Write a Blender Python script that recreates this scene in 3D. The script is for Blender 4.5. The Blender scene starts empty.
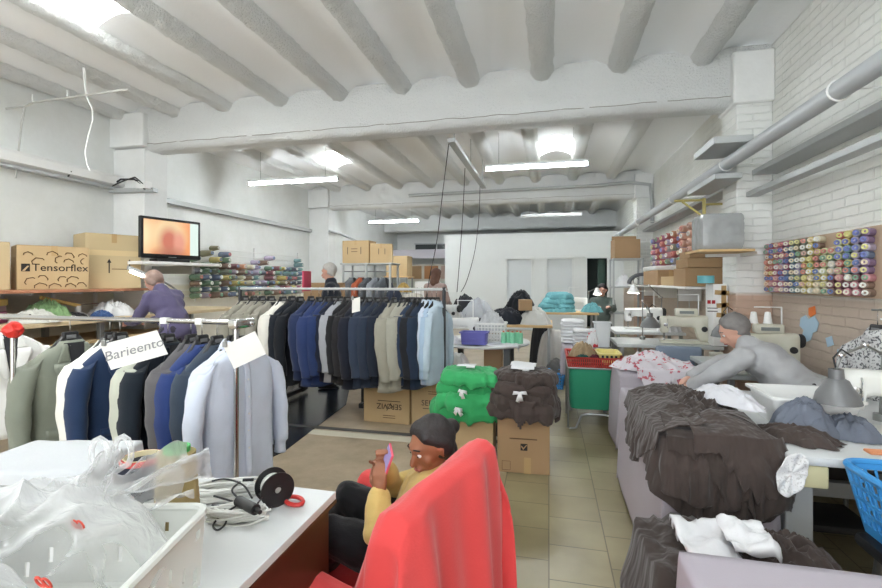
import bpy, math, random
from mathutils import Vector, Matrix, noise
R = math.radians; pi = math.pi
sin, cos = math.sin, math.cos
scn = bpy.context.scene
col = scn.collection
random.seed(7)
rnd = random.Random(11)
# ------------------------------------------------------------------ camera model
YAW = R(13.2); F = 460.0; HX = 441.0; HY = 281.0; H = 1.42
SA, CA = sin(YAW), cos(YAW)
def ray(px, py):
    u = (px-HX)/F; v = (HY-py)/F
    return (u*CA-SA, u*SA+CA, v)
def at(px, py, X=None, Y=None, Z=None):
    """world point seen at a picture position on the plane X=, Y= or Z="""
    d = ray(px, py)
    if X is not None: k = X/d[0]
    elif Y is not None: k = Y/d[1]
    else: k = (Z-H)/d[2]
    return Vector((d[0]*k, d[1]*k, H+d[2]*k))
def xat(px, Y): return at(px, HY, Y=Y).x
cam = bpy.data.cameras.new('camera'); co = bpy.data.objects.new('camera', cam); col.objects.link(co)
cam.sensor_width = 36; cam.sensor_fit = 'HORIZONTAL'; cam.lens = F/882*36
cam.shift_y = -(294-HY)/882; cam.clip_start = .02; cam.clip_end = 100
co.location = (0, 0, H); co.rotation_euler = (R(90), 0, YAW)
scn.camera = co
# ------------------------------------------------------------------ materials
def lin(c):
    r = []
    for v in c[:3]:
        v = v/255
        r.append(v/12.92 if v <= .04045 else ((v+.055)/1.055)**2.4)
    return (*r, 1)
MC = {}
def mat(name, c, rough=.6, metal=0., bump=None, var=0., vs=6., emit=0., alpha=None, trans=0., spec=None, sheen=0.):
    if name in MC: return MC[name]
    m = bpy.data.materials.new(name); m.use_nodes = True; MC[name] = m
    nt = m.node_tree; b = nt.nodes['Principled BSDF']; L = nt.links.new
    b.inputs['Base Color'].default_value = lin(c); b.inputs['Roughness'].default_value = rough
    b.inputs['Metallic'].default_value = metal
    if spec is not None: b.inputs['Specular IOR Level'].default_value = spec
    if sheen: b.inputs['Sheen Weight'].default_value = sheen
    if trans: b.inputs['Transmission Weight'].default_value = trans
    if alpha is not None: b.inputs['Alpha'].default_value = alpha
    if emit:
        b.inputs['Emission Color'].default_value = lin(c); b.inputs['Emission Strength'].default_value = emit
    if bump or var:
        tc = nt.nodes.new('ShaderNodeTexCoord')
    if var:
        n = nt.nodes.new('ShaderNodeTexNoise'); n.inputs['Scale'].default_value = vs; n.inputs['Detail'].default_value = 4
        L(tc.outputs['Object'], n.inputs['Vector'])
        mx = nt.nodes.new('ShaderNodeMix'); mx.data_type = 'RGBA'
        l = lin(c)
        mx.inputs['A'].default_value = tuple(x*(1-var) for x in l[:3])+(1,)
        mx.inputs['B'].default_value = tuple(min(1, x*(1+var)) for x in l[:3])+(1,)
        L(n.outputs['Fac'], mx.inputs['Factor']); L(mx.outputs['Result'], b.inputs['Base Color'])
    if bump:
        n2 = nt.nodes.new('ShaderNodeTexNoise'); n2.inputs['Scale'].default_value = bump[0]; n2.inputs['Detail'].default_value = 3
        if len(bump) > 2:
            mp = nt.nodes.new('ShaderNodeMapping'); mp.inputs['Scale'].default_value = (1, 1, .18); mp.inputs['Rotation'].default_value = (.25, .2, 0)
            L(tc.outputs['Object'], mp.inputs['Vector']); L(mp.outputs[0], n2.inputs['Vector']); n2.inputs['Detail'].default_value = 1
        else: L(tc.outputs['Object'], n2.inputs['Vector'])
        bp = nt.nodes.new('ShaderNodeBump'); bp.inputs['Strength'].default_value = bump[1]; bp.inputs['Distance'].default_value = bump[2] if len(bump) > 2 else .01; n2.inputs['Distortion'].default_value = 0.
        L(n2.outputs['Fac'], bp.inputs['Height']); L(bp.outputs['Normal'], b.inputs['Normal'])
    return m
def cname(c): return '%d_%d_%d' % tuple(c[:3])
def fab(c, s=160, var=.12):
    k = .74+.26*(sum(c)/3/255); g = sum(c)/3; c = tuple(int(round((v*.86+g*.14)*k)) for v in c)
    return mat('fabric_'+cname(c), c, .92, bump=(s, .12), var=var, vs=9, spec=.2, sheen=.15)
def thr(c): return mat('thread_'+cname(c), c, .75, var=.1, vs=60, spec=.25)
def plas(c, r=.4): return mat('plastic_%d_' % int(r*100)+cname(c), c, r)
WHITE = mat('white_paint', (226, 228, 225), .75, bump=(25, .15), var=.03, vs=1.5)
CHROME = mat('chrome', (205, 205, 205), .18, 1)
STEEL = mat('grey_steel', (150, 152, 150), .4, .7)
GALV = mat('galvanised_steel', (180, 183, 183), .5, .25)
BLACKP = plas((24, 24, 26)); DARK = plas((38, 38, 40), .6)
CARD = mat('cardboard', (186, 160, 120), .85, var=.07, vs=3, bump=(40, .05))
CARD2 = mat('pale_cardboard', (194, 174, 136), .85, var=.06, vs=3, bump=(40, .05))
CARDB = mat('brown_cardboard', (164, 134, 100), .85, var=.07, vs=3, bump=(40, .05))
INK = mat('black_ink', (40, 36, 32), .8); INKB = mat('brown_ink', (96, 72, 48), .85)
TAPE = mat('packing_tape', (178, 148, 102), .35)
WLAM = mat('white_laminate', (212, 214, 214), .35, var=.02, vs=4)
CREAMP = plas((228, 226, 212), .35); WPL = plas((232, 232, 230), .4)
BEIGEM = mat('beige_enamel', (205, 202, 186), .35)
WOODB = mat('dark_brown_wood', (76, 42, 26), .4, var=.25, vs=5)
PINEW = mat('pine_wood', (206, 172, 122), .6, var=.1, vs=5)
# ------------------------------------------------------------------ mesh builder
def V(*a): return Vector(a)
class MB:
    def __init__(s): s.v = []; s.f = []; s.mi = []; s.cur = 0
    def add(s, vs, fs):
        o = len(s.v); s.v += [tuple(p) for p in vs]
        s.f += [tuple(i+o for i in f) for f in fs]; s.mi += [s.cur]*len(fs); return s
    def box(s, c, d, rz=0., M=None):
        x, y, z = d[0]/2, d[1]/2, d[2]/2
        vs = [V(i*x, j*y, k*z) for k in (-1, 1) for j in (-1, 1) for i in (-1, 1)]
        T = M or Matrix.Rotation(rz, 3, 'Z'); c = Vector(c)
        vs = [T @ p+c for p in vs]
        return s.add(vs, [(0, 2, 3, 1), (4, 5, 7, 6), (0, 1, 5, 4), (2, 6, 7, 3), (0, 4, 6, 2), (1, 3, 7, 5)])
    def rbox(s, c, d, r=.01, rz=0., n=3):
        """box with rounded vertical edges and softened top and bottom"""
        x, y, h = d[0]/2, d[1]/2, d[2]
        r = min(r, x*.98, y*.98, h*.49); rings = []
        for zz, ins in ((0, r), (r*.3, r*.3), (r, 0), (h-r, 0), (h-r*.3, r*.3), (h, r)):
            ring = []
            for q, (sx, sy) in enumerate(((1, 1), (-1, 1), (-1, -1), (1, -1))):
                for k in range(n+1):
                    a = q*pi/2+k*pi/2/n
                    rr = r
                    ring.append(V((x-r)*sx+(rr-ins*.999)*cos(a), (y-r)*sy+(rr-ins*.999)*sin(a), zz-h/2))
            rings.append(ring)
        T = Matrix.Rotation(rz, 3, 'Z'); c = Vector(c)
        return s.loft([[T @ p+c for p in g] for g in rings])
    def loft(s, rings, caps=True, closed=True):
        n = len(rings[0]); vs = [p for g in rings for p in g]; fs = []
        for i in range(len(rings)-1):
            for j in range(n if closed else n-1):
                k = (j+1) % n
                fs.append((i*n+j, i*n+k, (i+1)*n+k, (i+1)*n+j))
        if caps and closed:
            fs.append(tuple(range(n-1, -1, -1))); b = (len(rings)-1)*n; fs.append(tuple(range(b, b+n)))
        return s.add(vs, fs)
    def frame(s, d):
        d = Vector(d).normalized(); a = V(0, 0, 1) if abs(d.z) < .9 else V(1, 0, 0)
        u = d.cross(a).normalized(); return u, d.cross(u).normalized()
    def cyl(s, p0, p1, r0, r1=None, n=16, caps=True):
        r1 = r0 if r1 is None else r1; p0 = Vector(p0); p1 = Vector(p1); u, w = s.frame(p1-p0)
        return s.loft([[p+u*(r*cos(2*pi*k/n))+w*(r*sin(2*pi*k/n)) for k in range(n)] for p, r in ((p0, r0), (p1, r1))], caps)
    def tube(s, pts, r, n=8, caps=True):
        pts = [Vector(p) for p in pts]; rings = []; u = None
        for i, p in enumerate(pts):
            d = (pts[min(i+1, len(pts)-1)]-pts[max(i-1, 0)])
            if d.length < 1e-9: d = V(0, 0, 1)
            d.normalize()
            if u is None: u, w = s.frame(d)
            else:
                u = (u-d*u.dot(d)); u = u.normalized() if u.length > 1e-6 else s.frame(d)[0]; w = d.cross(u)
            rr = r[i] if isinstance(r, (list, tuple)) else r
            rings.append([p+u*(rr*cos(2*pi*k/n))+w*(rr*sin(2*pi*k/n)) for k in range(n)])
        return s.loft(rings, caps)
    def lathe(s, prof, c=(0, 0, 0), axis=(0, 0, 1), n=24, caps=True):
        c = Vector(c); ax = Vector(axis).normalized(); u, w = s.frame(ax)
        return s.loft([[c+ax*z+u*(r*cos(2*pi*k/n))+w*(r*sin(2*pi*k/n)) for k in range(n)] for r, z in prof], caps)
    def ball(s, c, r, n=16, m=10, sc=(1, 1, 1)):
        c = Vector(c)
        rings = [[c+V(sc[0]*r*sin(a)*cos(2*pi*k/n), sc[1]*r*sin(a)*sin(2*pi*k/n), sc[2]*r*cos(a)) for k in range(n)] for a in [pi*(i+.02)/(m+.04) for i in range(m+1)]]
        return s.loft([g[::-1] for g in rings])
    def grid(s, fn, nu, nv, keep=None):
        vs = [fn(i/nu, j/nv) for j in range(nv+1) for i in range(nu+1)]; fs = []
        for j in range(nv):
            for i in range(nu):
                if keep and not keep((i+.5)/nu, (j+.5)/nv): continue
                a = j*(nu+1)+i; fs.append((a, a+1, a+nu+2, a+nu+1))
        return s.add(vs, fs)
    def capsule(s, p0, p1, r0, r1, n=14):
        p0 = Vector(p0); p1 = Vector(p1); d = p1-p0
        if d.length < 1e-6: d = V(0, 0, .001); p1 = p0+d
        u, w = s.frame(d); d = d.normalized(); rings = []
        for k in range(5):
            a = pi/2*(1-k/5); rings.append((p0-d*(r0*sin(a)), r0*cos(a)+1e-4))
        rings.append((p0, r0)); rings.append((p1, r1))
        for k in range(1, 6):
            a = pi/2*k/5; rings.append((p1+d*(r1*sin(a)), r1*cos(a)+1e-4))
        return s.loft([[p+u*(r*cos(2*pi*k/n))+w*(r*sin(2*pi*k/n)) for k in range(n)] for p, r in rings])
    def mesh(s, name, off=(0, 0, 0), smooth=True):
        me = bpy.data.meshes.new(name); o = Vector(off)
        me.from_pydata([Vector(p)-o for p in s.v], [], s.f)
        me.polygons.foreach_set('use_smooth', [smooth]*len(s.f))
        if max(s.mi, default=0): me.polygons.foreach_set('material_index', s.mi)
        me.update(); return me
    def build(s, name, m, parent=None, smooth=True, bevel=0., base=None, solid=0., local=False, auto=True):
        """one mesh object. World coordinates unless local; a parentless one gets its origin at its base"""
        if parent is not None: off = V(0, 0, 0) if local else parent.location.copy()
        elif base is not None: off = Vector(base)
        elif local: off = V(0, 0, 0)
        else:
            xs = [p[0] for p in s.v]; ys = [p[1] for p in s.v]; zs = [p[2] for p in s.v]
            off = V((min(xs)+max(xs))/2, (min(ys)+max(ys))/2, min(zs))
        me = s.mesh(name, off, smooth)
        for mm in (m if isinstance(m, (list, tuple)) else [m]): me.materials.append(mm)
        o = bpy.data.objects.new(name, me); col.objects.link(o)
        if parent is not None: o.parent = parent
        else: o.location = off
        if solid:
            md = o.modifiers.new('solid', 'SOLIDIFY'); md.thickness = solid; md.offset = 0
        if bevel:
            md = o.modifiers.new('bevel', 'BEVEL'); md.width = bevel; md.segments = 2; md.limit_method = 'ANGLE'; md.angle_limit = R(40)
        if smooth and auto:
            try: me.set_sharp_from_angle(angle=R(42))
            except Exception: pass
        return o
def tag(o, label=None, cat=None, group=None, kind=None):
    if label: o['label'] = label
    if cat: o['category'] = cat
    if group: o['group'] = group
    if kind: o['kind'] = kind
    return o
def thing(name, label, cat, loc=(0, 0, 0), rz=0., group=None):
    o = bpy.data.objects.new(name, None); col.objects.link(o); o.empty_display_size = .1
    o.location = loc; o.rotation_euler = (0, 0, rz); return tag(o, label, cat, group)
def struct(o): o['kind'] = 'structure'; return o
def B(name, c, d, m, parent=None, rz=0., bevel=.003, local=False):
    return MB().box(c, d, rz).build(name, m, parent, bevel=bevel, local=local)
def textobj(body, size, m, parent, M, name='lettering', extrude=.0004, align='CENTER', shear=0.):
    cu = bpy.data.curves.new(name, 'FONT'); cu.body = body; cu.size = size; cu.extrude = extrude
    cu.align_x = align; cu.align_y = 'CENTER'; cu.shear = shear; cu.materials.append(m); cu.resolution_u = 3
    o = bpy.data.objects.new(name, cu); col.objects.link(o)
    bpy.context.view_layer.update()
    me = bpy.data.meshes.new_from_object(o.evaluated_get(bpy.context.evaluated_depsgraph_get()))
    me.name = name; bpy.data.objects.remove(o); bpy.data.curves.remove(cu)
    o = bpy.data.objects.new(name, me); col.objects.link(o)
    if not me.materials: me.materials.append(m)
    if parent is not None: o.parent = parent
    o.matrix_local = M; return o
def facing(loc, rz, roll=0.):
    """matrix for flat lettering standing upright, facing local -Y turned by rz"""
    return Matrix.Translation(loc) @ Matrix.Rotation(rz, 4, 'Z') @ Matrix.Rotation(R(90), 4, 'X') @ Matrix.Rotation(roll, 4, 'Z')
def copy_tree(o, parent=None):
    c = o.copy(); col.objects.link(c)
    if parent is not None: c.parent = parent
    for ch in list(o.children): copy_tree(ch, c)
    return c
def nz(x, y, z=0.): return noise.noise(Vector((x, y, z)))
def fr(x, y, z=0., o=3): return noise.fractal(Vector((x, y, z)), 1., 2., o)
def ridg(x, y, z=0.): return 1-abs(nz(x, y, z))*2.2
# ------------------------------------------------------------------ cloth makers
def heap(name, c, rx, ry, h, m, seed=0., rz=0., fold=.25, rag=.12, droop=0., pw=2.2, nr=32, na=96, parent=None, solid=.0, fq=3.2):
    """crumpled mound of cloth: dome with sharp creases and a ragged rim"""
    mb = MB(); c = Vector(c)
    def fn(u, v):
        a = 2*pi*u; r = v
        rr = 1+rag*fr(cos(a)*1.6+seed, sin(a)*1.6, seed)+rag*.5*nz(a*6, seed*3, 1)*0
        rr += rag*.45*sin(a*11+seed*5+2*nz(cos(a)*2, sin(a)*2, seed))
        x = r*rr*cos(a); y = r*rr*sin(a)
        d = max(0., 1-r**pw)
        w1 = nz(x*1.3+seed, y*1.3, seed*2)*1.5
        cr = ridg(x*fq+w1+seed, y*fq*.55-w1, seed)*.5+ridg(x*fq*.9-w1, y*fq*2.1+w1+seed, seed+4)*.32+ridg(x*fq*2.6+w1, y*fq*1.7-w1, seed+8)*.2
        z = h*d*(1-fold*.35)+fold*min(h, .17)*cr*min(1, (1-r)*4+.12)*(.35+.65*d)
        z = max(z, .004*(1+nz(a*3, r*3)))
        if droop: z -= droop*max(0, r-.62)**1.3*2.2*(1+.35*nz(cos(a)*3, sin(a)*3, seed+9))
        X = x*rx; Y = y*ry
        return c+V(X*cos(rz)-Y*sin(rz), X*sin(rz)+Y*cos(rz), z)
    mb.grid(fn, na, nr)
    return mb.build(name, m, parent, solid=solid, auto=False)
def sheet(name, m, rect, top, ext, seed=0., off=.012, fold=.02, fq=9., bump=.01, rag=0., res=.025, parent=None, flare=.02, solid=.003, keep=None, hmax=None, bq=5., floor=.012):
    """cloth laid over a box top: hangs down past the edges in folds. rect x0,x1,y0,y1; ext overhang left,right,front,back"""
    x0, x1, y0, y1 = rect; l, r, f, b = ext
    nx = max(6, int((x1-x0+l+r)/res)); ny = max(6, int((y1-y0+f+b)/res))
    mb = MB()
    def gx(u): return x0-l+u*(x1-x0+l+r)
    def gy(v): return y0-f+v*(y1-y0+f+b)
    def fn(u, v):
        x, y = gx(u), gy(v)
        cx, cy = min(max(x, x0), x1), min(max(y, y0), y1)
        dx, dy = x-cx, y-cy; d = math.hypot(dx, dy)
        bz = bump*(.5+ridg(x*bq+seed+nz(x*2, y*2, seed), y*bq*.7, seed)*.7+.5*fr(x*bq*1.5, y*bq*1.5, seed+3))
        bz = max(bz, .0)
        if d < 1e-6:
            e = min(cx-x0+l*9, x1-cx+r*9, cy-y0+f*9, y1-cy+b*9)
            return V(cx, cy, top+off*.5+bz)
        n = (dx/d, dy/d); t = min(1., d/.18)
        if hmax: t2 = d/hmax
        else: t2 = d/.6
        tang = (x if abs(dy) > abs(dx) else y)
        w = sin(tang*fq+seed*3+2.5*nz(tang*2.3, seed, d*.6))*.6+nz(tang*fq*.5, d*1.5, seed+7)
        k = off+flare*t2+fold*t*(w+1)*.5
        z = top+off*.5+bz*max(0, 1-d/.08)-max(0, d-.02)
        return V(cx+n[0]*k, cy+n[1]*k, max(z, floor+.004*sin(tang*30)))
    def kp(u, v):
        x, y = gx(u), gy(v)
        if hmax:
            cx, cy = min(max(x, x0), x1), min(max(y, y0), y1)
            if math.hypot(x-cx, y-cy) > hmax: return False
        if rag:
            e = min(x-(x0-l), (x1+r)-x, y-(y0-f), (y1+b)-y)
            if e < rag*(.5+fr(x*3.1+seed, y*3.1, seed)*1.1): return False
        if keep and not keep(x, y): return False
        return True
    mb.grid(fn, nx, ny, kp)
    return mb.build(name, m, parent, solid=solid, auto=False)

def bulge(name, c, rx, ry, h, m, seed=0., droop=.06, rz=0., parent=None):
    """one folded garment lying on a pile: a soft slab whose rim sags over what is below"""
    mb = MB(); c = Vector(c); pf = [(.90, -1.), (1.03, -.85), (1.06, -.3), (1.0, .35), (.86, .8), (.62, .97), (.35, 1.03), (.0, 1.0)]
    def fn(u, v):
        a = 2*pi*u; f = v*(len(pf)-1); i = min(int(f), len(pf)-2); k = f-i; k = k*k*(3-2*k)*.5+k*.5
        rr = pf[i][0]*(1-k)+pf[i+1][0]*k; zz = pf[i][1]*(1-k)+pf[i+1][1]*k
        c_, s_ = cos(a), sin(a); q = (abs(c_)**3+abs(s_)**3)**(-1/3); e = rr*q
        n1 = nz(c_*1.7+seed, s_*1.7, seed); n2 = .8*sin(a*9+5*n1+seed)+1.3*nz(c_*6, s_*6, seed+2)+.5*nz(c_*15, s_*15, seed)
        rim = min(1, rr*1.1)**2
        e *= 1+.12*n1+.04*n2*rim*(1 if zz < .6 else .4)
        z = zz*(h if zz > 0 else droop*(1+.55*nz(c_*3, s_*3, seed+5)+.18*n2))
        x, y = e*rx*c_, e*ry*s_
        z += .22*h*(ridg(x*8+n1, y*5, seed)-.4)*(1 if zz > 0 else .3)+.12*h*ridg(x*26, y*22, seed)
        return c+V(x*cos(rz)-y*sin(rz), x*sin(rz)+y*cos(rz), z)
    mb.grid(fn, 150, 30); return mb.build(name, m, parent, solid=.003, auto=False)

def hang(name, path, L, m, seed=0., inner=.12, top=.7, dome=.04, off=.015, amp=.03, fq=9., slant=.25, res=.009, nv=46, solid=.003, flare=.03, parent=None):
    """garment wrapped over the edge of a table: path is the table edge, L(s) how far it hangs (0..1 along the edge)"""
    P_ = [Vector((p[0], p[1], 0)) for p in path]
    for _ in range(3):
        Q = [P_[0]]
        for a, b in zip(P_, P_[1:]): Q += [a*.75+b*.25, a*.25+b*.75]
        P_ = Q+[P_[-1]]
    ln = [0.]
    for a, b in zip(P_, P_[1:]): ln.append(ln[-1]+(b-a).length)
    T = ln[-1]
    def pos(s_):
        d = s_*T; i = 0
        while i < len(ln)-2 and ln[i+1] < d: i += 1
        k = (d-ln[i])/max(1e-6, ln[i+1]-ln[i]); t = P_[min(i+2, len(P_)-1)]-P_[max(i-1, 0)]; t.normalize()
        return P_[i].lerp(P_[i+1], min(1, max(0, k))), Vector((t.y, -t.x, 0))
    mb = MB()
    def fn(u, v):
        p, n = pos(u)
        if v < .3:
            k = v/.3; d = inner*(1-k)
            w = ridg((p-n*d).x*9+seed, (p-n*d).y*7, seed)
            return p-n*d+n*off*k+Vector((0, 0, top+off*.4+dome*sin(pi*.5*(1-k))+.022*w*(1-k*.4)))
        k = (v-.3)/.7; s_ = k*L(u)
        uu = u*T+slant*s_*nz(u*3, seed, 1.)*2
        w = .6*ridg(uu*fq+seed, s_*1.6, seed)+.55*ridg(uu*fq*2.3+seed, s_*2.5, seed+3)+.3*ridg(uu*fq*4.3, s_*6, seed+5)+.35*nz(uu*fq*.45, s_*5, seed+6)
        a = amp*min(1, s_/.10)*(.7+1.2*s_)
        p2 = p+n*(off+flare*s_/.4+a*(w+.25))
        r_ = max(0, min(1, s_/.03))
        return p2+Vector((0, 0, top+off*.4+.012*(1-r_)-s_+.006*nz(uu*20, s_*9, seed)))
    mb.grid(fn, int(T/res), nv)
    return mb.build(name, m, parent, solid=solid, auto=False)
# ================================================================== SETTING
LW, RW = -5.46, 2.0
ZB, ZJ, ZV = 3.08, 3.43, 3.50          # beam underside, joist underside, vault springing
YF, YB = -4.0, 16.2
BEAMY = (-.17, 4.83, 9.8, 14.8)
# floor: olive tiles to the right, worn beige concrete to the left
fm = bpy.data.materials.new('floor_tiles'); fm.use_nodes = True; nt = fm.node_tree; L = nt.links.new
b = nt.nodes['Principled BSDF']; N = nt.nodes.new
tc = N('ShaderNodeTexCoord'); mp = N('ShaderNodeMapping'); mp.inputs['Rotation'].default_value = (0, 0, R(90)); L(tc.outputs['Object'], mp.inputs['Vector'])
br = N('ShaderNodeTexBrick'); br.inputs['Scale'].default_value = 1; br.inputs['Brick Width'].default_value = .3; br.inputs['Row Height'].default_value = .3
br.inputs['Mortar Size'].default_value = .0035; br.inputs['Color1'].default_value = lin((158, 148, 116)); br.inputs['Color2'].default_value = lin((144, 134, 102)); br.inputs['Mortar'].default_value = lin((112, 104, 80))
L(mp.outputs['Vector'], br.inputs['Vector'])
n1 = N('ShaderNodeTexNoise'); n1.inputs['Scale'].default_value = 2.2; n1.inputs['Detail'].default_value = 6; L(tc.outputs['Object'], n1.inputs['Vector'])
n3 = N('ShaderNodeTexNoise'); n3.inputs['Scale'].default_value = 4.5; n3.inputs['Detail'].default_value = 6; n3.inputs['Roughness'].default_value = .7; L(tc.outputs['Object'], n3.inputs['Vector'])
cr = N('ShaderNodeValToRGB'); cr.color_ramp.elements[0].color = lin((152, 138, 116)); cr.color_ramp.elements[1].color = lin((186, 170, 147)); cr.color_ramp.elements[0].position = .25; cr.color_ramp.elements[1].position = .75
L(n3.outputs['Fac'], cr.inputs['Fac'])
cr2 = N('ShaderNodeValToRGB'); cr2.color_ramp.elements[0].color = (.62, .6, .55, 1); cr2.color_ramp.elements[1].color = (1.1, 1.1, 1.08, 1); cr2.color_ramp.elements[0].position = .32; cr2.color_ramp.elements[1].position = .66
L(n1.outputs['Fac'], cr2.inputs['Fac'])
m1 = N('ShaderNodeMix'); m1.data_type = 'RGBA'; m1.blend_type = 'MULTIPLY'; m1.inputs['Factor'].default_value = .75
L(br.outputs['Color'], m1.inputs['A']); L(cr2.outputs['Color'], m1.inputs['B'])
sx = N('ShaderNodeSeparateXYZ'); L(tc.outputs['Object'], sx.inputs[0])
mr = N('ShaderNodeMapRange'); mr.inputs['From Min'].default_value = -.42; mr.inputs['From Max'].default_value = -.30; L(sx.outputs['X'], mr.inputs['Value'])
m2 = N('ShaderNodeMix'); m2.data_type = 'RGBA'; L(mr.outputs[0], m2.inputs['Factor']); L(cr.outputs['Color'], m2.inputs['A']); L(m1.outputs['Result'], m2.inputs['B'])
L(m2.outputs['Result'], b.inputs['Base Color'])
r1 = N('ShaderNodeMapRange'); r1.inputs['To Min'].default_value = .22; r1.inputs['To Max'].default_value = .5; L(n1.outputs['Fac'], r1.inputs['Value']); L(r1.outputs[0], b.inputs['Roughness'])
bp = N('ShaderNodeBump'); bp.inputs['Strength'].default_value = .25; bp.inputs['Distance'].default_value = .004
mm = N('ShaderNodeMath'); mm.operation = 'MULTIPLY'; L(br.outputs['Fac'], mm.inputs[0]); L(mr.outputs[0], mm.inputs[1])
iv = N('ShaderNodeMath'); iv.operation = 'SUBTRACT'; iv.inputs[0].default_value = 1; L(mm.outputs[0], iv.inputs[1]); L(iv.outputs[0], bp.inputs['Height']); L(bp.outputs['Normal'], b.inputs['Normal'])
o = MB().box(((LW+RW)/2, (YF+YB)/2, -.05), (RW-LW+.4, YB-YF+.4, .1)).build('floor', fm, base=(0, 0, 0), smooth=False); struct(o)

def wallmat(name, low, high, zsplit, brick=False, soft=.02):
    m = bpy.data.materials.new(name); m.use_nodes = True; nt = m.node_tree; L = nt.links.new; N = nt.nodes.new
    b = nt.nodes['Principled BSDF']; b.inputs['Roughness'].default_value = .8; b.inputs['Specular IOR Level'].default_value = .25
    g = N('ShaderNodeNewGeometry'); s = N('ShaderNodeSeparateXYZ'); L(g.outputs['Position'], s.inputs[0])
    n = N('ShaderNodeTexNoise'); n.inputs['Scale'].default_value = 1.7; n.inputs['Detail'].default_value = 7; n.inputs['Roughness'].default_value = .65; L(g.outputs['Position'], n.inputs['Vector'])
    mr = N('ShaderNodeMapRange'); mr.inputs['From Min'].default_value = zsplit-soft; mr.inputs['From Max'].default_value = zsplit+soft
    L(s.outputs['Z'], mr.inputs['Value'])
    mx = N('ShaderNodeMix'); mx.data_type = 'RGBA'; mx.inputs['A'].default_value = lin(low); mx.inputs['B'].default_value = lin(high); L(mr.outputs[0], mx.inputs['Factor'])
    cr = N('ShaderNodeValToRGB'); cr.color_ramp.elements[0].color = (.9, .9, .88, 1); cr.color_ramp.elements[1].color = (1.02, 1.02, 1.02, 1); cr.color_ramp.elements[0].position = .3; cr.color_ramp.elements[1].position = .6
    L(n.outputs['Fac'], cr.inputs['Fac'])
    mu = N('ShaderNodeMix'); mu.data_type = 'RGBA'; mu.blend_type = 'MULTIPLY'; mu.inputs['Factor'].default_value = .8; L(mx.outputs['Result'], mu.inputs['A']); L(cr.outputs['Color'], mu.inputs['B']); L(mu.outputs['Result'], b.inputs['Base Color'])
    bp = N('ShaderNodeBump'); bp.inputs['Strength'].default_value = .8; bp.inputs['Distance'].default_value = .018
    if brick:
        cb = N('ShaderNodeCombineXYZ'); ad = N('ShaderNodeMath'); L(s.outputs['X'], ad.inputs[0]); L(s.outputs['Y'], ad.inputs[1]); L(ad.outputs[0], cb.inputs['X']); L(s.outputs['Z'], cb.inputs['Y'])
        w = N('ShaderNodeTexNoise'); w.inputs['Scale'].default_value = 9; w.inputs['Detail'].default_value = 4; L(g.outputs['Position'], w.inputs['Vector'])
        ma = N('ShaderNodeMix'); ma.data_type = 'VECTOR'; ma.inputs['Factor'].default_value = .018; L(cb.outputs[0], ma.inputs['A']); L(w.outputs['Color'], ma.inputs['B'])
        br = N('ShaderNodeTexBrick'); br.inputs['Scale'].default_value = 1; br.inputs['Brick Width'].default_value = .29; br.inputs['Row Height'].default_value = .068; br.inputs['Mortar Size'].default_value = .006; br.inputs['Mortar Smooth'].default_value = .6
        L(ma.outputs['Result'], br.inputs['Vector'])
        sb = N('ShaderNodeMath'); sb.operation = 'MULTIPLY_ADD'; sb.inputs[1].default_value = -.55; L(br.outputs['Fac'], sb.inputs[0]); L(w.outputs['Fac'], sb.inputs[2]); L(sb.outputs[0], bp.inputs['Height'])
    else:
        w = N('ShaderNodeTexNoise'); w.inputs['Scale'].default_value = 14; w.inputs['Detail'].default_value = 4; L(g.outputs['Position'], w.inputs['Vector']); L(w.outputs['Fac'], bp.inputs['Height']); bp.inputs['Strength'].default_value = .2
    L(bp.outputs['Normal'], b.inputs['Normal']); return m
WL = wallmat('left_wall_plaster', (226, 222, 208), (232, 234, 232), 1.36)
WR = wallmat('right_wall_brick', (198, 182, 168), (236, 237, 233), 1.30, True)
WPART = mat('partition_paint', (224, 226, 224), .7, var=.02)
HT = 4.3
struct(MB().box((LW-.1, (YF+YB)/2, HT/2), (.2, YB-YF+.4, HT)).build('wall_left', WL, base=(LW, 0, 0), smooth=False))
struct(MB().box((RW+.1, (YF+YB)/2, HT/2), (.2, YB-YF+.4, HT)).build('wall_right', WR, base=(RW, 0, 0), smooth=False))
struct(MB().box(((LW+RW)/2, YB+.1, HT/2), (RW-LW, .2, HT)).build('wall_back', WPART, smooth=False))
fw = MB().box((-4.9, YF-.1, HT/2), (1.2, .2, HT)).box((1.5, YF-.1, HT/2), (1.0, .2, HT)).box((-1.65, YF-.1, 3.7), (5.3, .2, 1.2))
struct(fw.build('wall_front', WL, smooth=False))
# stucco
def stucco(name, c, k=1., dist=.03, sc=50, dark=.12):
    m = bpy.data.materials.new(name); m.use_nodes = True; nt = m.node_tree; L = nt.links.new; N = nt.nodes.new; b = nt.nodes['Principled BSDF']; b.inputs['Roughness'].default_value = .9; b.inputs['Specular IOR Level'].default_value = .1
    g = N('ShaderNodeNewGeometry'); n = N('ShaderNodeTexNoise'); n.inputs['Scale'].default_value = sc; n.inputs['Detail'].default_value = 5; n.inputs['Roughness'].default_value = .65; L(g.outputs['Position'], n.inputs['Vector'])
    bp = N('ShaderNodeBump'); bp.inputs['Strength'].default_value = k; bp.inputs['Distance'].default_value = dist; L(n.outputs['Fac'], bp.inputs['Height']); L(bp.outputs['Normal'], b.inputs['Normal'])
    b.inputs['Base Color'].default_value = lin(c); return m
STUC = stucco('rough_stucco', (232, 234, 233)); VAULT = stucco('vault_plaster', (244, 246, 247), .25, .008, 18)
CREV = mat('crack_grey', (158, 154, 146), .95)  # even grey tone of the crack line along the beams
JX = {}
bays = [(-4.0, -.17, 0.), (.13, 4.83, 0.), (5.13, 9.8, -.2), (10.1, 14.8, -.15), (15.1, 16.3, -.1)]
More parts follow.
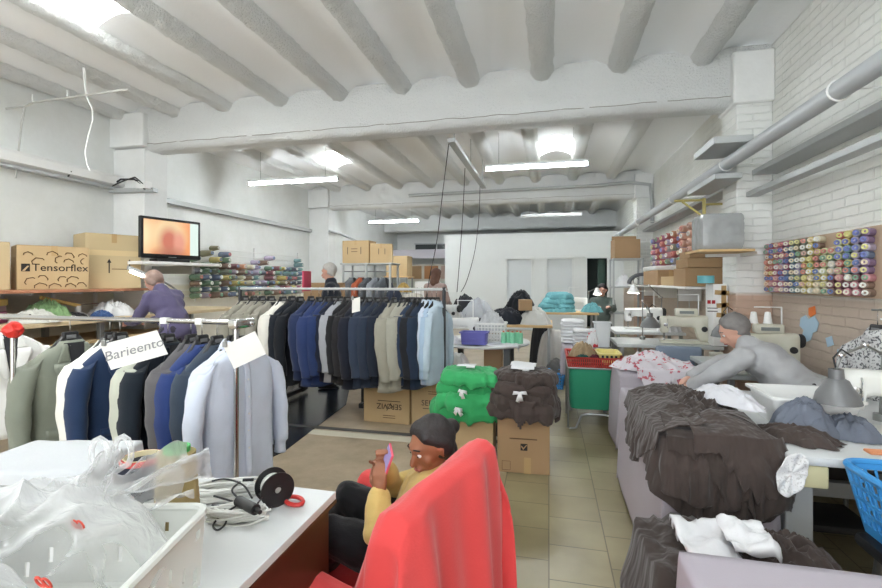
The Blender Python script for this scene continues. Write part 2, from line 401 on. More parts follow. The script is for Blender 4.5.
SKY = {(1, -3.82): (1.4, 3.12), (2, -4.02): (7.25, 8.05), (2, -.27): (7.25, 8.1)}
SKYM = mat('skylight_dome', (255, 255, 252), .5, emit=7.)
nsky = 0; vm = MB()
for bi, (y0, y1, off) in enumerate(bays):
    k0 = -9
    xs = [-.07+.75*k+off for k in range(-8, 6)]
    for x in xs[:-1]:
        if x+.75 < LW or x > RW: continue
        hole = None
        for (bb, xx), yy in SKY.items():
            if bb == bi and abs(x-xx) < .02: hole = yy
        w = .75; nY = max(8, int((y1-y0+.4)/.1)); a0, a1 = y0-.2, y1+.2
        f0 = (hole[0]-a0)/(a1-a0) if hole else 9; f1 = (hole[1]-a0)/(a1-a0) if hole else -9
        if hole:
            cuts = sorted(set([j/nY for j in range(nY+1)]+[f0, f1]))
        else: cuts = [j/nY for j in range(nY+1)]
        xc = [0, .06, .13, .2, .3, .4, .5, .6, .7, .8, .87, .94, 1]
        vs = [V(x+w*t, a0+(a1-a0)*s_, ZV+.15*sin(pi*t)+.006*nz(x*3+t*3, (a0+(a1-a0)*s_)*2)) for s_ in cuts for t in xc]
        fs = []
        for j in range(len(cuts)-1):
            for i in range(12):
                mid = (cuts[j]+cuts[j+1])/2
                if hole and f0 < mid < f1 and .06 < (xc[i]+xc[i+1])/2 < .94: continue
                a = j*13+i; fs.append((a, a+1, a+14, a+13))
        vm.add(vs, fs)
        if hole:
            nsky += 1
            xa, xb = x+w*.06, x+w*.94; sk = MB()
            zt = 3.98
            def top(t): return ZV+.15*sin(pi*(.06+.88*t))
            for yy in hole:
                sk.grid(lambda u, v: V(xa+(xb-xa)*u, yy, top(u)*(1-v)+zt*v), 10, 2)
            for t, xx in ((0, xa), (1, xb)):
                sk.grid(lambda u, v: V(xx, hole[0]+(hole[1]-hole[0])*u, top(t)*(1-v)+zt*v), 4, 2)
            w1 = sk.build('window_%d' % nsky, VAULT); struct(w1)
            pn = MB().grid(lambda u, v: V(xa+(xb-xa)*u, hole[0]+(hole[1]-hole[0])*v, zt-.02+.05*sin(pi*u)), 10, 6).build('skylight_pane', SKYM, w1); tag(pn, 'bright translucent skylight pane')
    for x in xs:
        if x < LW+.02 or x > RW-.02: continue
        rings = []
        nY = int((y1-y0+.3)/.035)
        for j in range(nY+1):
            y = y0-.15+(y1-y0+.3)*j/nY; g = []
            for k in range(13):
                a = pi*k/12; rr = 1+.10*nz(x*9+cos(a)*2, y*7, sin(a)*2)+.05*nz(x*9+cos(a)*5, y*19, 3)
                px = x+.10*rr*cos(a)*(1 if k not in (0, 12) else 1.15); pz = ZV+.06-.092*rr*sin(a)**.8+.012*fr(x*30+k, y*24, k*.7)
                g.append(V(px, y, pz))
            rings.append(g)
        o = MB().loft(rings, caps=False, closed=False).build('ceiling_joist', STUC, auto=False); struct(o)
struct(vm.build('ceiling', VAULT, auto=False))
for bi, y in enumerate(BEAMY):
    x0, x1 = LW-.05, RW+.05; n = int((x1-x0)/.045); rings = []
    prof = []
    for (ax, az), (bx, bz), q in (((0, 3.62), (0, ZB+.05), 12), ((0, ZB+.05), (.05, ZB), 2), ((.05, ZB), (.25, ZB), 4), ((.25, ZB), (.3, ZB+.05), 2), ((.3, ZB+.05), (.3, 3.62), 10)):
        for k in range(q): prof.append((ax+(bx-ax)*k/q, az+(bz-az)*k/q))
    prof.append((.3, 3.62))
    for i in range(n+1):
        x = x0+(x1-x0)*i/n; g = []
        for (py, pz) in prof:
            d = .022*fr(x*7, pz*7, py*7+bi, 3)
            g.append(V(x, y+py+d, pz+d*.5+.012*nz(x*.8, bi)))
        rings.append(g)
    o = MB().loft(rings, caps=False, closed=False).build('ceiling_beam', STUC, auto=False); struct(o)
    if bi in (1, 2):   # settlement crack along the lower front edge
        pts = [V(x0+.1+(x1-x0-.2)*i/90, y-.008+.008*nz(i*.4, 5), ZB+.075+.014*nz(i*.33, 2)+.012*nz(i*.11*7, 8)) for i in range(91)]
        cr_ = MB().tube(pts, [.0035+.003*abs(nz(i*.21, 3)) for i in range(91)], 5).build('beam_crack', CREV, o, auto=False)
PIL = wallmat('pillar_paint', (196, 168, 150), (230, 231, 228), 1.30, True)
PILW = wallmat('pillar_paint_left', (228, 227, 220), (230, 231, 230), 1.3)
for y in BEAMY[1:3]:
    w = MB()
    w.box((RW-.15, y+.15, 1.55), (.3, .36, 3.1)); struct(w.build('wall_pillar', PIL, bevel=.012))
    w = MB().box((RW-.17, y+.13, 3.3), (.34, .42, .48)); struct(w.build('pillar_head', PILW, bevel=.015))
    w = MB().box((LW+.245, y+.15, 1.55), (.49, .36, 3.1)); struct(w.build('wall_pillar', PILW, bevel=.012))
    w = MB().box((LW+.25, y+.13, 3.33), (.52, .42, .42)); struct(w.build('pillar_head', PILW, bevel=.015))
# partition with three doorways
yP = 13.45; zP = 2.8; xP0 = xat(445, yP); xP1 = RW
d1 = (xat(506, yP), xat(532.5, yP)); d2 = (xat(546, yP), xat(573, yP)); d3 = (xat(586, yP), xat(608, yP)); zd = 2.08
pm = MB(); edges = [xP0, d1[0], d1[1], d2[0], d2[1], d3[0], d3[1], xP1]
for i in range(0, 8, 2): pm.box(((edges[i]+edges[i+1])/2, yP+.05, zP/2), (edges[i+1]-edges[i], .1, zP))
for d in (d1, d2, d3): pm.box(((d[0]+d[1])/2, yP+.05, (zd+zP)/2), (d[1]-d[0], .1, zP-zd))
pm.box((xP0+.05, (yP+.1+YB)/2, zP/2), (.1, YB-yP-.1, zP))
struct(pm.build('wall_partition', WPART, smooth=False))
DOORM = mat('door_paint', (212, 216, 217), .5)
for i, d in enumerate((d1, d2)):
    o = MB().box(((d[0]+d[1])/2, yP+.065, zd/2), (d[1]-d[0]-.02, .045, zd-.02)).build('door_%d' % (i+1), DOORM, bevel=.004); struct(o)
    fr_ = MB()
    for xx in d: fr_.box((xx, yP-.008, zd/2), (.07, .03, zd+.07))
    fr_.box(((d[0]+d[1])/2, yP-.008, zd+.0), (d[1]-d[0]+.07, .031, .07)); fr_.build('door_frame', WPART, o, bevel=.004)
    hx = d[1]-.09; MB().cyl((hx, yP+.03, 1.02), (hx, yP-.03, 1.02), .012).cyl((hx, yP-.03, 1.02), (hx-.1, yP-.03, 1.02), .009).build('door_handle', CHROME, o)
o = MB(); 
for xx in d3: o.box((xx, yP-.008, zd/2), (.06, .03, zd))
o.box(((d3[0]+d3[1])/2, yP-.008, zd), (d3[1]-d3[0]+.06, .031, .06)); struct(o.build('door_3', WPART, bevel=.004))
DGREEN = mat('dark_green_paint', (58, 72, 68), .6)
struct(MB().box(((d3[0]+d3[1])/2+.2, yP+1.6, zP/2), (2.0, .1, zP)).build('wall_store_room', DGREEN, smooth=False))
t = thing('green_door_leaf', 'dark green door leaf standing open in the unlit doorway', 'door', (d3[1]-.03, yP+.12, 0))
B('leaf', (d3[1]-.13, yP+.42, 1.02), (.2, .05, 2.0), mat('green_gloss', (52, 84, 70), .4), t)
# back end of the hall: high dark strip window, lilac beam, cupboards
o = MB().box((-3.95, YB-.03, 2.62), (1.6, .04, .28)).build('window_4', mat('dark_glass', (52, 58, 58), .15), bevel=.003); struct(o)
MB().box((-3.95, YB-.06, 2.62), (.04, .03, .3)).box((-3.95, YB-.06, 2.77), (1.66, .03, .04)).box((-3.95, YB-.06, 2.47), (1.66, .03, .04)).build('window_frame', GALV, o)
struct(B('trim_1', (-4.2, 15.0, 2.33), (2.3, .25, .3), mat('lilac_paint', (200, 196, 204), .7)))
# floor strip of the shutter track
yT = at(350, 430.5, Z=0).y
struct(B('trim_2', (-1.6, yT, .006), (3.0, .05, .012), mat('dark_track', (88, 88, 88), .5, .5), bevel=.003))
struct(B('trim_3', (-1.55, yT-.12, .002), (2.9, .12, .004), mat('pale_threshold', (206, 202, 186), .6, var=.12, vs=7), bevel=.002))
# glossy dark floor covering behind the rack
dm = MB(); pts = [at(262, 462, Z=0), at(284, 452, Z=0), at(346, 405, Z=0), at(352, 378, Z=0), at(268, 378, Z=0)]
p3 = [V(p.x, p.y, 0.001) for p in pts]; p4 = [V(p.x, p.y, .006) for p in pts]
dm.loft([p3, p4]); tag(dm.build('floor_mat', mat('dark_lino', (30, 36, 48), .22, var=.2), smooth=False), 'glossy dark navy floor mat behind the long garment rack', 'mat')
# ------------------------------------------------------------------ lights
TUBE = mat('lit_tube', (243, 250, 255), .4, emit=34.)
FIX = mat('batten_enamel', (222, 224, 224), .4)
def batten(c, ln, rz, label, lit=True, hang=.5, group='fluorescent battens hung from the vaults'):
    t = thing('fluorescent_light', label, 'ceiling light', c, rz, group)
    MB().rbox((0, 0, .035), (ln, .07, .04), .012).build('housing', FIX, t, local=True)
    m = MB()
    if lit: m.cyl((-ln/2+.02, 0, -.012), (ln/2-.02, 0, -.012), .019); m.build('tube', TUBE, t, local=True)
    else: m.cyl((-ln/2+.02, 0, -.006), (ln/2-.02, 0, -.006), .014).build('tube', plas((214, 216, 214)), t, local=True)
    for s in (-1, 1):
        MB().box((s*(ln/2-.012), 0, -.004), (.022, .05, .05)).build('end_cap', FIX, t, bevel=.004, local=True)
        MB().cyl((s*ln*.36, 0, .05), (s*ln*.36, 0, hang), .003, n=6).build('suspension_wire', STEEL, t, local=True)
    return t
batten((-.18, 6.53, 3.02), 1.42, 0, 'lit fluorescent tube hung centre right, below the round-edged skylight')
batten((-4.0, 6.63, 3.02), 1.6, 0, 'lit fluorescent tube hung high left, above the left thread rack')
batten((-3.98, 11.5, 2.99), 1.4, 0, 'lit fluorescent tube hung far back, above the stacked cardboard boxes')
batten((.05, 11.45, 3.0), 1.42, 0, 'unlit white fluorescent batten before the far ceiling beam', False)
for x in (-3.0, .4):  # added tubes hidden by the beam, brightening the back of the hall
    t = batten((x, 10.75, 3.40), 1.5, 0, 'added hidden fluorescent tube fixed under the vault behind the second ceiling beam', hang=.12)
for x in (-3.2, .2):  # extra tubes out of view, added to light the near end
    for y in (1.3, -2.2):
        batten((x, y, 3.02), 1.5, 0, 'added unseen fluorescent tube hung overhead at the near end of the hall')
wd = bpy.data.worlds.new('world'); scn.world = wd; wd.use_nodes = True
bg = wd.node_tree.nodes['Background']; bg.inputs[0].default_value = (.93, .97, 1, 1); bg.inputs[1].default_value = 1.7
la = bpy.data.lights.new('front_opening_portal', 'AREA'); la.shape = 'RECTANGLE'; la.size = 5.2; la.size_y = 3.0; la.energy = 1; la.cycles.is_portal = True  # portal for sky light through the unseen opening added in the front wall
lo = bpy.data.objects.new('front_opening_portal', la); col.objects.link(lo); lo.location = (-1.65, YF-.02, 1.55); lo.rotation_euler = (R(90), 0, R(180))
lo.rotation_euler = Vector((0, 1, 0)).to_track_quat('-Z', 'Z').to_euler()
scn.view_settings.view_transform = 'Standard'; scn.view_settings.look = 'None'; scn.view_settings.exposure = 1.6; scn.view_settings.gamma = 1
scn.cycles.use_denoising = True; scn.cycles.max_bounces = 8; scn.cycles.diffuse_bounces = 5; scn.cycles.transparent_max_bounces = 12
scn.cycles.sample_clamp_indirect = 6
# ================================================================== GARMENTS
def jacket_meshes(L_=.8, shirt=False, seed=0, w=1., open_=.0):
    """garment hanging from a hook at the origin, shoulders along x, front towards -y. dict of builders"""
    if shirt: prof = [(-.125, .055, .045), (-.15, .075, .055), (-.18, .13, .055), (-.225, .2, .055), (-.27, .213, .07), (-.4, .21, .075), (-.6, .205, .07), (-L_-.1, .215, .075)]
    else: prof = [(-.125, .06, .05), (-.15, .08, .058), (-.19, .145, .062), (-.232, .198, .064), (-.28, .212, .085), (-.4, .2, .095), (-.55, .19, .088), (-.72, .2, .1), (-L_-.1, .215, .105)]
    def ab(z):
        for (z0, a0, b0), (z1, a1, b1) in zip(prof, prof[1:]):
            if z1 <= z <= z0:
                t = (z0-z)/(z0-z1); return a0+(a1-a0)*t, b0+(b1-b0)*t
        return prof[-1][1:] if z < prof[-1][0] else prof[0][1:]
    def fold(x, z):
        k = max(0, min(1, (-z-.3)/.45))
        return .016*k*sin(x*38+seed*2+1.5*nz(z*4, seed))+.012*k*nz(x*14, z*4, seed)
    def front(x, z, o=0.):
        a, b_ = ab(z); q = min(.999, abs(x/a)); y = -b_*(1-q**2.6)**(1/2.6)
        return V(x*w, y-o+fold(x, z)*(1-q), z)
    d = {}
    body = MB(); zs = [p[0] for p in prof[:4]]+[-.25-(L_-.15)*k/16 for k in range(17)]
    rings = []
    n = 36
    for z in zs:
        a, b_ = ab(z); g = []
        for k in range(n):
            t = 2*pi*k/n; c_, s_ = cos(t), sin(t); rr = (abs(c_)**2.6+abs(s_)**2.6)**(-1/2.6)
            x, y = a*rr*c_, b_*rr*s_
            y += fold(x, z)*(1-min(1, abs(x/a)))
            g.append(V(x*w, y, z+(.008*sin(x*20+seed) if z < -L_ else 0)))
        rings.append(g)
    body.loft(rings); d['body'] = body
    for s, nm in ((-1, 'sleeve'), (1, 'sleeve_')):
        sl = MB(); ph = seed+s
        pts = [(.165, 0, -.222), (.198, 0, -.25), (.22, 0, -.30), (.238, -.006, -.38), (.25, -.015, -.5), (.252, -.03, -.62), (.246, -.045, -.72), (.242, -.05, -.80)]
        rad = [(.03, .05), (.046, .066), (.052, .078), (.05, .076), (.046, .068), (.044, .06), (.042, .056), (.042, .055)]
        if shirt:
            pts = [(.17, 0, -.215), (.2, 0, -.24), (.225, 0, -.29), (.25, 0, -.38), (.268, -.005, -.5), (.275, -.01, -.63), (.275, -.012, -.74), (.272, -.012, -.755), (.272, -.012, -.82)]
            rad = [(.03, .04), (.04, .055), (.045, .07), (.042, .07), (.038, .062), (.036, .056), (.034, .05), (.028, .04), (.028, .04)]
        fine = []
        for i in range(len(pts)-1):
            for q in range(4):
                t = q/4
                fine.append(([pts[i][j]*(1-t)+pts[i+1][j]*t for j in range(3)], [rad[i][j]*(1-t)+rad[i+1][j]*t for j in range(2)]))
        fine.append((pts[-1], rad[-1])); rings = []
        for (p, r_) in fine:
            g = []
            for k in range(18):
                t = 2*pi*k/18; wr = 1+.07*sin(p[2]*34+3*nz(t, p[2]*5, ph))*max(0, min(1, (-p[2]-.25)*4))
                g.append(V((s*p[0]+r_[0]*wr*cos(t))*w, p[1]+r_[1]*wr*sin(t), p[2]-.02*cos(t)*s*(1 if p[2] > -.25 else 0)))
            rings.append(g)
        sl.loft(rings); d[nm] = sl
    if not shirt:
        for s, nm in ((-1, 'lapel'), (1, 'lapel_')):
            lp = MB()
            def xi(v): return .012+.032*(1-v)
            def xo(v): return (.062+.05*min(1, v/.34))*(1 if v < .34 else max(0, 1-((v-.34)/.66))**.75)+.012
            for (v0, v1, k) in ((0, .27, .86), (.29, 1, 1.)):
                lp.grid(lambda u, v: front(s*(xi(v0+(v1-v0)*v)+(xo(v0+(v1-v0)*v)*k-xi(v0+(v1-v0)*v))*u), -.14-.36*(v0+(v1-v0)*v), .007+.006*u), 5, 10)
            d[nm] = lp
        ln = MB(); ln.grid(lambda u, v: front((u-.5)*2*(.05*(1-v)+.004), -.135-.34*v, .003), 6, 8); d['lining'] = ln
        for q, z in enumerate((-.53, -.62)): p = front(.008, z, .006); d['button'+'_'*q] = MB().cyl(p, p+V(0, -.005, 0), .009, n=10)
        for q, s in enumerate((-1, 1)): d['pocket_flap'+'_'*q] = MB().grid(lambda u, v: front(s*(.07+.085*u), -.60-.045*v, .006), 6, 2)
        ed = MB(); ed.tube([front(.012, -.49-(L_-.42)*k/10, .003) for k in range(11)], .004, 5); d['front_edge'] = ed
    else:
        cl = MB(); rings = []
        for z, a, b_ in ((-.118, .05, .04), (-.1, .058, .048), (-.125, .07, .062), (-.155, .085, .07)):
            rings.append([V(a*cos(2*pi*k/22)*w, b_*sin(2*pi*k/22)-.004*(1 if sin(2*pi*k/22) < -.7 else 0), z-.02*max(0, -sin(2*pi*k/22))) for k in range(22)])
        cl.loft(rings, caps=False); d['collar'] = cl
        ed = MB(); ed.grid(lambda u, v: front((u-.5)*.036, -.17-(L_-.1)*v, .004), 3, 14); d['placket'] = ed
        for k in range(6): p = front(0, -.22-.095*k, .006); d['button'+'_'*k] = MB().cyl(p, p+V(0, -.003, 0), .0055, n=8)
        pk = MB(); pk.grid(lambda u, v: front(.05+.085*u, -.33-.1*v, .004), 5, 5); d['pocket'] = pk
    return d
JM = {}
def garment(loc, rz, c, label, cat='suit jacket', L_=.8, shirt=False, seed=0, group=None, scale=1., detail=True, w=1., lining=(60, 60, 64)):
    key = (round(L_, 2), shirt, seed, round(w, 2))
    if key not in JM: JM[key] = {k: b_.mesh(k) for k, b_ in jacket_meshes(L_, shirt, seed, w).items()}
    t = thing('dress_shirt' if shirt else 'suit_jacket', label, cat, loc, rz, group); t.scale = (scale,)*3
    for k, me in JM[key].items():
        nm = k.rstrip('_')
        if not detail and nm in ('pocket_flap', 'pocket', 'front_edge', 'button'): continue
        o = bpy.data.objects.new(nm, me); col.objects.link(o); o.parent = t
        if not me.materials: me.materials.append(None)
        o.material_slots[0].link = 'OBJECT'
        m = fab(c)
        if nm == 'button': m = plas((60, 56, 50)) if not shirt else plas((220, 220, 220))
        if k == 'lining': m = fab(lining)
        if k == 'front_edge': m = fab(tuple(int(x*.55) for x in c))
        o.material_slots[0].material = m
        if nm in ('lapel', 'collar', 'placket', 'pocket_flap'):
            md = o.modifiers.new('solid', 'SOLIDIFY'); md.thickness = .004; md.offset = 0
    return t
HM = {}
def hanger(loc, rz, label, group, wide=True, scale=1.):
    if not HM:
        h = MB(); h.tube([V(.0, 0, -.075), V(0, 0, -.03)]+[V(.018-.018*cos(a), 0, .0+.018*sin(a)-.003) for a in [pi*k/8*1.25-.1 for k in range(0, 9)]], .0022, 6); HM['hook'] = h.mesh('hook')
        b_ = MB(); b_.rbox((0, 0, -.105), (.085, .026, .06), .01)
        for s in (-1, 1): b_.tube([V(s*.03, 0, -.11), V(s*.06, 0, -.150), V(s*.12, .004, -.205), V(s*.165, .008, -.235)], [.02, .02, .018, .016], 10)
        HM['body'] = b_.mesh('body')
        lb = MB(); lb.rbox((0, -.014, -.105), (.05, .004, .022), .002); HM['size_label'] = lb.mesh('size_label')
        for k, m in (('hook', CHROME), ('body', BLACKP), ('size_label', plas((120, 120, 122)))): HM[k].materials.append(m)
    t = thing('coat_hanger', label, 'hanger', loc, rz, group); t.scale = (scale,)*3
    for k in HM:
        o = bpy.data.objects.new(k, HM[k]); col.objects.link(o); o.parent = t
    return t
# ---- near garment rack
Y1, Z1 = 2.28, 1.185
xr1 = xat(246, Y1); xl1 = -4.15
t = thing('garment_rack', 'chrome rail garment rack in front holding jackets and pale blue shirts', 'clothes rack', ((xr1+xl1)/2, Y1, 0))
MB().cyl((xl1, Y1, Z1), (xr1+.03, Y1, Z1), .015).build('rail', CHROME, t)
MB().rbox((xr1+.012, Y1-.055, Z1), (.055, .16, .05), .008).build('corner_joint', CHROME, t)
MB().ball((xr1+.035, Y1, Z1), .02).build('end_cap', CHROME, t)
for x in (xr1, xl1+.1):
    yp_ = Y1-.11 if x == xr1 else Y1; xp_ = x+.02 if x == xr1 else x
    MB().cyl((xp_, yp_, .08), (xp_, yp_, Z1), .0135).build('post', CHROME, t)
    MB().cyl((x, Y1-.28, .07), (x, Y1+.28, .07), .015).build('foot', CHROME, t)
    for s in (-1, 1): MB().cyl((x-.012, Y1+s*.26, .03), (x+.012, Y1+s*.26, .03), .03).build('caster', DARK, t)
MB().cyl((xl1+.1, Y1, .16), (xr1, Y1, .16), .012).build('lower_rail', CHROME, t)
for px_ in (165, 200):
    x = xat(px_, Y1); MB().rbox((x, Y1, Z1), (.045, .036, .036), .004).build('size_ring', plas((236, 236, 232)), t)
G1 = 'jackets and shirts on the near garment rack'
for px_, c, lab, kw in (
    (70, (142, 148, 132), 'sage grey suit jacket at the left of the near rack', dict(rz=80, s=1.08)),
    (110, (232, 230, 220), 'ivory white jacket between the sage jacket and the mid blue one', dict(rz=86, s=1.0)),
    (120, (40, 64, 108), 'mid blue suit jacket beside the handwritten paper sign', dict(rz=82, s=1.02)),
    (160, (196, 200, 182), 'pale cream green jacket behind the paper sign', dict(rz=88, s=1.02)),
    (168, (34, 44, 58), 'very dark navy jacket right of the cream green jacket', dict(rz=85, s=1.03)),
    (191, (104, 102, 104), 'mid grey jacket between dark navy and royal blue jackets', dict(rz=90, s=1.0)),
    (202, (40, 66, 136), 'royal blue suit jacket on the near rack', dict(rz=86, s=1.02)),
    (217, (56, 72, 92), 'slate blue jacket next to the pale blue shirts', dict(rz=86, s=1.02))):
    x = xat(px_, Y1)
    garment((x, Y1, Z1), R(kw['rz']), c, lab, seed=int(px_) % 5, group=G1, scale=kw['s'], L_=.82)
    hanger((x, Y1, Z1), R(kw['rz']), 'black plastic hanger inside the '+lab.split(' at ')[0].split(' between ')[0].split(' beside ')[0].split(' behind ')[0].split(' right ')[0].split(' on ')[0].split(' next ')[0], 'black hangers on the near rack', scale=kw['s'])
for px_, c, lab, rz, s in ((239, (214, 222, 240), 'pale blue dress shirt hanging at the right end of the near rack', 74, 1.0), (233, (206, 213, 230), 'second pale shirt, half hidden behind the pale blue dress shirt', 82, .95)):
    x = xat(px_, Y1); dy = 0. if px_ == 239 else .0
    garment((x-.0, Y1, Z1), R(rz), c, lab, 'dress shirt', L_=.80, shirt=True, seed=2 if px_ == 239 else 3, group=G1, scale=s, w=1.04)
    hanger((x, Y1, Z1), R(rz), 'black hanger under the '+('front' if px_ == 239 else 'rear')+' pale shirt at the rack end', 'black hangers on the near rack', scale=s)
# paper signs clipped to garments
PAPER = mat('paper', (232, 230, 224), .8)
def paper_sign(corners, name, label, text=None, ts=.06, thickness=.0015):
    a, b_, c, d = [Vector(p) for p in corners]; c = b_+d-a   # top-left, top-right, bottom-right, bottom-left
    base = (a+b_+c+d)/4; base.z = min(p.z for p in (a, b_, c, d))
    t = thing(name, label, 'paper sign', base)
    n = (b_-a).cross(d-a).normalized()
    if n.y > 0: n = -n
    m = MB(); m.loft([[p for p in (a, b_, c, d)], [p-n*thickness for p in (a, b_, c, d)]]); m.build('sheet', PAPER, t, smooth=False)
    cp = a*.93+b_*.07; MB().box(cp+V(0, 0, .004)+n*.004, (.022, .014, .03)).cyl(cp+V(0, 0, .03), cp+V(0, 0, .012), .006).build('bulldog_clip', STEEL, t, bevel=.002)
    if text:
        x = (b_-a).normalized(); y = n.cross(x).normalized()
        Mx = Matrix((x, y, n)).transposed().to_4x4(); ctr = (a+b_+c+d)/4+n*.002-base; Mx.translation = ctr
        textobj(text, ts, mat('grey_marker', (138, 138, 140), .8), t, Mx, 'handwriting', shear=.1)
    return t
Yp = Y1-.30
paper_sign([at(100, 345, Y=Yp-.02), at(157, 330, Y=Yp+.12), at(160, 349, Y=Yp+.12), at(111, 370, Y=Yp-.02)], 'paper_sign', 'white paper sign with handwriting clipped beside the mid blue jacket', 'Barieento', .072)
paper_sign([at(223, 346, Y=Y1-.22), at(255, 331, Y=Y1-.18), at(266, 345, Y=Y1-.17), at(234, 369, Y=Y1-.21)], 'paper_sign', 'plain paper tag clipped to the collar of the pale blue shirt', None)
# ---- long far garment rack
Y2, Z2 = 4.29, 1.34
xl2, xr2 = xat(240, Y2), xat(444, Y2)
RK = mat('dark_rack_steel', (64, 66, 70), .45, .5)
t = thing('garment_rack', 'long dark metal garment rack full of suit jackets in mid hall', 'clothes rack', ((xl2+xr2)/2, Y2, 0))
MB().cyl((xl2-.02, Y2, Z2), (xr2+.02, Y2, Z2), .013).build('rail', GALV, t)
for x in (xl2, xr2):
    MB().cyl((x, Y2, .07), (x, Y2, Z2+.02), .017).build('post', RK, t)
    MB().box((x, Y2, .055), (.035, .56, .03)).build('foot', RK, t, bevel=.004)
    for s in (-1, 1): MB().cyl((x-.012, Y2+s*.25, .027), (x+.012, Y2+s*.25, .027), .027).build('caster', DARK, t)
TAUPE, BEI, NAV, BLK = (150, 146, 132), (168, 164, 148), (38, 46, 66), (40, 40, 44)
rack2 = [(245, TAUPE, 'taupe'), (254, (156, 152, 138), 'taupe'), (262, (150, 147, 132), 'taupe'), (271, (158, 155, 142), 'taupe'), (283, (226, 224, 214), 'off white'), (292, (32, 38, 50), 'blue black'), (300, (30, 34, 44), 'blue black'),
         (311, (40, 56, 100), 'dark blue'), (319, (44, 66, 124), 'bright navy'), (328, (40, 62, 120), 'bright navy'), (334, (34, 40, 62), 'dark navy'), (340, (170, 172, 180), 'light grey'), (347, BLK, 'black'), (354, (48, 46, 50), 'black'), (360, (36, 40, 58), 'dark navy'),
         (369, (56, 70, 96), 'slate'), (377, (50, 62, 86), 'slate'), (385, NAV, 'dark navy'), (394, BEI, 'beige grey'), (403, (174, 171, 156), 'beige grey'), (409, (166, 162, 146), 'beige grey'), (412, (48, 68, 98), 'steel blue'), (416.5, (44, 46, 52), 'charcoal'), (421, (46, 62, 90), 'steel blue')]
ordw = ['first', 'second', 'third', 'fourth', 'fifth', 'sixth', 'seventh', 'eighth', 'ninth', 'tenth', 'eleventh', 'twelfth', 'thirteenth', 'fourteenth', 'fifteenth', 'sixteenth', 'seventeenth', 'eighteenth', 'nineteenth', 'twentieth', 'twenty-first', 'twenty-second', 'twenty-third', 'twenty-fourth', 'twenty-fifth']
for i, (px_, c, nm) in enumerate(rack2):
    x = xat(px_, Y2); rz = R(74+rnd.uniform(-7, 7)); s = 1.02+rnd.uniform(-.03, .05)
    garment((x, Y2, Z2), rz, c, '%s suit jacket, %s from the left on the long far rack' % (nm, ordw[i]), seed=i % 4, group='suit jackets on the long far rack', scale=s, L_=.80, detail=False)
    hanger((x, Y2, Z2), rz, 'black hanger holding the %s jacket, %s from the left on the far rack' % (nm, ordw[i]), 'black hangers on the far rack', scale=s)
for i, (px_, c, lab) in enumerate(((430, (206, 218, 234), 'whitish blue dress shirt beside the last suit jacket of the far rack'), (434.5, (172, 198, 226), 'sky blue dress shirt in the middle of the three on the far rack'), (439, (188, 208, 222), 'pale grey blue dress shirt at the post end of the far rack'))):
    x = xat(px_, Y2-.02)-.03
    garment((x, Y2, Z2), R(74), c, lab, 'dress shirt', L_=.78, shirt=True, seed=i+1, group='dress shirts on the far rack', scale=1.0, w=.84, detail=False)
    hanger((x, Y2, Z2), R(62), 'black hanger in the '+lab.split(' dress')[0]+' shirt on the far rack', 'black hangers on the far rack')
paper_sign([at(352, 299, Y=Y2-.3), at(360, 297, Y=Y2-.3), at(361, 311, Y=Y2-.3), at(352, 313, Y=Y2-.3)], 'paper_tag', 'small white paper tag hanging among the slate jackets', None)
# trestle table behind the far rack
BRN = mat('brown_board', (110, 92, 66), .6); BLS = mat('black_steel', (44, 44, 46), .45, .4)
tx0, tx1 = at(272, 430, Y=4.75).x, at(372, 430, Y=4.75).x; yt0, yt1 = 4.72, 5.3
t = thing('trestle_table', 'dark trestle table standing behind the long garment rack', 'table', ((tx0+tx1)/2, (yt0+yt1)/2, 0))
B('tabletop', ((tx0+tx1)/2, (yt0+yt1)/2, .56), (tx1-tx0+.1, yt1-yt0, .04), BRN, t)
for x in (tx0+.1, tx1-.1):
    for y in (yt0+.06, yt1-.06):
        MB().box((x, y, .29), (.06, .06, .52)).build('leg', BLS, t, bevel=.004)
    MB().box((x, (yt0+yt1)/2, .06), (.05, yt1-yt0+.1, .05)).build('foot_bar', BLS, t, bevel=.004)
    MB().tube([(x, yt0+.1, .1), (x, yt1-.1, .5)], .02, 6).build('brace', BLS, t)
# end of a further rack with covered suits at far left
t = thing('garment_stand', 'chrome stand post with a red knob at the left picture edge', 'clothes stand', (at(13, 330, Y=2.0).x, 2.0, 0))
p = at(13, 330, Y=2.0)
MB().cyl((p.x, 2.0, .05), (p.x, 2.0, p.z), .013).build('post', CHROME, t)
MB().cyl((p.x, 2.0, 0), (p.x, 2.0, .05), .16, .12).build('base', CHROME, t)
mbk = MB(); mbk.ball((p.x, 2.0, p.z), .042, 40, 26); c0 = V(p.x, 2.0, p.z)
mbk.v = [tuple(c0+(Vector(q)-c0)*(1+.30*ridg((q[0]-p.x)*22, q[1]*22, (q[2]-p.z)*26)-.1)) for q in mbk.v]
mbk.build('red_ribbon', mat('red_ribbon', (206, 44, 36), .35), t, auto=False)
for i, (px_, c, lab) in enumerate(((-8, (36, 44, 66), 'navy jacket peeking out behind the red knobbed post at far left'), (8, (224, 224, 220), 'white jacket hanging behind the red knobbed post'))):
    x = at(px_, 330, Y=2.62).x
    garment((x, 2.62, 1.16), R(70), c, lab, seed=i+2, scale=1.0, L_=.8, group='garments behind the red knobbed post')
    MB
t = thing('side_rail', 'thin steel clothes rail behind the near rack at far left', 'clothes rack', (-4.1, 2.62, 0))
MB().cyl((-4.7, 2.62, 1.165), (at(30, 330, Y=2.62).x, 2.62, 1.165), .01).build('rail', CHROME, t)
for x in (-4.68,): MB().cyl((x, 2.62, 0), (x, 2.62, 1.165), .012).build('post', CHROME, t)
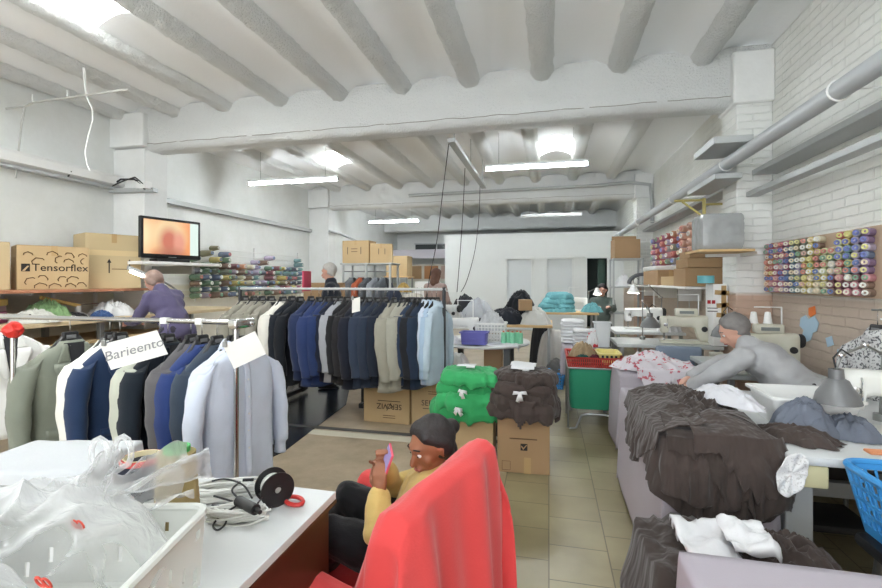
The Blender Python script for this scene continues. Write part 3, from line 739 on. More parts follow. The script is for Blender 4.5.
# ================================================================== LEFT WALL SIDE
def carton(name, c, d, rz, m, label, cat='cardboard box', tape=True, seam=True, open_=False, group=None):
    """cardboard box standing with its base centre at c"""
    t = thing(name, label, cat, c, rz, group)
    MB().box((0, 0, d[2]/2), (d[0], d[1], d[2])).build('carton_body', m, t, bevel=.006, local=True)
    if seam:
        s = MB()
        for sg in (-1, 1): s.box((0, sg*(d[1]/4+.001), d[2]+.002), (d[0]-.004, d[1]/2-.004, .004))
        f = None
        for sg in (-1, 1): MB().box((0, sg*(d[1]/4+.001), d[2]+.002), (d[0]-.004, d[1]/2-.004, .004)).build('flap', m, t, bevel=.0015, local=True)
    if tape:
        MB().box((0, 0, d[2]+.0048), (d[0]*.99, .05, .0012)).build('tape_strip', TAPE, t, local=True)
        MB().box((0, -d[1]/2-.0008, d[2]-.045), (.05, .0012, .1)).build('tape_end', TAPE, t, local=True)
    return t
# upper shelf
ZS = 1.335
t = thing('wall_shelf', 'long wooden wall shelf at left carrying three big cardboard boxes', 'shelf', (-5.2, 3.7, ZS-.03))
MB().box((-5.09, 3.5, ZS-.015), (.73, 2.5, .03)).build('shelf_board', mat('reddish_board', (176, 122, 92), .6, var=.15), t, bevel=.003)
for y in (3.05, 3.55, 4.05, 4.55):
    MB().box((LW+.015, y, ZS-.2), (.03, .035, .35)).build('bracket_upright', WPL, t, bevel=.003)
    MB().box((LW+.22, y, ZS-.045), (.42, .025, .03)).build('bracket_arm', WPL, t, bevel=.003)
def front_y(px, py, Y): return at(px, py, Y=Y)
FR = R(34)   # boxes are turned a little towards the room
bx1 = carton('cardboard_box', (-5.19, 3.06, ZS), (.6, .3, .45), R(75), CARD2, 'plain cardboard box at the left end of the upper wall shelf')
bx2 = carton('cardboard_box', (-4.99, 3.69, ZS), (.56, .4, .43), R(62), CARD, 'cardboard box printed with a company name and hangers on the upper shelf')
textobj('Tensorflex', .102, INK, bx2, facing((.05, -.2035, .215), 0), 'lettering')
lg = MB(); lg.box((-.217, -.2035, .215), (.064, .001, .075)); lgo = lg.build('logo', INK, bx2, local=True)
MB().loft([[V(-.243, -.2045, .183), V(-.205, -.2045, .232), V(-.19, -.2045, .232), V(-.222, -.2045, .183)], [V(-.243, -.2042, .183), V(-.205, -.2042, .232), V(-.19, -.2042, .232), V(-.222, -.2042, .183)]]).build('logo_stripe', CARD, lgo, local=True, smooth=False)
for i, (x, z, s, a) in enumerate(((-.25, .36, .07, 0), (-.17, .30, .1, 20), (-.02, .37, .09, -4), (.02, .31, .08, 60), (.16, .36, .08, -30), (.28, .36, .07, 0), (.14, .30, .08, -5), (.27, .29, .06, 80), (-.25, .1, .09, 40), (-.14, .055, .1, 8), (-.1, .13, .08, -25), (.0, .05, .1, 5), (.06, .12, .07, 30), (.17, .12, .1, 15), (.16, .05, .09, -6), (.28, .06, .08, -20))):
    x *= .8; s *= .82; a = R(a); m = MB(); pts = [V(-s*.55, 0, -s*.42), V(-s*.5, 0, -s*.1), V(0, 0, s*.16), V(s*.55, 0, -s*.12), V(s*.62, 0, -s*.35)]
    pts = [V(x+p.x*cos(a)-p.z*sin(a), -.2035, z+p.x*sin(a)+p.z*cos(a)) for p in pts]
    m.tube(pts, .0042, 5).build('printed_hanger', INKB, bx2, local=True)
bx3 = carton('cardboard_box', (-4.98, 4.31, ZS), (.54, .42, .61), R(66), CARD2, 'tall pale cardboard box with printed arrows beside the television')
for x in (-.05, .15):
    m = MB(); m.box((x, -.2115, .24), (.012, .001, .13)); m.loft([[V(x-.022, -.212, .29), V(x+.022, -.212, .29), V(x, -.212, .335)], [V(x-.022, -.2115, .29), V(x+.022, -.2115, .29), V(x, -.2115, .335)]]); m.build('printed_arrow', INK, bx3, local=True, smooth=False)
MB().box((.05, -.2115, .22), (.15, .001, .008)).build('printed_line', INKB, bx3, local=True)
MB().box((.0, -.2115, .40), (.53, .001, .06)).build('tape_band', mat('clear_tape', (214, 192, 148), .25), bx3, local=True)
# lower work bench with stored cloth
ZW = 1.03
t = thing('wall_bench', 'long pale workbench along the left wall below the shelf of boxes', 'workbench', (-4.95, 4.0, 0))
MB().box((-4.98, 3.9, ZW-.02), (.9, 4.4, .04)).build('bench_top', mat('bench_board', (206, 186, 150), .5, var=.08), t, bevel=.004)
for x in (-4.6, -5.35):
    for y in (1.8, 3.9, 6.0): MB().box((x, y, (ZW-.04)/2), (.05, .05, ZW-.04)).build('leg', STEEL, t, bevel=.003)
def bolt_stack(): pass
def folded(c, d, m, label, name='folded_cloth', cat='folded fabric', rz=0., n=4, seed=1, group=None):
    """pile of folded cloth layers, each layer its own part"""
    t = thing(name, label, cat, c, rz, group); h = d[2]/n
    ms = m if isinstance(m, (list, tuple)) else [m]
    for k in range(n):
        mb = MB(); nn = 40; dx = .015*nz(k*1.3, seed); dy = .015*nz(seed, k*1.7); rings = []
        for j, (zz, ins) in enumerate(((0, .02), (.25, 0), (.75, 0), (1, .02))):
            g = []
            for q in range(nn):
                a = 2*pi*q/nn; c_, s_ = cos(a), sin(a); rr = (abs(c_)**5+abs(s_)**5)**(-1/5)*(1+.04*nz(c_*2+k, s_*2, seed))
                g.append(V(dx+(d[0]/2-ins)*rr*c_, dy+(d[1]/2-ins)*rr*s_, h*(k+zz*.97)+.12*h*nz(c_*2, s_*2, k+seed)))
            rings.append(g)
        mb.loft(rings); mb.build('fold', ms[k % len(ms)], t, local=True)
    return t
p = at(12, 316, Y=3.0); X0 = -5.0
carton('flat_box', (-5.05, 3.05, ZW), (.42, .3, .1), R(40), mat('magenta_card', (172, 84, 128), .6), 'magenta patterned flat box on the left workbench', 'box', tape=False)
carton('flat_box', (-5.05, 3.05, ZW+.105), (.40, .3, .05), R(38), mat('grey_magenta_card', (146, 120, 130), .6), 'grey flat box stacked on the magenta one', 'box', tape=False)
carton('flat_box', (-5.04, 3.05, ZW+.16), (.42, .31, .06), R(41), mat('ochre_card', (196, 168, 96), .6), 'ochre flat box topmost of the stack on the left workbench', 'box', tape=False)
heap('cloth_bundle', (-4.95, 3.62, ZW), .24, .2, .17, mat('leaf_green_print', (134, 168, 118), .9, var=.5, vs=22), 4, fold=.5); tag(bpy.context.scene.objects[-1] if False else col.objects[-1], 'green and white printed cloth bundle on the left workbench', 'fabric bundle')
def lastheap(label, cat='fabric bundle', group=None, kind=None): return tag(col.objects[-1], label, cat, group, kind)
heap('cloth_bundle', (-4.72, 3.35, ZW), .22, .17, .1, fab((206, 206, 198)), 6, fold=.6); lastheap('off-white crumpled cloth beside the green printed bundle')
heap('cloth_bundle', (-4.85, 4.25, ZW), .27, .2, .13, fab((214, 216, 216)), 8, fold=.6); lastheap('white crumpled cloth beneath the small clamp lamp')
heap('cloth_bundle', (-4.7, 4.0, ZW), .13, .1, .06, fab((60, 92, 150)), 9, fold=.6); lastheap('little blue rag beside the white crumpled cloth on the bench')
heap('cloth_bundle', (-4.9, 3.85, ZW), .14, .12, .05, fab((50, 50, 54)), 12, fold=.5); lastheap('small black cloth next to the clamp lamp base')
folded((-4.7, 2.75, ZW-.22), (.5, .34, .16), [fab((206, 200, 188)), fab((186, 152, 116)), fab((196, 190, 182))], 'folded pale cloths below the bench top behind the sage jacket', n=5, seed=3)
B('bench_undershelf', (-4.98, 3.5, ZW-.235), (.8, 3.4, .03), mat('bench_board2', (196, 170, 128), .55), t, bevel=.003)
t = thing('desk_lamp', 'small white desk lamp with a wooden-coloured arm under the shelf', 'lamp', (-5.0, 3.98, ZW))
MB().lathe([(.0, 0), (.09, 0), (.085, .025), (.03, .05), (.028, .12), (0, .12)], (-5.0, 3.98, ZW)).build('base', WPL, t)
MB().box((-5.0, 3.8, ZW+.17), (.03, .42, .035), M=Matrix.Rotation(R(-15), 3, 'X')).build('arm', mat('ochre_enamel', (206, 172, 100), .45), t, bevel=.004)
MB().tube([(-5.0, 3.98, ZW+.12), (-5.0, 3.99, ZW+.13), (-4.98, 4.35, ZW+.14)], .006, 6).build('rod', CHROME, t)
# fluorescent bench lamp on a bracket, lit
t = thing('work_lamp', 'lit fluorescent bench lamp with a grey reflector at left of the thread rack', 'lamp', (-4.55, 4.35, ZW))
pa, pb = at(130, 271, Y=3.95), at(161, 283, Y=3.95)
pa = at(130, 271, Y=4.0); pb = at(161, 283, Y=4.25)
MB().cyl(pa, pb, .017).build('tube', mat('lit_bench_tube', (255, 255, 250), .4, emit=9.), t)
d = (pb-pa).normalized(); sd = MB(); up = V(0, 0, 1); nrm = d.cross(up).normalized()
sd.loft([[pa+(pb-pa)*k-d*.02*(1-2*k)+nrm*(.05*cos(a))+up*(.012+.04*sin(a)) for a in [pi*q/8 for q in range(9)]] for k in (0, 1)], closed=False, caps=False)
sd.build('reflector', mat('grey_reflector', (160, 162, 162), .4), t, solid=.003)
MB().tube([pb+V(0, .02, .02), pb+V(.03, .1, -.03), pb+V(.02, .2, -.08), (-4.62, 4.6, ZW+.02)], .011, 8).cyl((-4.62, 4.6, ZW), (-4.62, 4.6, ZW+.03), .05).build('arm', STEEL, t)
# television on its little shelf
yT0, yT1 = 4.36, 5.1
a, b_ = at(140.5, 239, Y=yT0), at(200.5, 242, Y=yT1); a.z = b_.z = 0
ctr = (a+b_)/2; wd_ = (b_-a).length; rz = math.atan2((b_-a).y, (b_-a).x)
zt1, zt0 = at(140.5, 215, Y=yT0).z, at(140.5, 257.5, Y=yT0).z
tv = thing('television', 'wall television showing a blurred face, on a white shelf', 'television', (ctr.x, ctr.y, zt0-.04), rz)
hh = zt1-zt0
MB().rbox((0, .025, .04+hh/2), (wd_, .05, hh), .01).build('housing', BLACKP, tv, local=True, bevel=0)
sm = bpy.data.materials.new('tv_picture'); sm.use_nodes = True; nt = sm.node_tree; L = nt.links.new; N = nt.nodes.new; bb = nt.nodes['Principled BSDF']
tcn = N('ShaderNodeTexCoord'); sp = N('ShaderNodeSeparateXYZ'); L(tcn.outputs['Object'], sp.inputs[0])
def blob(cx, cz, rx_, rz_, soft=.35):
    mpn = N('ShaderNodeMapping'); mpn.vector_type = 'POINT'; mpn.inputs['Location'].default_value = (-cx/rx_, 0, -cz/rz_); mpn.inputs['Scale'].default_value = (1/rx_, 0, 1/rz_)
    L(tcn.outputs['Object'], mpn.inputs[0]); ln = N('ShaderNodeVectorMath'); ln.operation = 'LENGTH'; L(mpn.outputs[0], ln.inputs[0])
    r_ = N('ShaderNodeMapRange'); r_.inputs['From Min'].default_value = 1+soft; r_.inputs['From Max'].default_value = 1-soft; L(ln.outputs['Value'], r_.inputs['Value']); return r_.outputs[0]
def over(A, fac, c_):
    mx = N('ShaderNodeMix'); mx.data_type = 'RGBA'; L(fac, mx.inputs['Factor']); mx.inputs['B'].default_value = lin(c_)
    if isinstance(A, tuple): mx.inputs['A'].default_value = lin(A)
    else: L(A, mx.inputs['A'])
    return mx.outputs['Result']
zc = .04+hh/2
cur = over((222, 150, 100), blob(-.34, zc+.02, .1, .22, .7), (246, 214, 170))
cur = over(cur, blob(-.05, zc+.04, .2, .2, .4), (226, 206, 160))
cur = over(cur, blob(-.04, zc-.03, .12, .16, .45), (190, 112, 92))
cur = over(cur, blob(.09, zc-.05, .07, .13, .4), (212, 146, 126))
cur = over(cur, blob(-.03, zc-.19, .16, .07, .7), (170, 108, 88))
edge_ = N('ShaderNodeMapRange'); edge_.inputs['From Min'].default_value = .225; edge_.inputs['From Max'].default_value = .235; L(sp.outputs['X'], edge_.inputs['Value'])
cur = over(cur, edge_.outputs[0], (206, 222, 214))
bb.inputs['Base Color'].default_value = (0, 0, 0, 1); bb.inputs['Roughness'].default_value = .3; L(cur, bb.inputs['Emission Color']); bb.inputs['Emission Strength'].default_value = .42
MB().box((0, -.0015, zc+.01), (wd_-.07, .004, hh-.085)).build('screen', sm, tv, local=True, smooth=False)
MB().box((0, -.003, .058), (.1, .004, .012)).build('badge', STEEL, tv, local=True)
MB().rbox((0, .04, .02), (.42, .16, .04), .012).build('stand', BLACKP, tv, local=True)
t = thing('television_shelf', 'white wall shelf carrying the television', 'shelf', (ctr.x, ctr.y, zt0-.1))
MB().box((0, 0, 0), (.98, .26, .035), M=Matrix.Rotation(rz, 3, 'Z')).mesh
o = MB().box((ctr.x, ctr.y+.06, zt0-.06), (.98, .3, .036), rz).build('shelf_board', WPL, t, bevel=.003)
MB().box(((ctr.x+LW+.49)/2-.02, ctr.y+.2, zt0-.13), (abs(ctr.x-LW-.49)+.3, .04, .1)).build('bracket_arm', STEEL, t, bevel=.004)
# unlit white batten and cable trunking on the left wall
t = thing('wall_light', 'unlit white fluorescent trough mounted along the upper left wall', 'wall light', (LW+.1, 3.9, 2.62))
pA, pB = at(-10, 158, X=LW+.1), at(131, 183, X=LW+.1)
y0_, y1_ = pA.y, pB.y
MB().loft([[V(LW+.0, y, 2.75), V(LW+.17, y, 2.75), V(LW+.19, y, 2.72), V(LW+.19, y, 2.63), V(LW+.12, y, 2.60), V(LW+.0, y, 2.60)] for y in (y0_, y1_)]).build('trough', WPL, t, smooth=False)
MB().box((LW+.11, (y0_+y1_)/2, 2.585), (.1, y1_-y0_-.1, .03)).build('grey_base', GALV, t, bevel=.003)
MB().tube([V(LW+.16, y0_+(y1_-y0_)*.45, 2.6+.0), V(LW+.19, y0_+(y1_-y0_)*.46, 2.66), V(LW+.03, y0_+(y1_-y0_)*.46, 2.73)], .008, 6).build('cable_tie', DARK, t)
t = thing('cable_trunking', 'short grey trunking with loose black cables at the first left pillar', 'cable trunking', (-5.0, 4.7, 2.5))
MB().box((-5.1, 4.76, 2.56), (.6, .09, .05), R(8)).build('trunking', GALV, t, bevel=.003)
MB().box((-4.9, 4.72, 2.61), (.14, .1, .09)).build('junction_box', WPL, t, bevel=.006)
MB().tube([(-5.36, 4.7, 2.63), (-5.2, 4.68, 2.69), (-5.0, 4.68, 2.68), (-4.9, 4.68, 2.62), (-4.86, 4.7, 2.55)], .012, 7).build('cable', DARK, t)
MB().tube([(-5.36, 4.67, 2.6), (-5.15, 4.66, 2.66), (-4.97, 4.66, 2.7), (-4.84, 4.68, 2.6)], .009, 7).build('cable', DARK, t)
pp = [V(LW+.05, y, at(0, 0, X=LW+.05).z*0+2.58) for y in (5.2, 7, 9.72)]
o = MB().box((LW+.05, 7.45, 2.585), (.08, 4.6, .07)).build('wall_conduit', GALV, bevel=.004); tag(o, 'long grey conduit along the left wall above the thread rack', 'conduit')
o = MB().tube([V(LW+.52, 9.76, 2.57), V(LW+.6, 10.2, 2.55), V(LW+.3, 12, 2.5), V(LW+.1, 15.8, 2.45)], .03, 8).build('wall_conduit', GALV); tag(o, 'grey conduit running on from the second left pillar to the back', 'conduit')
# gas pipe under the vaults and dangling white wire
t = thing('ceiling_pipe', 'thin white painted pipe crossing below the vaults at upper left', 'pipe', (-4.5, 3.6, 3.1))
zp = at(125, 92, Y=3.6).z
MB().tube([V(LW, 3.6, zp-.03), V(-5.2, 3.6, zp-.03), V(-5.1, 3.6, zp), V(-3.92, 3.6, zp+.02)],   .010, 8).build('pipe', mat('grey_paint', (184, 184, 180), .6), t)
for x in (-5.1, -4.65): MB().cyl((x, 3.6, zp), (x, 3.6, zp+.08), .007).build('hanger_rod', WHITE, t)
MB().tube([V(-5.2, 3.6, zp-.03), V(-5.25, 3.6, zp-.2), V(-5.36, 3.62, zp-.75)], .009, 8).build('drop_pipe', mat('grey_paint', (184, 184, 180), .6), t)
w = [at(px_, py_, Y=3.6) for px_, py_ in ((84, 68), (85, 85), (87, 98), (92, 108), (93, 120), (88, 136), (85, 152), (87, 164), (90, 171))]
o = MB().tube(w, [.014, .012, .008, .007, .006, .006, .006, .006, .006], 8).build('hanging_wire', plas((232, 232, 230))); tag(o, 'white wire dangling from the ceiling at upper left', 'wire')
# ------------------------------------------------------------------ thread
SPM = {}
def spool(p, axis, ln, r0, r1, c, cc, label, group, style='cone'):
    key = (round(ln, 3), round(r0, 3), round(r1, 3))
    if key not in SPM:
        b_ = MB(); prof = [(r0*.42, .004), (r0*.96, .004)]
        for k in range(13):
            f = k/12; prof.append(((r0+(r1-r0)*f)*(1+(.018 if k % 2 else -.018)), .006+(ln-.012)*f))
        prof += [(r1*.5, ln-.004)]
        b_.lathe(prof, n=16); b = MB(); b.lathe([(r0*.36, -.006), (r0*.46, -.006), (r0*.42, .01), (r1*.66, ln-.004), (r1*.70, ln+.006), (r1*.34, ln+.006), (r0*.2, -.006)], n=14, caps=False)
        hole = MB(); hole.cyl((0, 0, ln-.012), (0, 0, ln+.002), r1*.27, n=10)
        SPM[key] = (b_.mesh('thread_spool'), b.mesh('core'), hole.mesh('bore'))
        for q in SPM[key]: q.materials.append(None)
    a, b, h_ = SPM[key]
    o = bpy.data.objects.new('thread_spool', a); col.objects.link(o); o.location = p
    o.rotation_mode = 'QUATERNION'; o.rotation_quaternion = Vector((0, 0, 1)).rotation_difference(Vector(axis))
    o.material_slots[0].link = 'OBJECT'; o.material_slots[0].material = thr(c); tag(o, label, 'thread spool', group)
    k = bpy.data.objects.new('core', b); col.objects.link(k); k.parent = o; k.material_slots[0].link = 'OBJECT'; k.material_slots[0].material = plas(cc, .45)
    return o
CN = {}
OL, OR_, RD, PK, MG, PU, BL, TL, GN, OG, YL, CR, LG, BR_, NV, GY, WH, LI, MA, PE = (118, 112, 66), (226, 122, 66), (206, 56, 52), (226, 110, 130), (186, 60, 110), (112, 70, 136), (70, 100, 160), (72, 136, 144), (62, 122, 82), (120, 130, 104), (226, 196, 70), (222, 212, 168), (206, 216, 130), (120, 78, 56), (46, 54, 82), (142, 146, 150), (226, 226, 220), (168, 150, 200), (122, 40, 56), (238, 160, 128)
def pale(c, k=.38, g=(196, 192, 186)):
    l = (c[0]*.3+c[1]*.59+c[2]*.11); return tuple(int(round((v*.75+l*.25)*(1-k)+q*k)) for v, q in zip(c, g))
OL, OR_, RD, PK, MG, PU, BL, TL, GN, OG, YL, CR, LG, BR_, NV, GY, WH, LI, MA, PE = [pale(c) for c in (OL, OR_, RD, PK, MG, PU, BL, TL, GN, OG, YL, CR, LG, BR_, NV, GY, WH, LI, MA, PE)]
CN = {OL: 'olive', OR_: 'orange', RD: 'red', PK: 'pink', MG: 'magenta', PU: 'purple', BL: 'blue', TL: 'teal', GN: 'green', OG: 'grey green', YL: 'yellow', CR: 'cream', LG: 'lime', BR_: 'brown', NV: 'navy', GY: 'grey', WH: 'white', LI: 'lilac', MA: 'maroon', PE: 'peach'}
rown = ['top', 'second', 'third', 'fourth', 'fifth', 'sixth', 'seventh', 'eighth', 'bottom']
coln = ['first', 'second', 'third', 'fourth', 'fifth', 'sixth', 'seventh', 'eighth', 'ninth', 'tenth', 'eleventh', 'twelfth', 'thirteenth', 'fourteenth', 'fifteenth', 'sixteenth', 'seventeenth', 'eighteenth']
# left wall thread rack
ry0, ry1 = 6.2, 9.25; rows = 9; rz0, rz1 = 1.955, 1.185
t = thing('thread_rack', 'white wire thread rack on the left wall with large overlock cones', 'thread rack', (LW, 7.7, 1.1))
def jt(y): return (y-ry0)/(ry1-ry0)
for r in range(rows):
    z = rz0+(rz1-rz0)*r/(rows-1)
    MB().cyl((LW+.02, ry0-.6, z), (LW+.02, ry1, z), .006, n=6).build('wire', WPL, t)
for y in (ry0, 7.7, ry1): MB().box((LW+.01, y, 1.57), (.015, .02, .95)).build('upright', WPL, t, bevel=.002)
lp = [OL, NV, TL, GN, BL, OG, GY, BR_, TL, OR_, WH, LI, YL, GN, CR, NV]
ncol = 15
for r in range(rows):
    z = rz0+(rz1-rz0)*r/(rows-1)
    for k in range(ncol):
        y = ry0-.1+(ry1-ry0-.05)*k/(ncol-1)
        if r == 0 and k not in (2,): continue
        if r == 1 and k not in (1, 3, 9, 14): continue
        if r == 2 and k not in (0, 2, 3, 7, 8, 14): continue
        if r > 2 and rnd.random() < .06: continue
        if k == 0: c = [OL, OL, GN, OL, NV, GN, BR_, GN, GN][r]
        elif k == ncol-1: c = [TL, TL, TL, TL, BL, TL, NV, MG, GY][r]
        elif k >= ncol-3: c = rnd.choice([TL, BL, TL, NV, BR_, PK, YL])
        elif k in (5, 6, 7): c = rnd.choice([OG, TL, OR_, CR, GY, BR_, LI, BL, YL])
        else: c = rnd.choice([OL, NV, GN, BR_, OG, LI, BL, YL, GN, MA])
        big = rnd.random() < .5
        spool(V(LW+.03, y, z), (1, -.12+rnd.uniform(-.08, .08), .05), .21 if big else .18, .054 if big else .047, .04 if big else .031, c, rnd.choice([(110, 160, 134), (216, 216, 210), (196, 120, 114), (120, 140, 170), (216, 216, 210)]),
              '%s thread cone, %s peg from the television, %s row of the left rack' % (CN[c], coln[k], rown[r]), 'thread cones on the left wall rack')
        MB
# right wall board
PEG = mat('peg_board', (196, 172, 148), .8, bump=(30, .1), var=.05)
by0, by1, bz0, bz1 = 3.22, 4.79, 1.31, 1.765
o = MB().box((RW-.012, (by0+by1)/2, (bz0+bz1)/2), (.024, by1-by0, bz1-bz0)).build('thread_board', PEG, bevel=.003, base=(RW, (by0+by1)/2, bz0)); tag(o, 'long tan pegboard on the right wall filled with small thread spools', 'thread rack')
TAN = mat('tan_plaster', (198, 172, 146), .85, var=.05)
colp = [[OR_, RD, OR_, PK], [RD, OR_, PK, LI], [PK, MG, RD], [MG, PK, LI], [PU, MG, BL], [BL, TL, OG], [OG, OL, LI], [OG, YL, OG], [YL, CR, YL], [CR, YL, BR_], [LG, CR, YL], [CR, GN, WH], [LG, RD, CR], [LG, YL, TL], [TL, LI, GY], [LI, PU, BL], [CR, LG, PU], [GY, CR]]
cores = [(110, 130, 180), (226, 226, 220), (214, 208, 150), (130, 166, 140), (226, 220, 206), (206, 140, 130), (222, 206, 180), (206, 170, 160)]
nc = 16
for r in range(9):
    z = 1.725+(1.345-1.725)*r/8
    for k in range(nc):
        y = 4.74-.088*k+(.012 if r % 2 else 0)
        if r < 2 and k in (10, 11): continue
        c = rnd.choice(colp[k])
        if r >= 6 and k >= 11: c = rnd.choice([RD, MA, CR, BR_, PK])
        if r >= 7 and k in (6, 7, 8): c = rnd.choice([YL, CR, OG])
        cc = rnd.choice(cores)
        if k >= 12 and r < 4: cc = rnd.choice([(216, 212, 140), (120, 130, 190)])
        spool(V(RW-.025, y, z), (-1, -.75+rnd.uniform(-.06, .06), .03), .095, .0245, .024, c, cc, '%s thread spool, %s column from the pillar, %s row of the right pegboard' % (CN[c], coln[k], rown[r]), 'thread spools on the right pegboard')
# far right thread rack: long bars of orange and red cones
fy0, fy1 = 6.15, 8.9
t = thing('thread_rack', 'brown board with red and orange thread cones above the right shelf', 'thread rack', (RW-.02, 7.5, 1.54))
B('board', (RW-.012, 7.5, 1.87), (.024, 3.1, .66), mat('brown_pegboard', (172, 128, 98), .8), t)
for r in range(6):
    z = 2.12-.10*r
    for k in range(9):
        y = fy0+(fy1-fy0)*k/8
        c = PE if k < 3 else rnd.choice([OR_, RD, PK, LI, GY, OG] if k < 6 else [RD, MG, RD, PU, LI])
        ln = .26 if k < 3 else .2
        spool(V(RW-.025, y, z), (-1, -.3, .02), ln, .048, .044, c, rnd.choice(cores), '%s thread cone, %s from the parcel, %s row of the far right board' % (CN[c], coln[k], ['top', 'second', 'third', 'fourth', 'fifth', 'bottom'][r]), 'thread cones on the far right board')
# ================================================================== RIGHT WALL AND MIDDLE
def printmat(name, base, c2, scale=30, t=.58):
    m = bpy.data.materials.new(name); m.use_nodes = True; nt = m.node_tree; L = nt.links.new; b = nt.nodes['Principled BSDF']; b.inputs['Roughness'].default_value = .9
    tc = nt.nodes.new('ShaderNodeTexCoord'); n = nt.nodes.new('ShaderNodeTexNoise'); n.inputs['Scale'].default_value = scale; n.inputs['Detail'].default_value = 3; L(tc.outputs['Object'], n.inputs['Vector'])
    r = nt.nodes.new('ShaderNodeValToRGB'); r.color_ramp.elements[0].position = t-.02; r.color_ramp.elements[1].position = t+.02; r.color_ramp.elements[0].color = lin(base); r.color_ramp.elements[1].color = lin(c2)
    L(n.outputs['Fac'], r.inputs['Fac']); L(r.outputs['Color'], b.inputs['Base Color']); return m
LILAC = mat('lilac_grey_cloth', (178, 171, 179), .9, bump=(220, .1), var=.04, vs=4, spec=.2)
BROWN = mat('dark_brown_cloth', (62, 53, 49), .88, bump=(26, .5, .03), var=.12, vs=6, spec=.25, sheen=.2)
BROWN2 = mat('dark_brown_cloth_two', (68, 58, 54), .88, bump=(30, .5, .03), var=.12, vs=6, spec=.25, sheen=.2)
WCL = mat('white_cloth', (226, 226, 228), .85, bump=(120, .1), var=.03)
LACE = printmat('white_lace', (226, 226, 226), (196, 195, 195), 120, .58)
REDPR = printmat('white_red_print', (212, 206, 212), (190, 96, 108), 24, .60)
GREYB = mat('grey_blue_cloth', (104, 110, 122), .9, var=.15, vs=8, bump=(150, .1))
def last(label, cat, group=None, kind=None): return tag(col.objects[-1], label, cat, group, kind)
def plain_table(name, x0, x1, y0, y1, z, m, label, cat='table', th=.035, legm=STEEL, lw=.04, ins=.05):
    t = thing(name, label, cat, ((x0+x1)/2, (y0+y1)/2, 0))
    MB().box(((x0+x1)/2, (y0+y1)/2, z-th/2), (x1-x0, y1-y0, th)).build('tabletop', m, t, bevel=.005)
    for x in (x0+ins, x1-ins):
        for y in (y0+ins, y1-ins): MB().box((x, y, (z-th)/2), (lw, lw, z-th)).build('leg', legm, t, bevel=.003)
    return t
# --- draped tables along the aisle
plain_table('cutting_table', .52, .90, 2.22, 3.42, .66, PINEW, 'table under a lilac grey cloth, buried in brown skirts')
sheet('tablecloth', LILAC, (.5, .92, 2.2, 3.44), .665, (.645, .645, .645, .645), 1, off=.006, fold=.012, flare=.02, fq=6, bump=.002, res=.03, hmax=.645)
last('lilac grey cloth draped over the aisle table piled with brown skirts', 'tablecloth')
plain_table('cutting_table', .60, 1.22, 4.06, 4.47, .64, PINEW, 'table under a lilac cloth, with a red printed fabric on top')
sheet('tablecloth', LILAC, (.58, 1.24, 4.04, 4.49), .645, (.625, .625, .625, .625), 2, off=.006, fold=.014, flare=.03, fq=6, bump=.003, res=.03, hmax=.625)
last('lilac grey cloth over the second aisle table, behind the brown skirts', 'tablecloth')
G = 'dark brown skirts heaped on the aisle table'
for i, (cx_, cy_, rx_, ry_, h_, z_, sd) in enumerate(((.72, 2.82, .25, .32, .13, .675, 3), (.74, 2.55, .22, .32, .15, .675, 5))):
    heap('brown_skirt', (cx_, cy_, z_), rx_, ry_, h_, BROWN if i else BROWN2, sd, fold=.42, fq=3.4, rag=.1)
    last('dark brown skirt bunched on the %s of the aisle table' % ('far half' if i == 0 else 'middle'), 'skirt', G)
def skirt(rect, top, ext, sd, label, m=BROWN, **k):
    a = dict(off=.02, fold=.05, fq=17, bump=.03, rag=.06, res=.016, flare=.05, solid=.004, bq=7, floor=.02); a.update(k)
    sheet('brown_skirt', m, rect, top, ext, sd, **a); last(label, 'skirt', G)
def bump_(u, c, w): return max(0, 1-((u-c)/w)**2)
edge = [(.50, 3.0), (.495, 2.75), (.495, 2.30), (.50, 2.20), (.60, 2.195), (.80, 2.195), (.90, 2.195), (.912, 2.21)]
for (pth, Lf, top_, dm, of_, sd, m_, lab) in (
    (edge[1:], lambda u: .05+.13*bump_(u, .12, .22)+.25*bump_(u, .74, .28)+.08*bump_(u, 1, .2)+.04*nz(u*9, 1), .70, .05, .010, 3.3, BROWN, 'innermost dark brown skirt hanging round the front of the aisle table'),
    (edge, lambda u: .05+.16*bump_(u, .33, .2)+.20*bump_(u, .76, .24)+.05*nz(u*11, 5), .74, .05, .018, 7.9, BROWN2, 'second dark brown skirt hanging over the aisle side of the table'),
    (edge[3:], lambda u: .05+.20*bump_(u, .6, .28)+.22*bump_(u, .95, .25)+.05*nz(u*10, 9), .75, .05, .03, 12.6, BROWN, 'outermost dark brown skirt in long folds over the front of the aisle table'),
    (edge[:4], lambda u: .07+.15*bump_(u, .55, .4)+.04*nz(u*9, 4), .76, .05, .026, 16.2, BROWN2, 'dark brown skirt over the aisle side in short folds'),
    (edge[4:], lambda u: .06+.16*bump_(u, .8, .5)+.05*nz(u*12, 7), .77, .05, .042, 21.4, BROWN2, 'dark brown skirt topmost at the right front corner of the aisle table')):
    hang('brown_skirt', pth, Lf, m_, sd, inner=.17, top=top_-.03, dome=dm, off=of_, amp=.032, fq=15); last(lab, 'skirt', G)
for (x, y, z, rx_, ry_, h_, sd, rz_, m_, lab) in ((.66, 2.42, .72, .18, .22, .09, 33.1, .5, BROWN, 'dark brown skirt crumpled on top of the heap near the front'), (.76, 2.66, .74, .18, .26, .09, 35.7, -.4, BROWN2, 'dark brown skirt crumpled on top of the heap beside the white lining'), (.68, 2.86, .72, .2, .22, .09, 37.4, .7, BROWN, 'dark brown skirt crumpled on top at the far end of the heap'), (.80, 2.38, .74, .13, .18, .07, 39.9, .2, BROWN2, 'dark brown skirt lying under the white lining near the front')):
    heap('brown_skirt', (x, y, z), rx_, ry_, h_, m_, sd, fold=.42, fq=2.1, rag=.12, rz=rz_); last(lab, 'skirt', G)
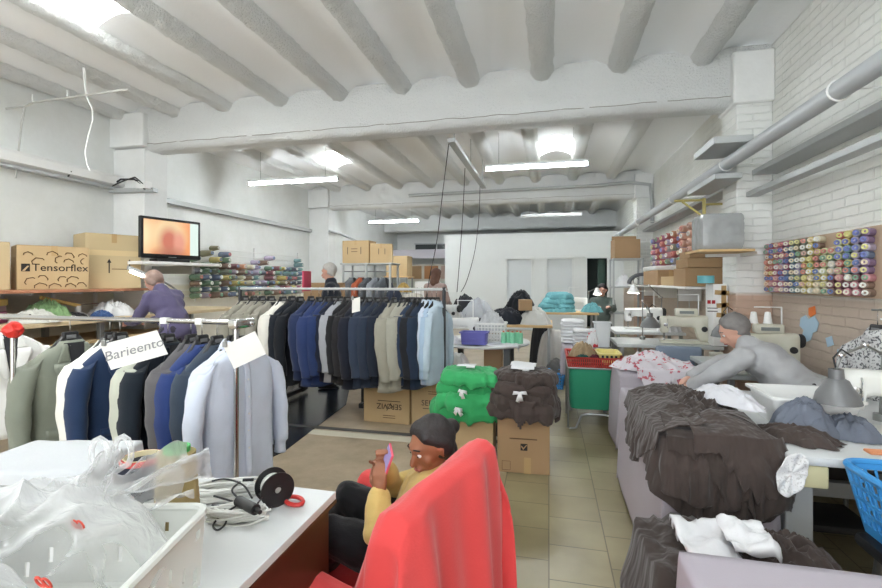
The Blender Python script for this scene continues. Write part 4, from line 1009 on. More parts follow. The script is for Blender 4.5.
WCL2 = mat('soft_white_cloth', (204, 204, 209), .88, bump=(120, .1), var=.04)
heap('white_lining', (.86, 2.56, .825), .10, .22, .06, WCL2, 41.3, fold=.5, fq=2., rag=.1, rz=.35); last('white lining cloth on the right side of the brown skirts', 'cloth')
m = MB(); m.grid(lambda u, v: V(.93+.052*v*cos(2*pi*u)+.02*v*sin(2*pi*u), 2.082-.012*v*v+.006*sin(u*40)*v, .66+.088*v*sin(2*pi*u)), 48, 10); m.build('lace_trim', LACE, solid=.003, auto=False); last('oval white lace piece at the front right of the brown skirts', 'lace')
heap('printed_fabric', (.86, 4.3, .66), .31, .2, .13, REDPR, 6, fold=.45, fq=2.2); last('white fabric with red print crumpled on the second aisle table', 'fabric')
hang('printed_fabric', [(.70, 4.035), (1.15, 4.035)], lambda u: .06+.14*bump_(u, .3, .25)+.2*bump_(u, .8, .25)+.03*nz(u*9, 2), REDPR, 8.2, inner=.2, top=.68, dome=.05, off=.03, amp=.02, fq=8.); last('white fabric with red print hanging over the front of the second aisle table', 'fabric')
# --- heap of skirts on the floor and the nearest covered table
G = 'dark skirts piled at the near end of the aisle table'
heap('brown_skirt', (.60, 1.84, 0), .37, .27, .42, BROWN, 21, fold=.3, fq=3., rag=.06, pw=3.6); last('dark brown skirts bundle lowest in the near floor pile', 'skirt', G)
skirt((.38, .84, 1.66, 2.02), .38, (.2, .16, .2, .1), 23.1, 'dark brown skirt spread over the near floor pile behind the grey covered table', off=.03, fold=.06, bump=.06, hmax=.4)
heap('brown_skirt', (.80, 1.86, .36), .22, .16, .14, BROWN2, 27, fold=.45, fq=3.2); last('dark brown skirt bunched on the right of the near floor pile', 'skirt', G)
sheet('waistband', WCL, (.46, .64, 1.66, 1.92), .465, (.03, .02, .03, .03), 4.4, off=.008, fold=.03, bump=.05, rag=.04, res=.011, solid=.002, bq=9); last('white waistband lining lying on the near pile of dark skirts', 'cloth')
sheet('waistband', WCL, (.60, .70, 1.68, 1.82), .52, (.02, .02, .03, .02), 6.4, off=.02, fold=.03, bump=.05, rag=.03, res=.01, solid=.002, bq=12); last('small white collar piece topmost on the near pile of dark skirts', 'cloth')
plain_table('side_table', .42, 1.12, .92, 1.46, .6, PINEW, 'low table under the plain grey cloth at the lower right corner')
sheet('tablecloth', LILAC, (.385, 1.15, .88, 1.50), .605, (.58, .58, .58, .58), 5, off=.005, fold=.012, flare=.02, fq=5, bump=.002, res=.03, hmax=.58); last('plain lilac grey cloth over the nearest table at lower right', 'tablecloth')
# --- near sewing table on the right wall
ZR = .72
t = thing('sewing_table', 'white topped sewing table by the right wall under the big grey lamp', 'sewing table', (1.43, 2.7, 0))
MB().rbox((1.43, 2.72, ZR-.02), (.98, 1.2, .04), .012).build('tabletop', WLAM, t)
MB().box((1.0, 2.22, .335), (.10, .1, .67)).build('leg', GALV, t, bevel=.006)
MB().box((1.0, 3.2, .335), (.10, .1, .67)).build('leg', GALV, t, bevel=.006)
MB().box((1.85, 2.22, .335), (.07, .1, .67)).build('leg', GALV, t, bevel=.006); MB().box((1.85, 3.2, .335), (.07, .1, .67)).build('leg', GALV, t, bevel=.006)
MB().rbox((1.005, 2.2, .635), (.16, .14, .09), .008).build('mounting_block', mat('cream_enamel', (222, 214, 170), .45), t)
MB().box((1.43, 2.9, .3), (.8, .05, .08)).build('crossbar', GALV, t, bevel=.004)
MB().box((1.5, 2.55, .64), (.35, .4, .1)).build('drawer', plas((74, 78, 86), .5), t, bevel=.006)
MB().box((1.43, 3.1, .45), (.76, .03, .35)).build('back_panel', mat('dark_panel', (62, 56, 50), .7), t, bevel=.003)
MB().rbox((1.45, 2.95, .12), (.4, .3, .04), .01).build('treadle', DARK, t)
t = thing('storage_tray', 'white open plastic tray on the near right sewing table', 'tray', (1.2, 2.68, ZR))
def open_tray(mb, c, w0, d0, w1, d1, h, th=.006, rim=.012):
    c = Vector(c)
    def ring(w, d, z, r=.03):
        g = []
        for q, (sx, sy) in enumerate(((1, 1), (-1, 1), (-1, -1), (1, -1))):
            for k in range(4):
                a = q*pi/2+k*pi/6; g.append(c+V(sx*(w/2-r)+r*cos(a), sy*(d/2-r)+r*sin(a), z))
        return g
    mb.loft([ring(w0, d0, 0), ring(w1, d1, h), ring(w1+rim*2, d1+rim*2, h), ring(w1+rim*2, d1+rim*2, h-.012), ring(w1+rim*2-.006, d1+rim*2-.006, h-.012)][:4], caps=False)
    mb.loft([ring(w1, d1, h), ring(w1-th*2, d1-th*2, h), ring(w0-th*2, d0-th*2, th)], caps=False)
    mb.add(ring(w0, d0, 0), [tuple(range(15, -1, -1))]); mb.add(ring(w0-th*2, d0-th*2, th), [tuple(range(16))])
open_tray(t_ := MB(), (1.22, 2.63, ZR), .3, .24, .37, .31, .15); t_.build('tray_body', WPL, t)
heap('grey_garment', (1.13, 2.42, ZR), .15, .11, .14, GREYB, 31, fold=.4, fq=2.6, rag=.08, rz=.2); last('grey blue garment bundled on the near sewing table', 'garment')
heap('grey_garment', (1.31, 2.42, ZR), .12, .09, .09, GREYB, 35, fold=.4, fq=2.2, rag=.08, rz=-.4); last('smaller grey blue garment fold beneath the big grey lamp', 'garment')
heap('brown_skirt', (1.05, 2.33, ZR), .17, .10, .06, BROWN2, 36, fold=.4, fq=2.2, rag=.25, rz=-.35); last('tail of a dark brown skirt spilling onto the near sewing table', 'skirt')
def sewing_machine(loc, rz, label, m=BEIGEM, s=1., stand=True, cones=0, panel=False):
    t = thing('sewing_machine', label, 'sewing machine', loc, rz); t.scale = (s,)*3
    def b(mb, n, mm, p=t): return mb.build(n, mm, p, local=True)
    b(MB().rbox((0, 0, .012), (.48, .18, .024), .008), 'bed', m)
    # arm: lofted column, horizontal arm and head
    def sec(x, z0, z1, d, q=.03):
        g = []
        for k, (sy, sz) in enumerate(((1, 1), (-1, 1), (-1, -1), (1, -1))):
            for j in range(4):
                a = k*pi/2+j*pi/6; g.append(V(x, sy*(d/2-q)+q*cos(a), (z1-q if sz > 0 else z0+q)+q*sin(a)))
        return g
    arm = MB(); arm.loft([sec(.235, .03, .285, .11), sec(.225, .02, .30, .125), sec(.15, .02, .30, .125), sec(.125, .06, .30, .12), sec(.10, .155, .298, .115), sec(.07, .175, .296, .11), sec(-.12, .178, .29, .10), sec(-.15, .165, .29, .105), sec(-.16, .11, .29, .11), sec(-.225, .105, .288, .105), sec(-.24, .12, .275, .09)]); b(arm, 'arm', m)
    b(MB().lathe([(0, 0), (.05, 0), (.06, .008), (.06, .03), (.05, .042), (.02, .045), (0, .045)], (.238, 0, .235), (1, 0, 0)), 'handwheel', DARK)
    b(MB().cyl((-.19, 0, .105), (-.19, 0, .04), .006).cyl((-.19, 0, .045), (-.19, 0, .026), .0018, n=6), 'needle_bar', CHROME)
    b(MB().cyl((-.205, 0, .11), (-.205, 0, .04), .005).box((-.2, -.012, .032), (.02, .045, .006)), 'presser_foot', CHROME)
    b(MB().lathe([(0, 0), (.02, 0), (.02, .008), (.01, .012), (.01, .02), (0, .02)], (-.19, -.053, .2), (0, -1, 0), n=16), 'tension_dial', CHROME)
    b(MB().lathe([(0, 0), (.03, 0), (.026, .02), (0, .022)], (.185, -.062, .16), (0, -1, 0), n=18), 'stitch_dial', DARK)
    b(MB().tube([V(-.17, -.055, .26), V(-.17, -.07, .24), V(-.17, -.065, .16)], .004, 6), 'take_up_lever', CHROME)
    for x in (.0, .06): b(MB().cyl((x, .02, .288), (x, .02, .34), .003, n=6), 'thread_pin', CHROME)
    if panel: b(MB().rbox((.02, .01, .335), (.22, .1, .08), .012), 'control_panel', m); b(MB().box((.02, -.042, .335), (.14, .004, .03)), 'panel_buttons', plas((120, 126, 124)))
    if stand:
        b(MB().cyl((.16, .12, 0), (.16, .12, .52), .007).cyl((.16, .12, .52), (-.06, .1, .52), .005), 'thread_stand', WPL)
        for i in range(cones):
            x = .0-.11*i; b(MB().lathe([(0, 0), (.038, 0), (.034, .01), (.022, .1), (.01, .105), (0, .105)], (x+.04, .08, .375 if panel else .3), n=18), 'thread_cone', plas((236, 236, 234), .7))
    return t
sewing_machine((1.56, 2.48, ZR), R(-14), 'white sewing machine at the right edge under the big grey lamp', plas((226, 226, 220), .3), 1.0)
m = MB(); m.rbox((1.34, 2.22, ZR+.006), (.16, .05, .012), .005); o = m.build('orange_trim', mat('orange_cloth', (226, 150, 106), .8)); tag(o, 'orange fabric strip on the near sewing table at the right edge', 'fabric')
def lamp(base, pts, sc_, sdir, r, label, m, lit=False, ln=.16):
    """jointed lamp with a bell shade"""
    t = thing('sewing_lamp', label, 'lamp', base)
    MB().cyl(base, Vector(base)+V(0, 0, .035), .03).build('clamp', STEEL, t)
    pts = [Vector(p) for p in pts]
    MB().tube([Vector(base)+V(0, 0, .03)]+pts, .007, 7).build('arm', STEEL, t)
    for k, p in enumerate(pts[:-1]): MB().ball(p, .016).build('joint', CHROME, t)
    sp = MB(); c = Vector(pts[-1]); ax = Vector(sdir).normalized()
    prof = [(.012, 0), (.028, 0), (.03, ln*.28), (.045, ln*.34), (r*.62, ln*.5), (r*.88, ln*.72), (r, ln), (r-.004, ln), (r*.85, ln*.72), (r*.58, ln*.5), (.03, ln*.36)]
    sp.lathe(prof, c, ax, n=28, caps=False); sp.build('lamp_shade', m, t)
    MB().tube([c+V(.0, .0, 0), c+V(-.01, 0, .05), c+V(.02, 0, .09), c+V(.06, 0, .06)], .004, 6).build('cable', DARK, t)
    bl = MB(); bl.ball(c+ax*(ln*.66), .03, sc=(1, 1, 1)); bl.build('bulb', mat('lit_bulb', (255, 253, 246), .3, emit=60.) if lit else plas((236, 236, 232), .2), t)
    return t
GSH = mat('grey_lamp_enamel', (116, 117, 118), .42, .3)
c = at(836, 369, Y=2.42)
lamp((1.62, 2.75, ZR), [(1.60, 2.70, 1.06), (1.44, 2.55, 1.12), (c.x+.03, 2.44, c.z+.06), (c.x, 2.42, c.z)], None, (.04, .0, -1), .088, 'big grey bell lamp over the near right sewing machine', GSH, ln=.15)
# pattern pieces, tag and hanging blouse on the right wall
BP = mat('light_blue_paper', (178, 206, 224), .8)
def wallpiece(name, pts, m, label, cat, th=.004):
    mb = MB(); P_ = [at(px_, py_, X=RW-.004) for px_, py_ in pts]
    mb.loft([[p for p in P_], [p+V(-th, 0, 0) for p in P_]]); o = mb.build(name, m, smooth=False); return tag(o, label, cat)
wallpiece('paper_pattern', [(801, 318), (806, 315), (809, 319), (815, 316), (819, 323), (817, 331), (813, 333), (811, 340), (806, 342), (802, 338), (804, 330), (800, 326)], BP, 'large light blue paper pattern pinned on the right wall', 'paper pattern')
wallpiece('paper_pattern', [(826, 338), (832, 336), (834, 345), (828, 347)], BP, 'small light blue paper pattern, middle one of the wall pieces', 'paper pattern')
wallpiece('paper_pattern', [(838, 349), (846, 352), (847, 366), (842, 372), (837, 360)], BP, 'long light blue paper pattern lowest on the wall beside the blouse', 'paper pattern')
wallpiece('paper_tag', [(809, 308), (815, 306), (816, 314), (811, 317), (809, 315)], mat('orange_card', (232, 128, 62), .8), 'orange paper tag on the wall just below the pegboard', 'paper tag')
t = thing('garment', '', '', (0, 0, 0)); bpy.data.objects.remove(t)
bp_ = at(872, 330, X=1.86)
bl = garment((1.90, bp_.y+.02, bp_.z+.10), R(-78), (206, 206, 206), 'black and white speckled blouse hanging on the right wall', 'blouse', L_=.5, shirt=True, seed=1, scale=.86)
SPK = printmat('speckled_cloth', (206, 206, 206), (104, 104, 108), 60, .55)
for ch in bl.children:
    if ch.name.split('.')[0] in ('body', 'sleeve', 'collar', 'pocket', 'placket'): ch.material_slots[0].material = SPK
hanger((1.90, bp_.y+.02, bp_.z+.11), R(-78), 'black plastic hanger carrying the speckled blouse on the right wall', 'black hanger of the blouse', scale=1.05)
MB().cyl((RW, bp_.y+.02, bp_.z+.118), (1.87, bp_.y+.02, bp_.z+.118), .006).build('wall_hook', STEEL); last('steel wall hook holding the black hanger of the blouse', 'hook')
# --- second station on the right wall with two white cones
plain_table('sewing_table', 1.25, 1.93, 3.72, 4.6, .74, mat('grey_laminate', (188, 192, 190), .4), 'grey topped sewing table behind the bending person', 'sewing table')
sewing_machine((1.68, 4.15, .74), R(-4), 'cream overlock machine with two white thread cones behind the bending person', BEIGEM, .9, True, 2, True)
lamp((1.60, 4.52, .74), [(1.62, 4.52, 1.1), (1.58, 4.5, 1.14), tuple(at(725, 317, Y=4.45))], None, (0, 0, -1), .11, 'grey bell lamp hanging in front of the taped white carton', GSH, ln=.17)
# carton with tape, tape roll, parcel on bracket shelf
pc = at(713, 318, Y=4.9)
t = carton('white_carton', ((at(713, 300, Y=4.98).x+1.69)/2, 5.09, .785), (1.69-at(713, 300, Y=4.98).x, .22, 1.385-.785), 0, mat('white_card', (228, 228, 226), .7), 'tall white carton mended with tan tape beside the right pillar', 'box', tape=False)
w_ = 1.69-at(713, 300, Y=4.98).x
for (x, z, a, l_) in ((.03, .42, 90, .34), (.02, .52, 4, .14), (.03, .40, -6, .13), (.03, .3, 5, .13)):
    MB().box((x, -.1115, z), (l_, .002, .045), M=Matrix.Rotation(R(a), 3, 'Y')).build('tape_strip', TAPE, t, local=True)
for (x, z, s_) in ((-.1, .43, .03), (-.06, .43, .03)): MB().box((x, -.1112, z), (s_, .001, .035)).build('red_mark', mat('red_ink', (176, 40, 48), .7), t, local=True)
for z in (.37, .34): MB().box((-.07, -.1112, z), (.09, .001, .008)).build('printed_line', INK, t, local=True)
MB().lathe([(.055, 0), (.075, 0), (.075, .075), (.055, .075), (.055, 0)], (1.52, 5.06, 1.398), n=26, caps=False).build('tape_roll', mat('turquoise_tape', (112, 190, 200), .4)); last('turquoise tape roll standing on the tall white carton', 'tape roll')
t = thing('bracket_shelf', 'small wooden bracket shelf beside the right pillar carrying a wrapped parcel', 'shelf', (1.49, 4.62, 1.645))
MB().box((1.49, 4.62, 1.685), (.44, .40, .022)).build('shelf_board', PINEW, t, bevel=.003); MB().box((1.62, 4.80, 1.66), (.36, .03, .03)).build('bracket_arm', WPL, t, bevel=.003); MB().box((1.74, 4.62, 1.66), (.03, .39, .03)).build('bracket_arm', WPL, t, bevel=.003)
mb = MB()
for (k) in (0,):
    rings = []
    for j in range(15):
        z = 1.70+.315*j/14; g = []
        for q in range(48):
            a = 2*pi*q/48; c_, s_ = cos(a), sin(a); rr = (abs(c_)**14+abs(s_)**14)**(-1/14)
            ins = .014*(1 if j in (0, 14) else .35 if j in (1, 13) else 0); w = .008*fr(c_*3, s_*3, z*16, 3)
            g.append(V(1.478+(.168-ins+w)*rr*c_, 4.62+(.17-ins+w)*rr*s_, z-.005))
        rings.append(g)
    mb.loft(rings)
mb.build('wrapped_parcel', mat('grey_plastic_film', (158, 160, 160), .25, bump=(16, .5), var=.15, vs=10)); last('grey plastic wrapped parcel on the bracket shelf by the right pillar', 'parcel')
# long shelf with boxes
t = thing('wall_shelf', 'long white wall shelf with cardboard boxes along the right wall', 'shelf', (1.72, 7.3, 1.345))
MB().box((1.72, 7.35, 1.345), (.56, 3.75, .025)).build('shelf_board', WPL, t, bevel=.003)
for y in (5.6, 6.8, 8.0, 9.1): MB().box((1.85, y, 1.25), (.28, .025, .2)).build('bracket_arm', WPL, t, bevel=.003)
carton('cardboard_box', (1.66, 5.78, 1.36), (.40, .5, .20), 0, CARDB, 'cardboard box at the near end of the right shelf, lowest of three', tape=False)
carton('cardboard_box', (1.67, 5.78, 1.568), (.37, .48, .10), 0, CARDB, 'flat cardboard box in the middle of the three on the right shelf', tape=False)
carton('cardboard_box', (1.67, 5.8, 1.676), (.3, .42, .075), 0, CARDB, 'small cardboard box topmost of the three on the right shelf', tape=False)
carton('cardboard_box', (1.66, 6.55, 1.36), (.30, .7, .115), 0, CARD, 'shallow cardboard box on the right shelf next to the stack of three', tape=False)
carton('cardboard_box', (1.66, 7.5, 1.36), (.34, 1.0, .21), 0, CARDB, 'long cardboard box on the far half of the right shelf', tape=True)
B('white_tray', (1.66, 7.6, 1.61), (.34, .9, .06), WPL, bevel=.01); last('white lid lying on the long cardboard box of the right shelf', 'tray')
for i, (px_, y, l_, w_) in enumerate(((651, 7.9, .34, .02), (659, 7.3, .40, .025), (667, 6.9, .36, .02), (674, 6.5, .42, .03), (682, 6.2, .34, .02), (690, 5.95, .38, .03), (697, 5.8, .30, .02), (704, 5.62, .42, .03), (711, 5.5, .36, .02))):
    t = thing('hanging_ruler', 'steel ruler hanging under the right shelf, %s from the white carton' % coln[8-i], 'ruler', (1.96, y, 1.0), 0, 'steel rulers under the right shelf')
    MB().box((1.975, y, 1.27-l_/2), (.006, w_, l_)).build('blade', GALV, t, bevel=.001); MB().cyl((RW, y, 1.262), (1.962, y, 1.262), .004, n=8).build('nail', STEEL, t)
# pipes and trays along the right wall
pts = [V(1.60, y, 2.50) for y in (1.5, 3.5, 5.5, 7.5, 9.5, 12.5)]
t = thing('wall_pipe', 'thick grey pipe running along the upper right wall', 'pipe', (1.6, 6, 2.5))
MB().tube(pts, .055, 18).build('pipe', plas((186, 190, 193), .45), t)
for y in (3.05, 4.75, 6.6, 9.0, 11.2):
    MB().tube([V(1.60+.06*cos(a), y, 2.50+.06*sin(a)) for a in [pi*2*k/16 for k in range(17)]], .006, 6).cyl((1.66, y, 2.5), (RW if not 4.8 < y < 5 else 1.7, y, 2.5), .006, n=6).build('pipe_clip', WPL, t)
for x, z, lab, y0, y1, w_ in ((1.86, 2.40, 'wide grey cable tray beneath the thick pipe on the right wall', 2.0, 4.7, .2), (1.86, 2.40, 'grey cable tray beyond the first right pillar under the thick pipe', 5.3, 9.7, .2), (1.80, 2.22, 'narrow grey ledge along the right wall below the cable tray', 2.2, 4.8, .1)):
    MB().box((x+.03, (y0+y1)/2, z), (w_, y1-y0, .045)).build('cable_tray', GALV, bevel=.004); last(lab, 'cable tray')
MB().box((1.52, 4.62, 2.62), (.30, .55, .06)).build('cable_tray', GALV, bevel=.004); last('short grey tray stub in front of the first right pillar above the pipe', 'cable tray')
MB().box((1.56, 5.0, 2.36), (.22, .85, .05)).build('cable_tray', GALV, bevel=.004); last('short grey tray stub at the first right pillar below the pipe', 'cable tray')
t = thing('wall_bracket', 'yellow triangular wall bracket below the thick pipe on the right', 'bracket', (1.9, 5.55, 1.9)); YM = mat('yellow_enamel', (190, 176, 112), .5)
q0 = at(704, 200, Y=5.6); 
MB().box((q0.x, 5.6, q0.z-.1), (.03, .03, .24)).build('upright', YM, t, bevel=.002); MB().tube([(q0.x, 5.6, q0.z), (q0.x-.3, 5.6, q0.z-.0)], .014, 6).build('arm', YM, t); MB().tube([(q0.x, 5.6, q0.z-.19), (q0.x-.22, 5.6, q0.z-.01)], .012, 6).build('brace', YM, t)
MB().cyl((q0.x, 5.6, q0.z-.05), (RW, 5.6, q0.z-.05), .012).build('fixing', YM, t)
pp = [V(-3.0, 9.7, 3.30), V(.9, 9.68, 3.33), V(1.55, 9.66, 3.36), V(1.92, 9.66, 3.3), V(1.96, 9.66, 2.9), V(1.96, 9.66, 2.55)]
MB().tube(pp, .035, 10).build('beam_conduit', GALV); last('grey conduit along the top of the second ceiling beam', 'conduit')
# ceiling track with dangling cables
t = thing('cable_track', 'grey suspended track on the ceiling with power cables hanging to the machines', 'cable track', (-1.12, 6.7, 3.06))
MB().box((-1.12, 6.7, 3.08), (.09, 2.8, .05)).build('track', GALV, t, bevel=.004)
for y in (5.5, 6.7, 7.9): MB().cyl((-1.12, y, 3.08), (-1.12, y, 3.55), .008, n=6).build('hanger_rod', GALV, t)
def cable(pts, label, z=None):
    P_ = [Vector(p) for p in pts]; fine = []
    for i in range(len(P_)-1):
        for k in range(6):
            a = P_[max(i-1, 0)]; b_ = P_[i]; c = P_[i+1]; d = P_[min(i+2, len(P_)-1)]; s_ = k/6
            fine.append(.5*((2*b_)+(c-a)*s_+(2*a-5*b_+4*c-d)*s_*s_+(3*b_-a-3*c+d)*s_**3))
    fine.append(P_[-1]); MB().tube(fine, .0055, 7).build('power_cable', DARK); last(label, 'cable')
cable([at(449, 142, Y=5.4), at(443, 190, Y=5.4), at(437, 240, Y=5.5), at(430, 275, Y=5.6), at(426, 300, Y=5.7)], 'leftmost dark cable hanging from the ceiling track')
cable([at(465, 168, Y=6.6), at(463, 210, Y=6.6), at(460, 255, Y=6.6), at(457, 292, Y=6.7)], 'middle dark cable hanging from the ceiling track')
cable([at(480, 186, Y=7.9), at(479, 215, Y=7.8), at(475, 250, Y=7.4), at(467, 280, Y=7.0), at(461, 292, Y=6.9)], 'rightmost dark cable curving from the ceiling track')
# --- mid sewing station
plain_table('sewing_table', .68, 1.66, 4.98, 5.55, .78, mat('grey_laminate', (188, 192, 190), .4), 'long grey sewing table in mid room with a beige machine on it', 'sewing table')
sewing_machine((1.36, 5.2, .78), R(-6), 'big beige sewing machine on the mid-room table', BEIGEM, .95, True, 0, True)
MB().box((1.58, 4.96, .7), (.12, .03, .06)).build('switch_box', CREAMP, bevel=.004); last('small cream switch box on the front of the mid-room table', 'switch')
lamp((1.0, 5.42, .78), [(1.0, 5.42, 1.2), (1.05, 5.4, 1.12), tuple(at(650, 313, Y=5.2))], None, (0, 0, -1), .10, 'grey bell lamp left of the mid-room beige machine', GSH, ln=.15)
t = thing('office_chair', 'grey blue office chair pushed up to the mid-room sewing table', 'chair', (1.18, 4.78, 0))
CHB = mat('blue_grey_upholstery', (124, 136, 152), .85, bump=(150, .1))
MB().rbox((1.18, 4.7, .70), (.40, .06, .22), .025).build('backrest', CHB, t); MB().rbox((1.18, 4.82, .46), (.42, .2, .07), .025).build('seat', CHB, t)
MB().cyl((1.18, 4.82, .06), (1.18, 4.82, .43), .025).build('gas_column', DARK, t)
for k in range(5): a = 2*pi*k/5; MB().tube([(1.18, 4.82, .09), (1.18+.25*cos(a), 4.82+.25*sin(a), .05)], .016, 6).ball((1.18+.25*cos(a), 4.82+.25*sin(a), .03), .028).build('leg', DARK, t)
MB().tube([(1.18, 4.84, .45), (1.18, 4.73, .5), (1.18, 4.725, .62)], .015, 6).build('back_support', DARK, t)
# second row: bright white table with lit lamp
plain_table('sewing_table', .80, 1.62, 6.1, 6.75, .79, WLAM, 'white sewing table farther back under the lit lamp', 'sewing table')
sewing_machine((1.2, 6.45, .79), R(0), 'white sewing machine below the lit lamp', WPL, .95, True, 0)
lamp((1.45, 6.66, .79), [(1.47, 6.66, 1.2), (1.3, 6.6, 1.36), tuple(at(634, 284, Y=6.5))], None, (-.1, -.12, -1), .075, 'lit small lamp shining over the white machine', WPL, True, ln=.12)
heap('white_lace_pile', (1.45, 6.2, .79), .14, .1, .16, WCL, 44, fold=.5); last('white crumpled cloth beside the beige mid-room machine', 'cloth')
# far right: metal shelving with open cardboard box
t = thing('metal_shelving', 'grey metal shelving unit by the far right wall under an open box', 'shelving', (1.45, 9.6, 0))
for x in (1.2, 1.72):
    for y in (9.3, 9.75): MB().box((x, y, .92), (.035, .035, 1.84)).build('upright', GALV, t, bevel=.003)
for z in (.3, .8, 1.3, 1.84): MB().box((1.46, 9.52, z), (.56, .5, .025)).build('shelf_board', GALV, t, bevel=.003)
bx = carton('cardboard_box', (1.44, 9.5, 1.855), (.46, .4, .36), R(4), CARDB, 'cardboard box with a raised flap on top of the far metal shelving', tape=False, seam=False)
MB().box((.02, .2, .40), (.46, .006, .1)).build('flap', CARDB, bx, local=True)
heap('white_bag', (1.4, 9.4, 1.315), .18, .14, .2, WCL, 46, fold=.4); last('white bag on a shelf of the far metal shelving', 'bag')
MB().tube([V(1.62+.24*cos(a), 8.7, 1.37+.17*sin(a)) for a in [pi*k/12 for k in range(13)]], .035, 10).build('duct_hose', plas((92, 94, 98), .5)); last('dark bent hose lying on the long cardboard box at far right', 'hose')
# ================================================================== MIDDLE OF THE HALL
def garment_stack(c, rx, ry, m, n, th, seed, labels, cat, group, name, droop=.10, m2=None):
    for k in range(n):
        f = 1-.055*k; rr = random.Random(seed+k)
        bulge(name, (c[0]+rr.uniform(-.02, .02), c[1]+rr.uniform(-.02, .02), c[2]+th*k), rx*f, ry*f, th*.75, m if (k % 2 == 0 or m2 is None) else m2, seed+k*3.7, droop*(1-.16*k), rr.uniform(-.15, .15))
        last(labels[k], cat, group)
def printed_carton(name, c, d, rz, m, label, **k): return carton(name, c, d, rz, m, label, **k)
bb_ = printed_carton('cardboard_box', (-.19, 3.62, 0), (.38, .36, .48), R(2), CARDB, 'brown cardboard box with a square emblem under the brown garments', tape=True)
MB().box((0, -.1812, .255), (.2, .001, .008)).build('printed_line', INKB, bb_, local=True)
e = MB().box((.005, -.1812, .195), (.05, .001, .05)).build('emblem', INK, bb_, local=True)
MB().loft([[V(-.018, -.1822, .2), V(.0, -.1822, .175), V(.028, -.1822, .212), V(.022, -.1822, .215), V(.002, -.1822, .19), V(-.012, -.1822, .206)], [V(-.018, -.1818, .2), V(.0, -.1818, .175), V(.028, -.1818, .212), V(.022, -.1818, .215), V(.002, -.1818, .19), V(-.012, -.1818, .206)]]).build('emblem_tick', CARDB, e, local=True, smooth=False)
MB().tube([V(-.155, -.181, .02), V(-.095, -.181, .02), V(-.095, -.181, .085), V(-.155, -.181, .085), V(-.155, -.181, .02)], .0015, 4).build('printed_square', INKB, bb_, local=True)
MB().box((.03, -.1812, .06), (.05, .001, .12)).build('tape_tab', TAPE, bb_, local=True)
gb_ = printed_carton('cardboard_box', (-.62, 3.66, 0), (.40, .36, .42), R(3), CARD, 'cardboard box under the green garments', tape=True)
GRN = mat('green_cloth', (40, 148, 84), .85, bump=(180, .1), var=.12, vs=7, sheen=.15); GRN2 = mat('green_cloth_two', (48, 158, 92), .85, bump=(180, .1), var=.12, vs=7, sheen=.15)
BRG = mat('brown_jersey', (66, 54, 50), .88, bump=(180, .1), var=.1, vs=7, sheen=.15)
garment_stack((-.62, 3.64, .44), .27, .23, GRN, 4, .075, 51, ['lowest green garment of the stack on the cardboard box', 'second green garment from below on the cardboard box', 'third green garment from below on the cardboard box', 'topmost green garment of the green stack'], 'garment', 'green garments stacked on a cardboard box', 'green_garment', m2=GRN2)
garment_stack((-.19, 3.6, .49), .265, .235, BRG, 4, .068, 71, ['lowest brown garment of the stack on the emblem box', 'second brown garment from below on the emblem box', 'third brown garment from below on the emblem box', 'topmost brown garment, under the white collar'], 'garment', 'brown garments stacked on the emblem box', 'brown_garment', m2=BROWN2)
sheet('white_collar', WCL, (-.28, -.1, 3.46, 3.66), .765, (.02, .02, .05, .02), 3.4, off=.006, fold=.02, bump=.02, rag=.03, res=.012); last('white collar lying on top of the brown garments', 'collar')
sheet('white_label', WCL, (-.70, -.56, 3.52, 3.60), .745, (.01, .01, .03, .01), 5.4, off=.004, fold=.01, bump=.015, rag=.012, res=.01); last('white label strip on top of the green garments', 'label')
def bow(c, w, lab, sd):
    m = MB(); c = Vector(c); rr = random.Random(sd)
    for q, a in enumerate((.3, 2.7, 4.2, 5.2)):
        a += rr.uniform(-.3, .3); l_ = w*rr.uniform(.35, .6); d = V(cos(a), 0, sin(a)); e = V(-sin(a), 0, cos(a))
        m.grid(lambda u, v: c+d*l_*u+e*((v-.5)*.018*(1+.6*u))+V(0, -.012*sin(pi*u)+.02*u*u-.003*q, -.02*u*u), 8, 2)
    m.build('white_tie', WCL, solid=.003, auto=False); last(lab, 'tie')
bow((-.63, 3.37, .60), .07, 'small white tie hanging at the front of the green garments', 3)
bow((-.66, 3.36, .47), .08, 'white strip tucked in the lowest green garment', 4)
bow((-.20, 3.325, .62), .09, 'white drawstring bow at the front of the brown garments', 5)
sheet('brown_flap', BRG, (-.27, -.1, 3.40, 3.5), .52, (.02, .02, .2, .05), 3.1, off=.03, fold=.02, bump=.02, res=.014, keep=lambda x, y: y > 3.4 or abs(x+.2) < (y-3.2)*.62); last('pointed brown sleeve hanging down the front of the emblem box', 'sleeve')
# pair of printed boxes under the far rack
sv1 = printed_carton('cardboard_box', (-1.575, 4.56, 0), (.49, .42, .41), R(-2), CARD, 'cardboard box with an upside-down company name under the far rack', tape=True)
sv2 = printed_carton('cardboard_box', (-1.08, 4.57, 0), (.48, .42, .41), R(-2), CARD, 'cardboard box with an upright company name beside the upside-down one', tape=True)
def serviz(bx, x, z, roll, d):
    k = -1 if roll else 1
    textobj('SER', .078, INK, bx, facing((x-k*.075, -d, z), 0, roll)); textobj('VIZ', .078, INK, bx, facing((x+k*.075, -d, z), 0, roll))
    MB().tube([V(x+.022*cos(a), -d, z+.022*sin(a)) for a in [2*pi*q/16 for q in range(17)]], .003, 5).tube([V(x-k*.02, -d, z-k*.035), V(x+k*.025, -d, z+k*.045)], .003, 5).build('printed_emblem', INK, bx, local=True)
    MB().box((x, -d, z-k*.052), (.24, .001, .006)).build('printed_line', INK, bx, local=True)
    for q in (1.7, 2.1): MB().box((x, -d, z+k*.055*q-.0), (.13, .001, .006)).build('printed_line', INKB, bx, local=True)
serviz(sv1, .03, .17, pi, .2112); serviz(sv2, .0, .22, 0, .2112)
